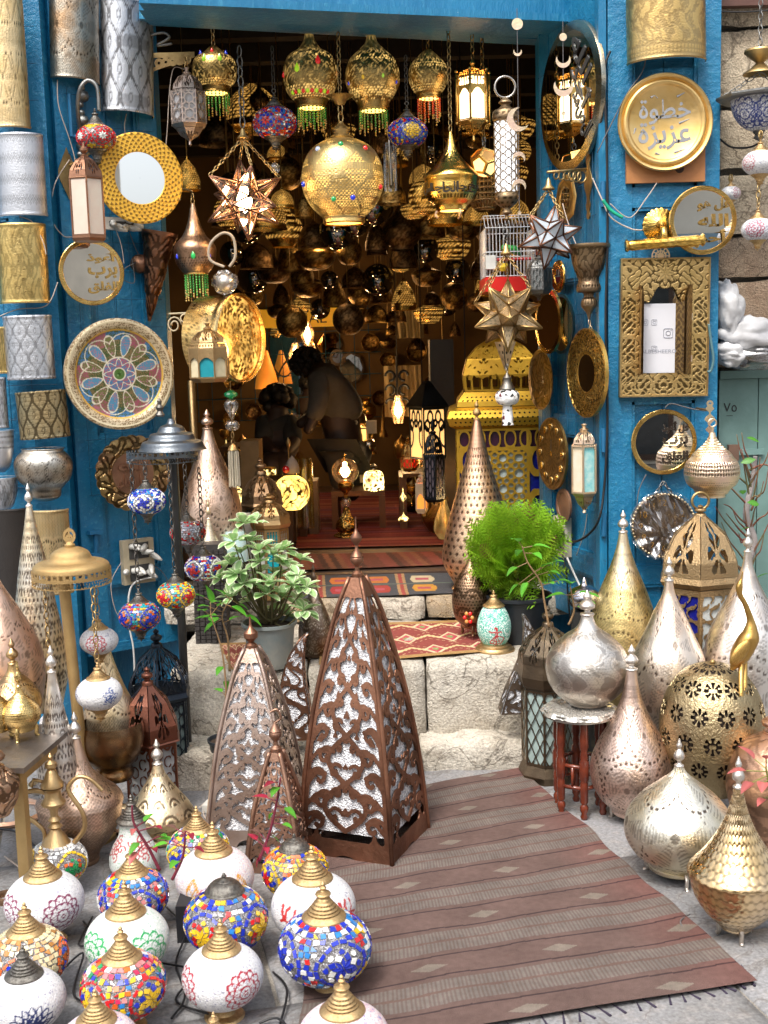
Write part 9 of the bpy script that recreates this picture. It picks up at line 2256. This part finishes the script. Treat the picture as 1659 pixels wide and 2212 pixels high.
lathe('dark_inner_liner',[(max(.001,r-.012),z)for r,z in pr],plain('dark_inside',(.02,.01,.005),.8),t,n=40)  # added dark liner stands in for the shade behind the flower holes
MB().lathe([(.008,0),(.010,.004),(.006,.01),(.001,.012)],12,c=(0,0,pr[-1][1])).build('knob',BRASSD(),t,True)
ZS=.355
P=G(1252,1522,ZS)
st=thing('wooden_stool','turned red-brown wooden stool with a silver foil-covered tray top','stool',(P.x,P.y,0));RW=plain('red_mahogany',(.16,.03,.012),.22,coat=.6,vs_=25,col2=(.08,.015,.008));rs_=M(52,P)
for k in range(6):
 a=PI/6+k*PI/3;x,y=rs_*math.cos(a),rs_*math.sin(a)
 lathe('leg',[(.010,0),(.013,.01),(.009,.02),(.014,.03),(.014,.04),(.009,.05),(.013,.058),(.013,.12),(.011,.125),(.016,.135),(.016,.19),(.011,.20),(.014,.21),(.010,.225),(.015,.24),(.013,.30),(.014,ZS-.035)],RW,st,n=14,sharp=50,loc=(x,y,0))
 b=a+PI/3;x2,y2=rs_*math.cos(b),rs_*math.sin(b)
 MB().bar((x,y,.10),(x2,y2,.10),.007,6).bar((x,y,.17),(x2,y2,.17),.007,6).build('stretcher',RW,st,True)
 MB().bar(((x+x2)/2,(y+y2)/2,.10),((x+x2)/2,(y+y2)/2,.17),.006,6).build('spindle',RW,st,True)
NXX=40;V=[];rn=random.Random(5)
lathe('tray_top',[(rs_*1.5,ZS-.03),(rs_*1.5,ZS-.012),(.001,ZS-.011)],metal('dull_tin',(.5,.48,.44),rough=.4),st,n=40)
for j in range(12):
 for i in range(NXX*2):
  a=2*PI*i/(NXX*2);q=j/11;rr=rs_*1.58*q*(1+.04*math.sin(a*9)*q);V.append((rr*math.cos(a),rr*math.sin(a),ZS-.006+rn.uniform(-.002,.0025)-.014*max(0,q-.9)*10))
n2=NXX*2
mk('foil_wrap',V,[(j*n2+i,j*n2+(i+1)%n2,(j+1)*n2+(i+1)%n2,(j+1)*n2+i)for j in range(11)for i in range(n2)],plain('crinkled_plastic_foil',(.52,.50,.46),.22,.5,coat=.6),st)
tear('silver_globe_lamp','round silver globe lamp engraved with vine scrolls, standing on the red stool',1269,1518,ZS,[(1326,12),(1336,14),(1350,20),(1375,52),(1405,80),(1440,90),(1475,82),(1505,58),(1514,44)],metal('engraved_silver',(.74,.72,.68),(.62,.54,.46),rough=0.31,vs_=3,dark=TD,patmix=.88),p_sum(p_script(9,.08,.86,.45,60,6),p_holes(80,.008,.1,((.0,.9),),.3)),SILV(),n=240,m=130)
t=hexlantern('dark_octagonal_lantern','dark bronze eight-sided lantern with star lattice and pale panes, behind the red stool',1186,1660,0,(1308,1350,1425,1480,1640),56,metal('dark_bronze_iron',(.20,.15,.10),(.13,.10,.07),rough=.36),f_girih(4,.15,2.2),petals,plain('pale_green_panes',(.36,.46,.44),.3),8,.1,Y=3.98,nx=28,ny=44)
P=W(1262,1290,4.25);t=thing('steel_ball_lamp','small polished steel ball on a black can between the thuja pot and the gold teardrop','lamp',(P.x,P.y,.0));zz=P.z
lathe('ball',[(.02,zz-.05),(.05,zz-.03),(.06,zz),(.045,zz+.03),(.012,zz+.05),(.008,zz+.065),(.001,zz+.075)],metal('bluish_steel',(.45,.45,.52),rough=.15),t,n=32,m=26)
MB().lathe([(.05,0),(.05,zz-.05)],20).build('can',plain('black_can',(.02,.02,.02),.5),t)
P=Vector((W(1606,1520,3.45).x,3.45,0));t=thing('crane_figure','slender brass crane figure looking up, standing at the right edge','figurine',P)
def cr(x,y,r,dy=0):v=W(x,y,3.45);return(v.x-P.x,dy,v.z-P.z,M(r,P))
CB=metal('crane_brass',(.60,.38,.12),(.48,.28,.08),rough=.28)
skin('body',[cr(1607,1400,24),cr(1622,1372,20),cr(1622,1340,8),cr(1610,1305,6),cr(1597,1283,6),cr(1596,1268,9),cr(1601,1252,3),cr(1605,1234,1.2),cr(1590,1430,14),cr(1580,1448,4)],[(0,1),(1,2),(2,3),(3,4),(4,5),(5,6),(6,7),(0,8),(8,9)],CB,t)
for x,dy in((1598,-.012),(1612,.015)):
 a,b=Vector(cr(x,1425,1)[:3]),Vector(cr(x+2,1520,1)[:3]);a.y=b.y=dy;b.z=0.0
 MB().tube([a,a.lerp(b,.45)+Vector((.004,.006,0)),b],[.009,.0055,.0055],8).build('leg',CB,t,True)
 MB().tube([b,b+Vector((-.03,-.02,.002))],.005,5).build('toe',CB,t,True)
w_=MB().ball((0,0,0),1,16,8).build('wing',CB,t,True);w_.scale=(M(15,P),.012,M(32,P));v=cr(1592,1405,1);w_.location=(v[0],-M(20,P),v[2]);w_.rotation_euler=(0,.6,0)
def bigrug(u,v):
 C=np.tile(np.array((.118,.077,.067),np.float32),(len(u),1));P_=1/6.2;k=np.floor(v/P_+.12);f=fr(v/P_+.12);wob=.012*np.sin(u*9+k)+.006*np.sin(u*31)
 g=f+wob;grey=(g>.56)&(g<.98);C[grey]=(.148,.126,.112);C[grey&(np.sin(u*620)>.1)]=(.122,.092,.08);C[grey&(np.abs(g-.78)<.02)]=(.125,.08,.068)
 for s_ in(.47,.06):C[np.abs(g-s_)<.012]=(.045,.03,.03)
 red=~grey;C[red]=C[red]*(1+.22*np.clip((u[red]-.8)*5,0,1)[:,None]*np.array((1.0,-.3,-.3)))
 for n in range(3):
  uc=fr(.16+.33*n+.14*(k%2));m=(np.abs(u-uc)*9+np.abs(g-.25)*5)<.42;C[m&~grey]=(.175,.145,.12)
 C*=(1+.10*np.sin(u*23+v*11)*np.sin(v*37-u*5))[:,None]
 return C
a_,b_,c_,d_=G(815,2300),G(1628,2152),G(1122,1645),G(880,1702)
rug('striped_brown_rug','long faded brown striped rug with pale diamonds running up to the stone steps',[G(640,2290),G(1636,2128),G(1122,1666),G(700,1745)],0.002,420,520,bigrug,.006,[(G(1560,2150),G(1640,2126),4,-.09),(G(1100,2235),G(1560,2150),14,-.07),(G(925,1712),G(1122,1666),12,.03)],.006,seed=9,wav=.016)
for k,(pts,m,r,lb)in enumerate([([(590,2100),(620,2140),(600,2230)],BC,.003,'black lamp cord beside the blue mosaic globe'),([(360,1960),(400,2010),(380,2080),(400,2150),(370,2200)],BC,.003,'black lamp cords knotted between the white-green and white-crimson globes'),([(350,2080),(420,2100),(380,2160),(450,2190)],BC,.003,'black cord loop left of the white-crimson globe'),([(140,2090),(180,2060),(160,2150),(230,2170)],BC,.003,'black cord between the cream and crimson globes'),([(10,1850),(60,1900),(20,1990)],CORD,.003,'pale cord under the low table'),([(0,1790),(40,1800),(90,1850),(40,1880)],BC,.004,'thick black cable looping under the low table'),([(180,1990),(210,2030),(170,2040),(200,1980)],BC,.003,'black cord behind the white-green globe'),([(560,2210),(600,2200),(640,2240)],BC,.003,'black cord at the bottom edge'),([(430,1745),(450,1730),(440,1760),(470,1790)],CORD,.0025,'pale cord by the pale gold pear lamp'),([(1480,2010),(1470,1990),(1490,1975)],CORDD,.002,'thin cord by the lion-paw lamp')]):
 wire('cable',[G(x,y,.008+.01*(i%2))for i,(x,y)in enumerate(pts)],r,m,None,lb,'cable')
for k,(x,y,lb)in enumerate([(300,2075,'white two-way socket adaptor lying between the globe lamps'),(118,1765,'white inline plug hanging behind the ewer lamp'),(452,1742,'white plug by the pale gold pear lamp')]):
 P=G(x,y,.015);t=thing('plug',lb,'plug',P,None,k*.7);MB().box(-.028,.028,-.016,.016,-.013,.013).build('body',WHITEP,t);MB().tube([(.028,0,0),(.04,0,0),(.05,0,0)],[.010,.007,.003],8).build('strain_relief',WHITEP,t,True)
P=G(430,2020,0);t=thing('black_box','dark box standing between the blush-pink and blue-yellow globe lamps','box',P);MB().box(-.05,.05,-.04,.04,0,.10).build('carton',plain('black_card',(.015,.015,.018),.5),t)
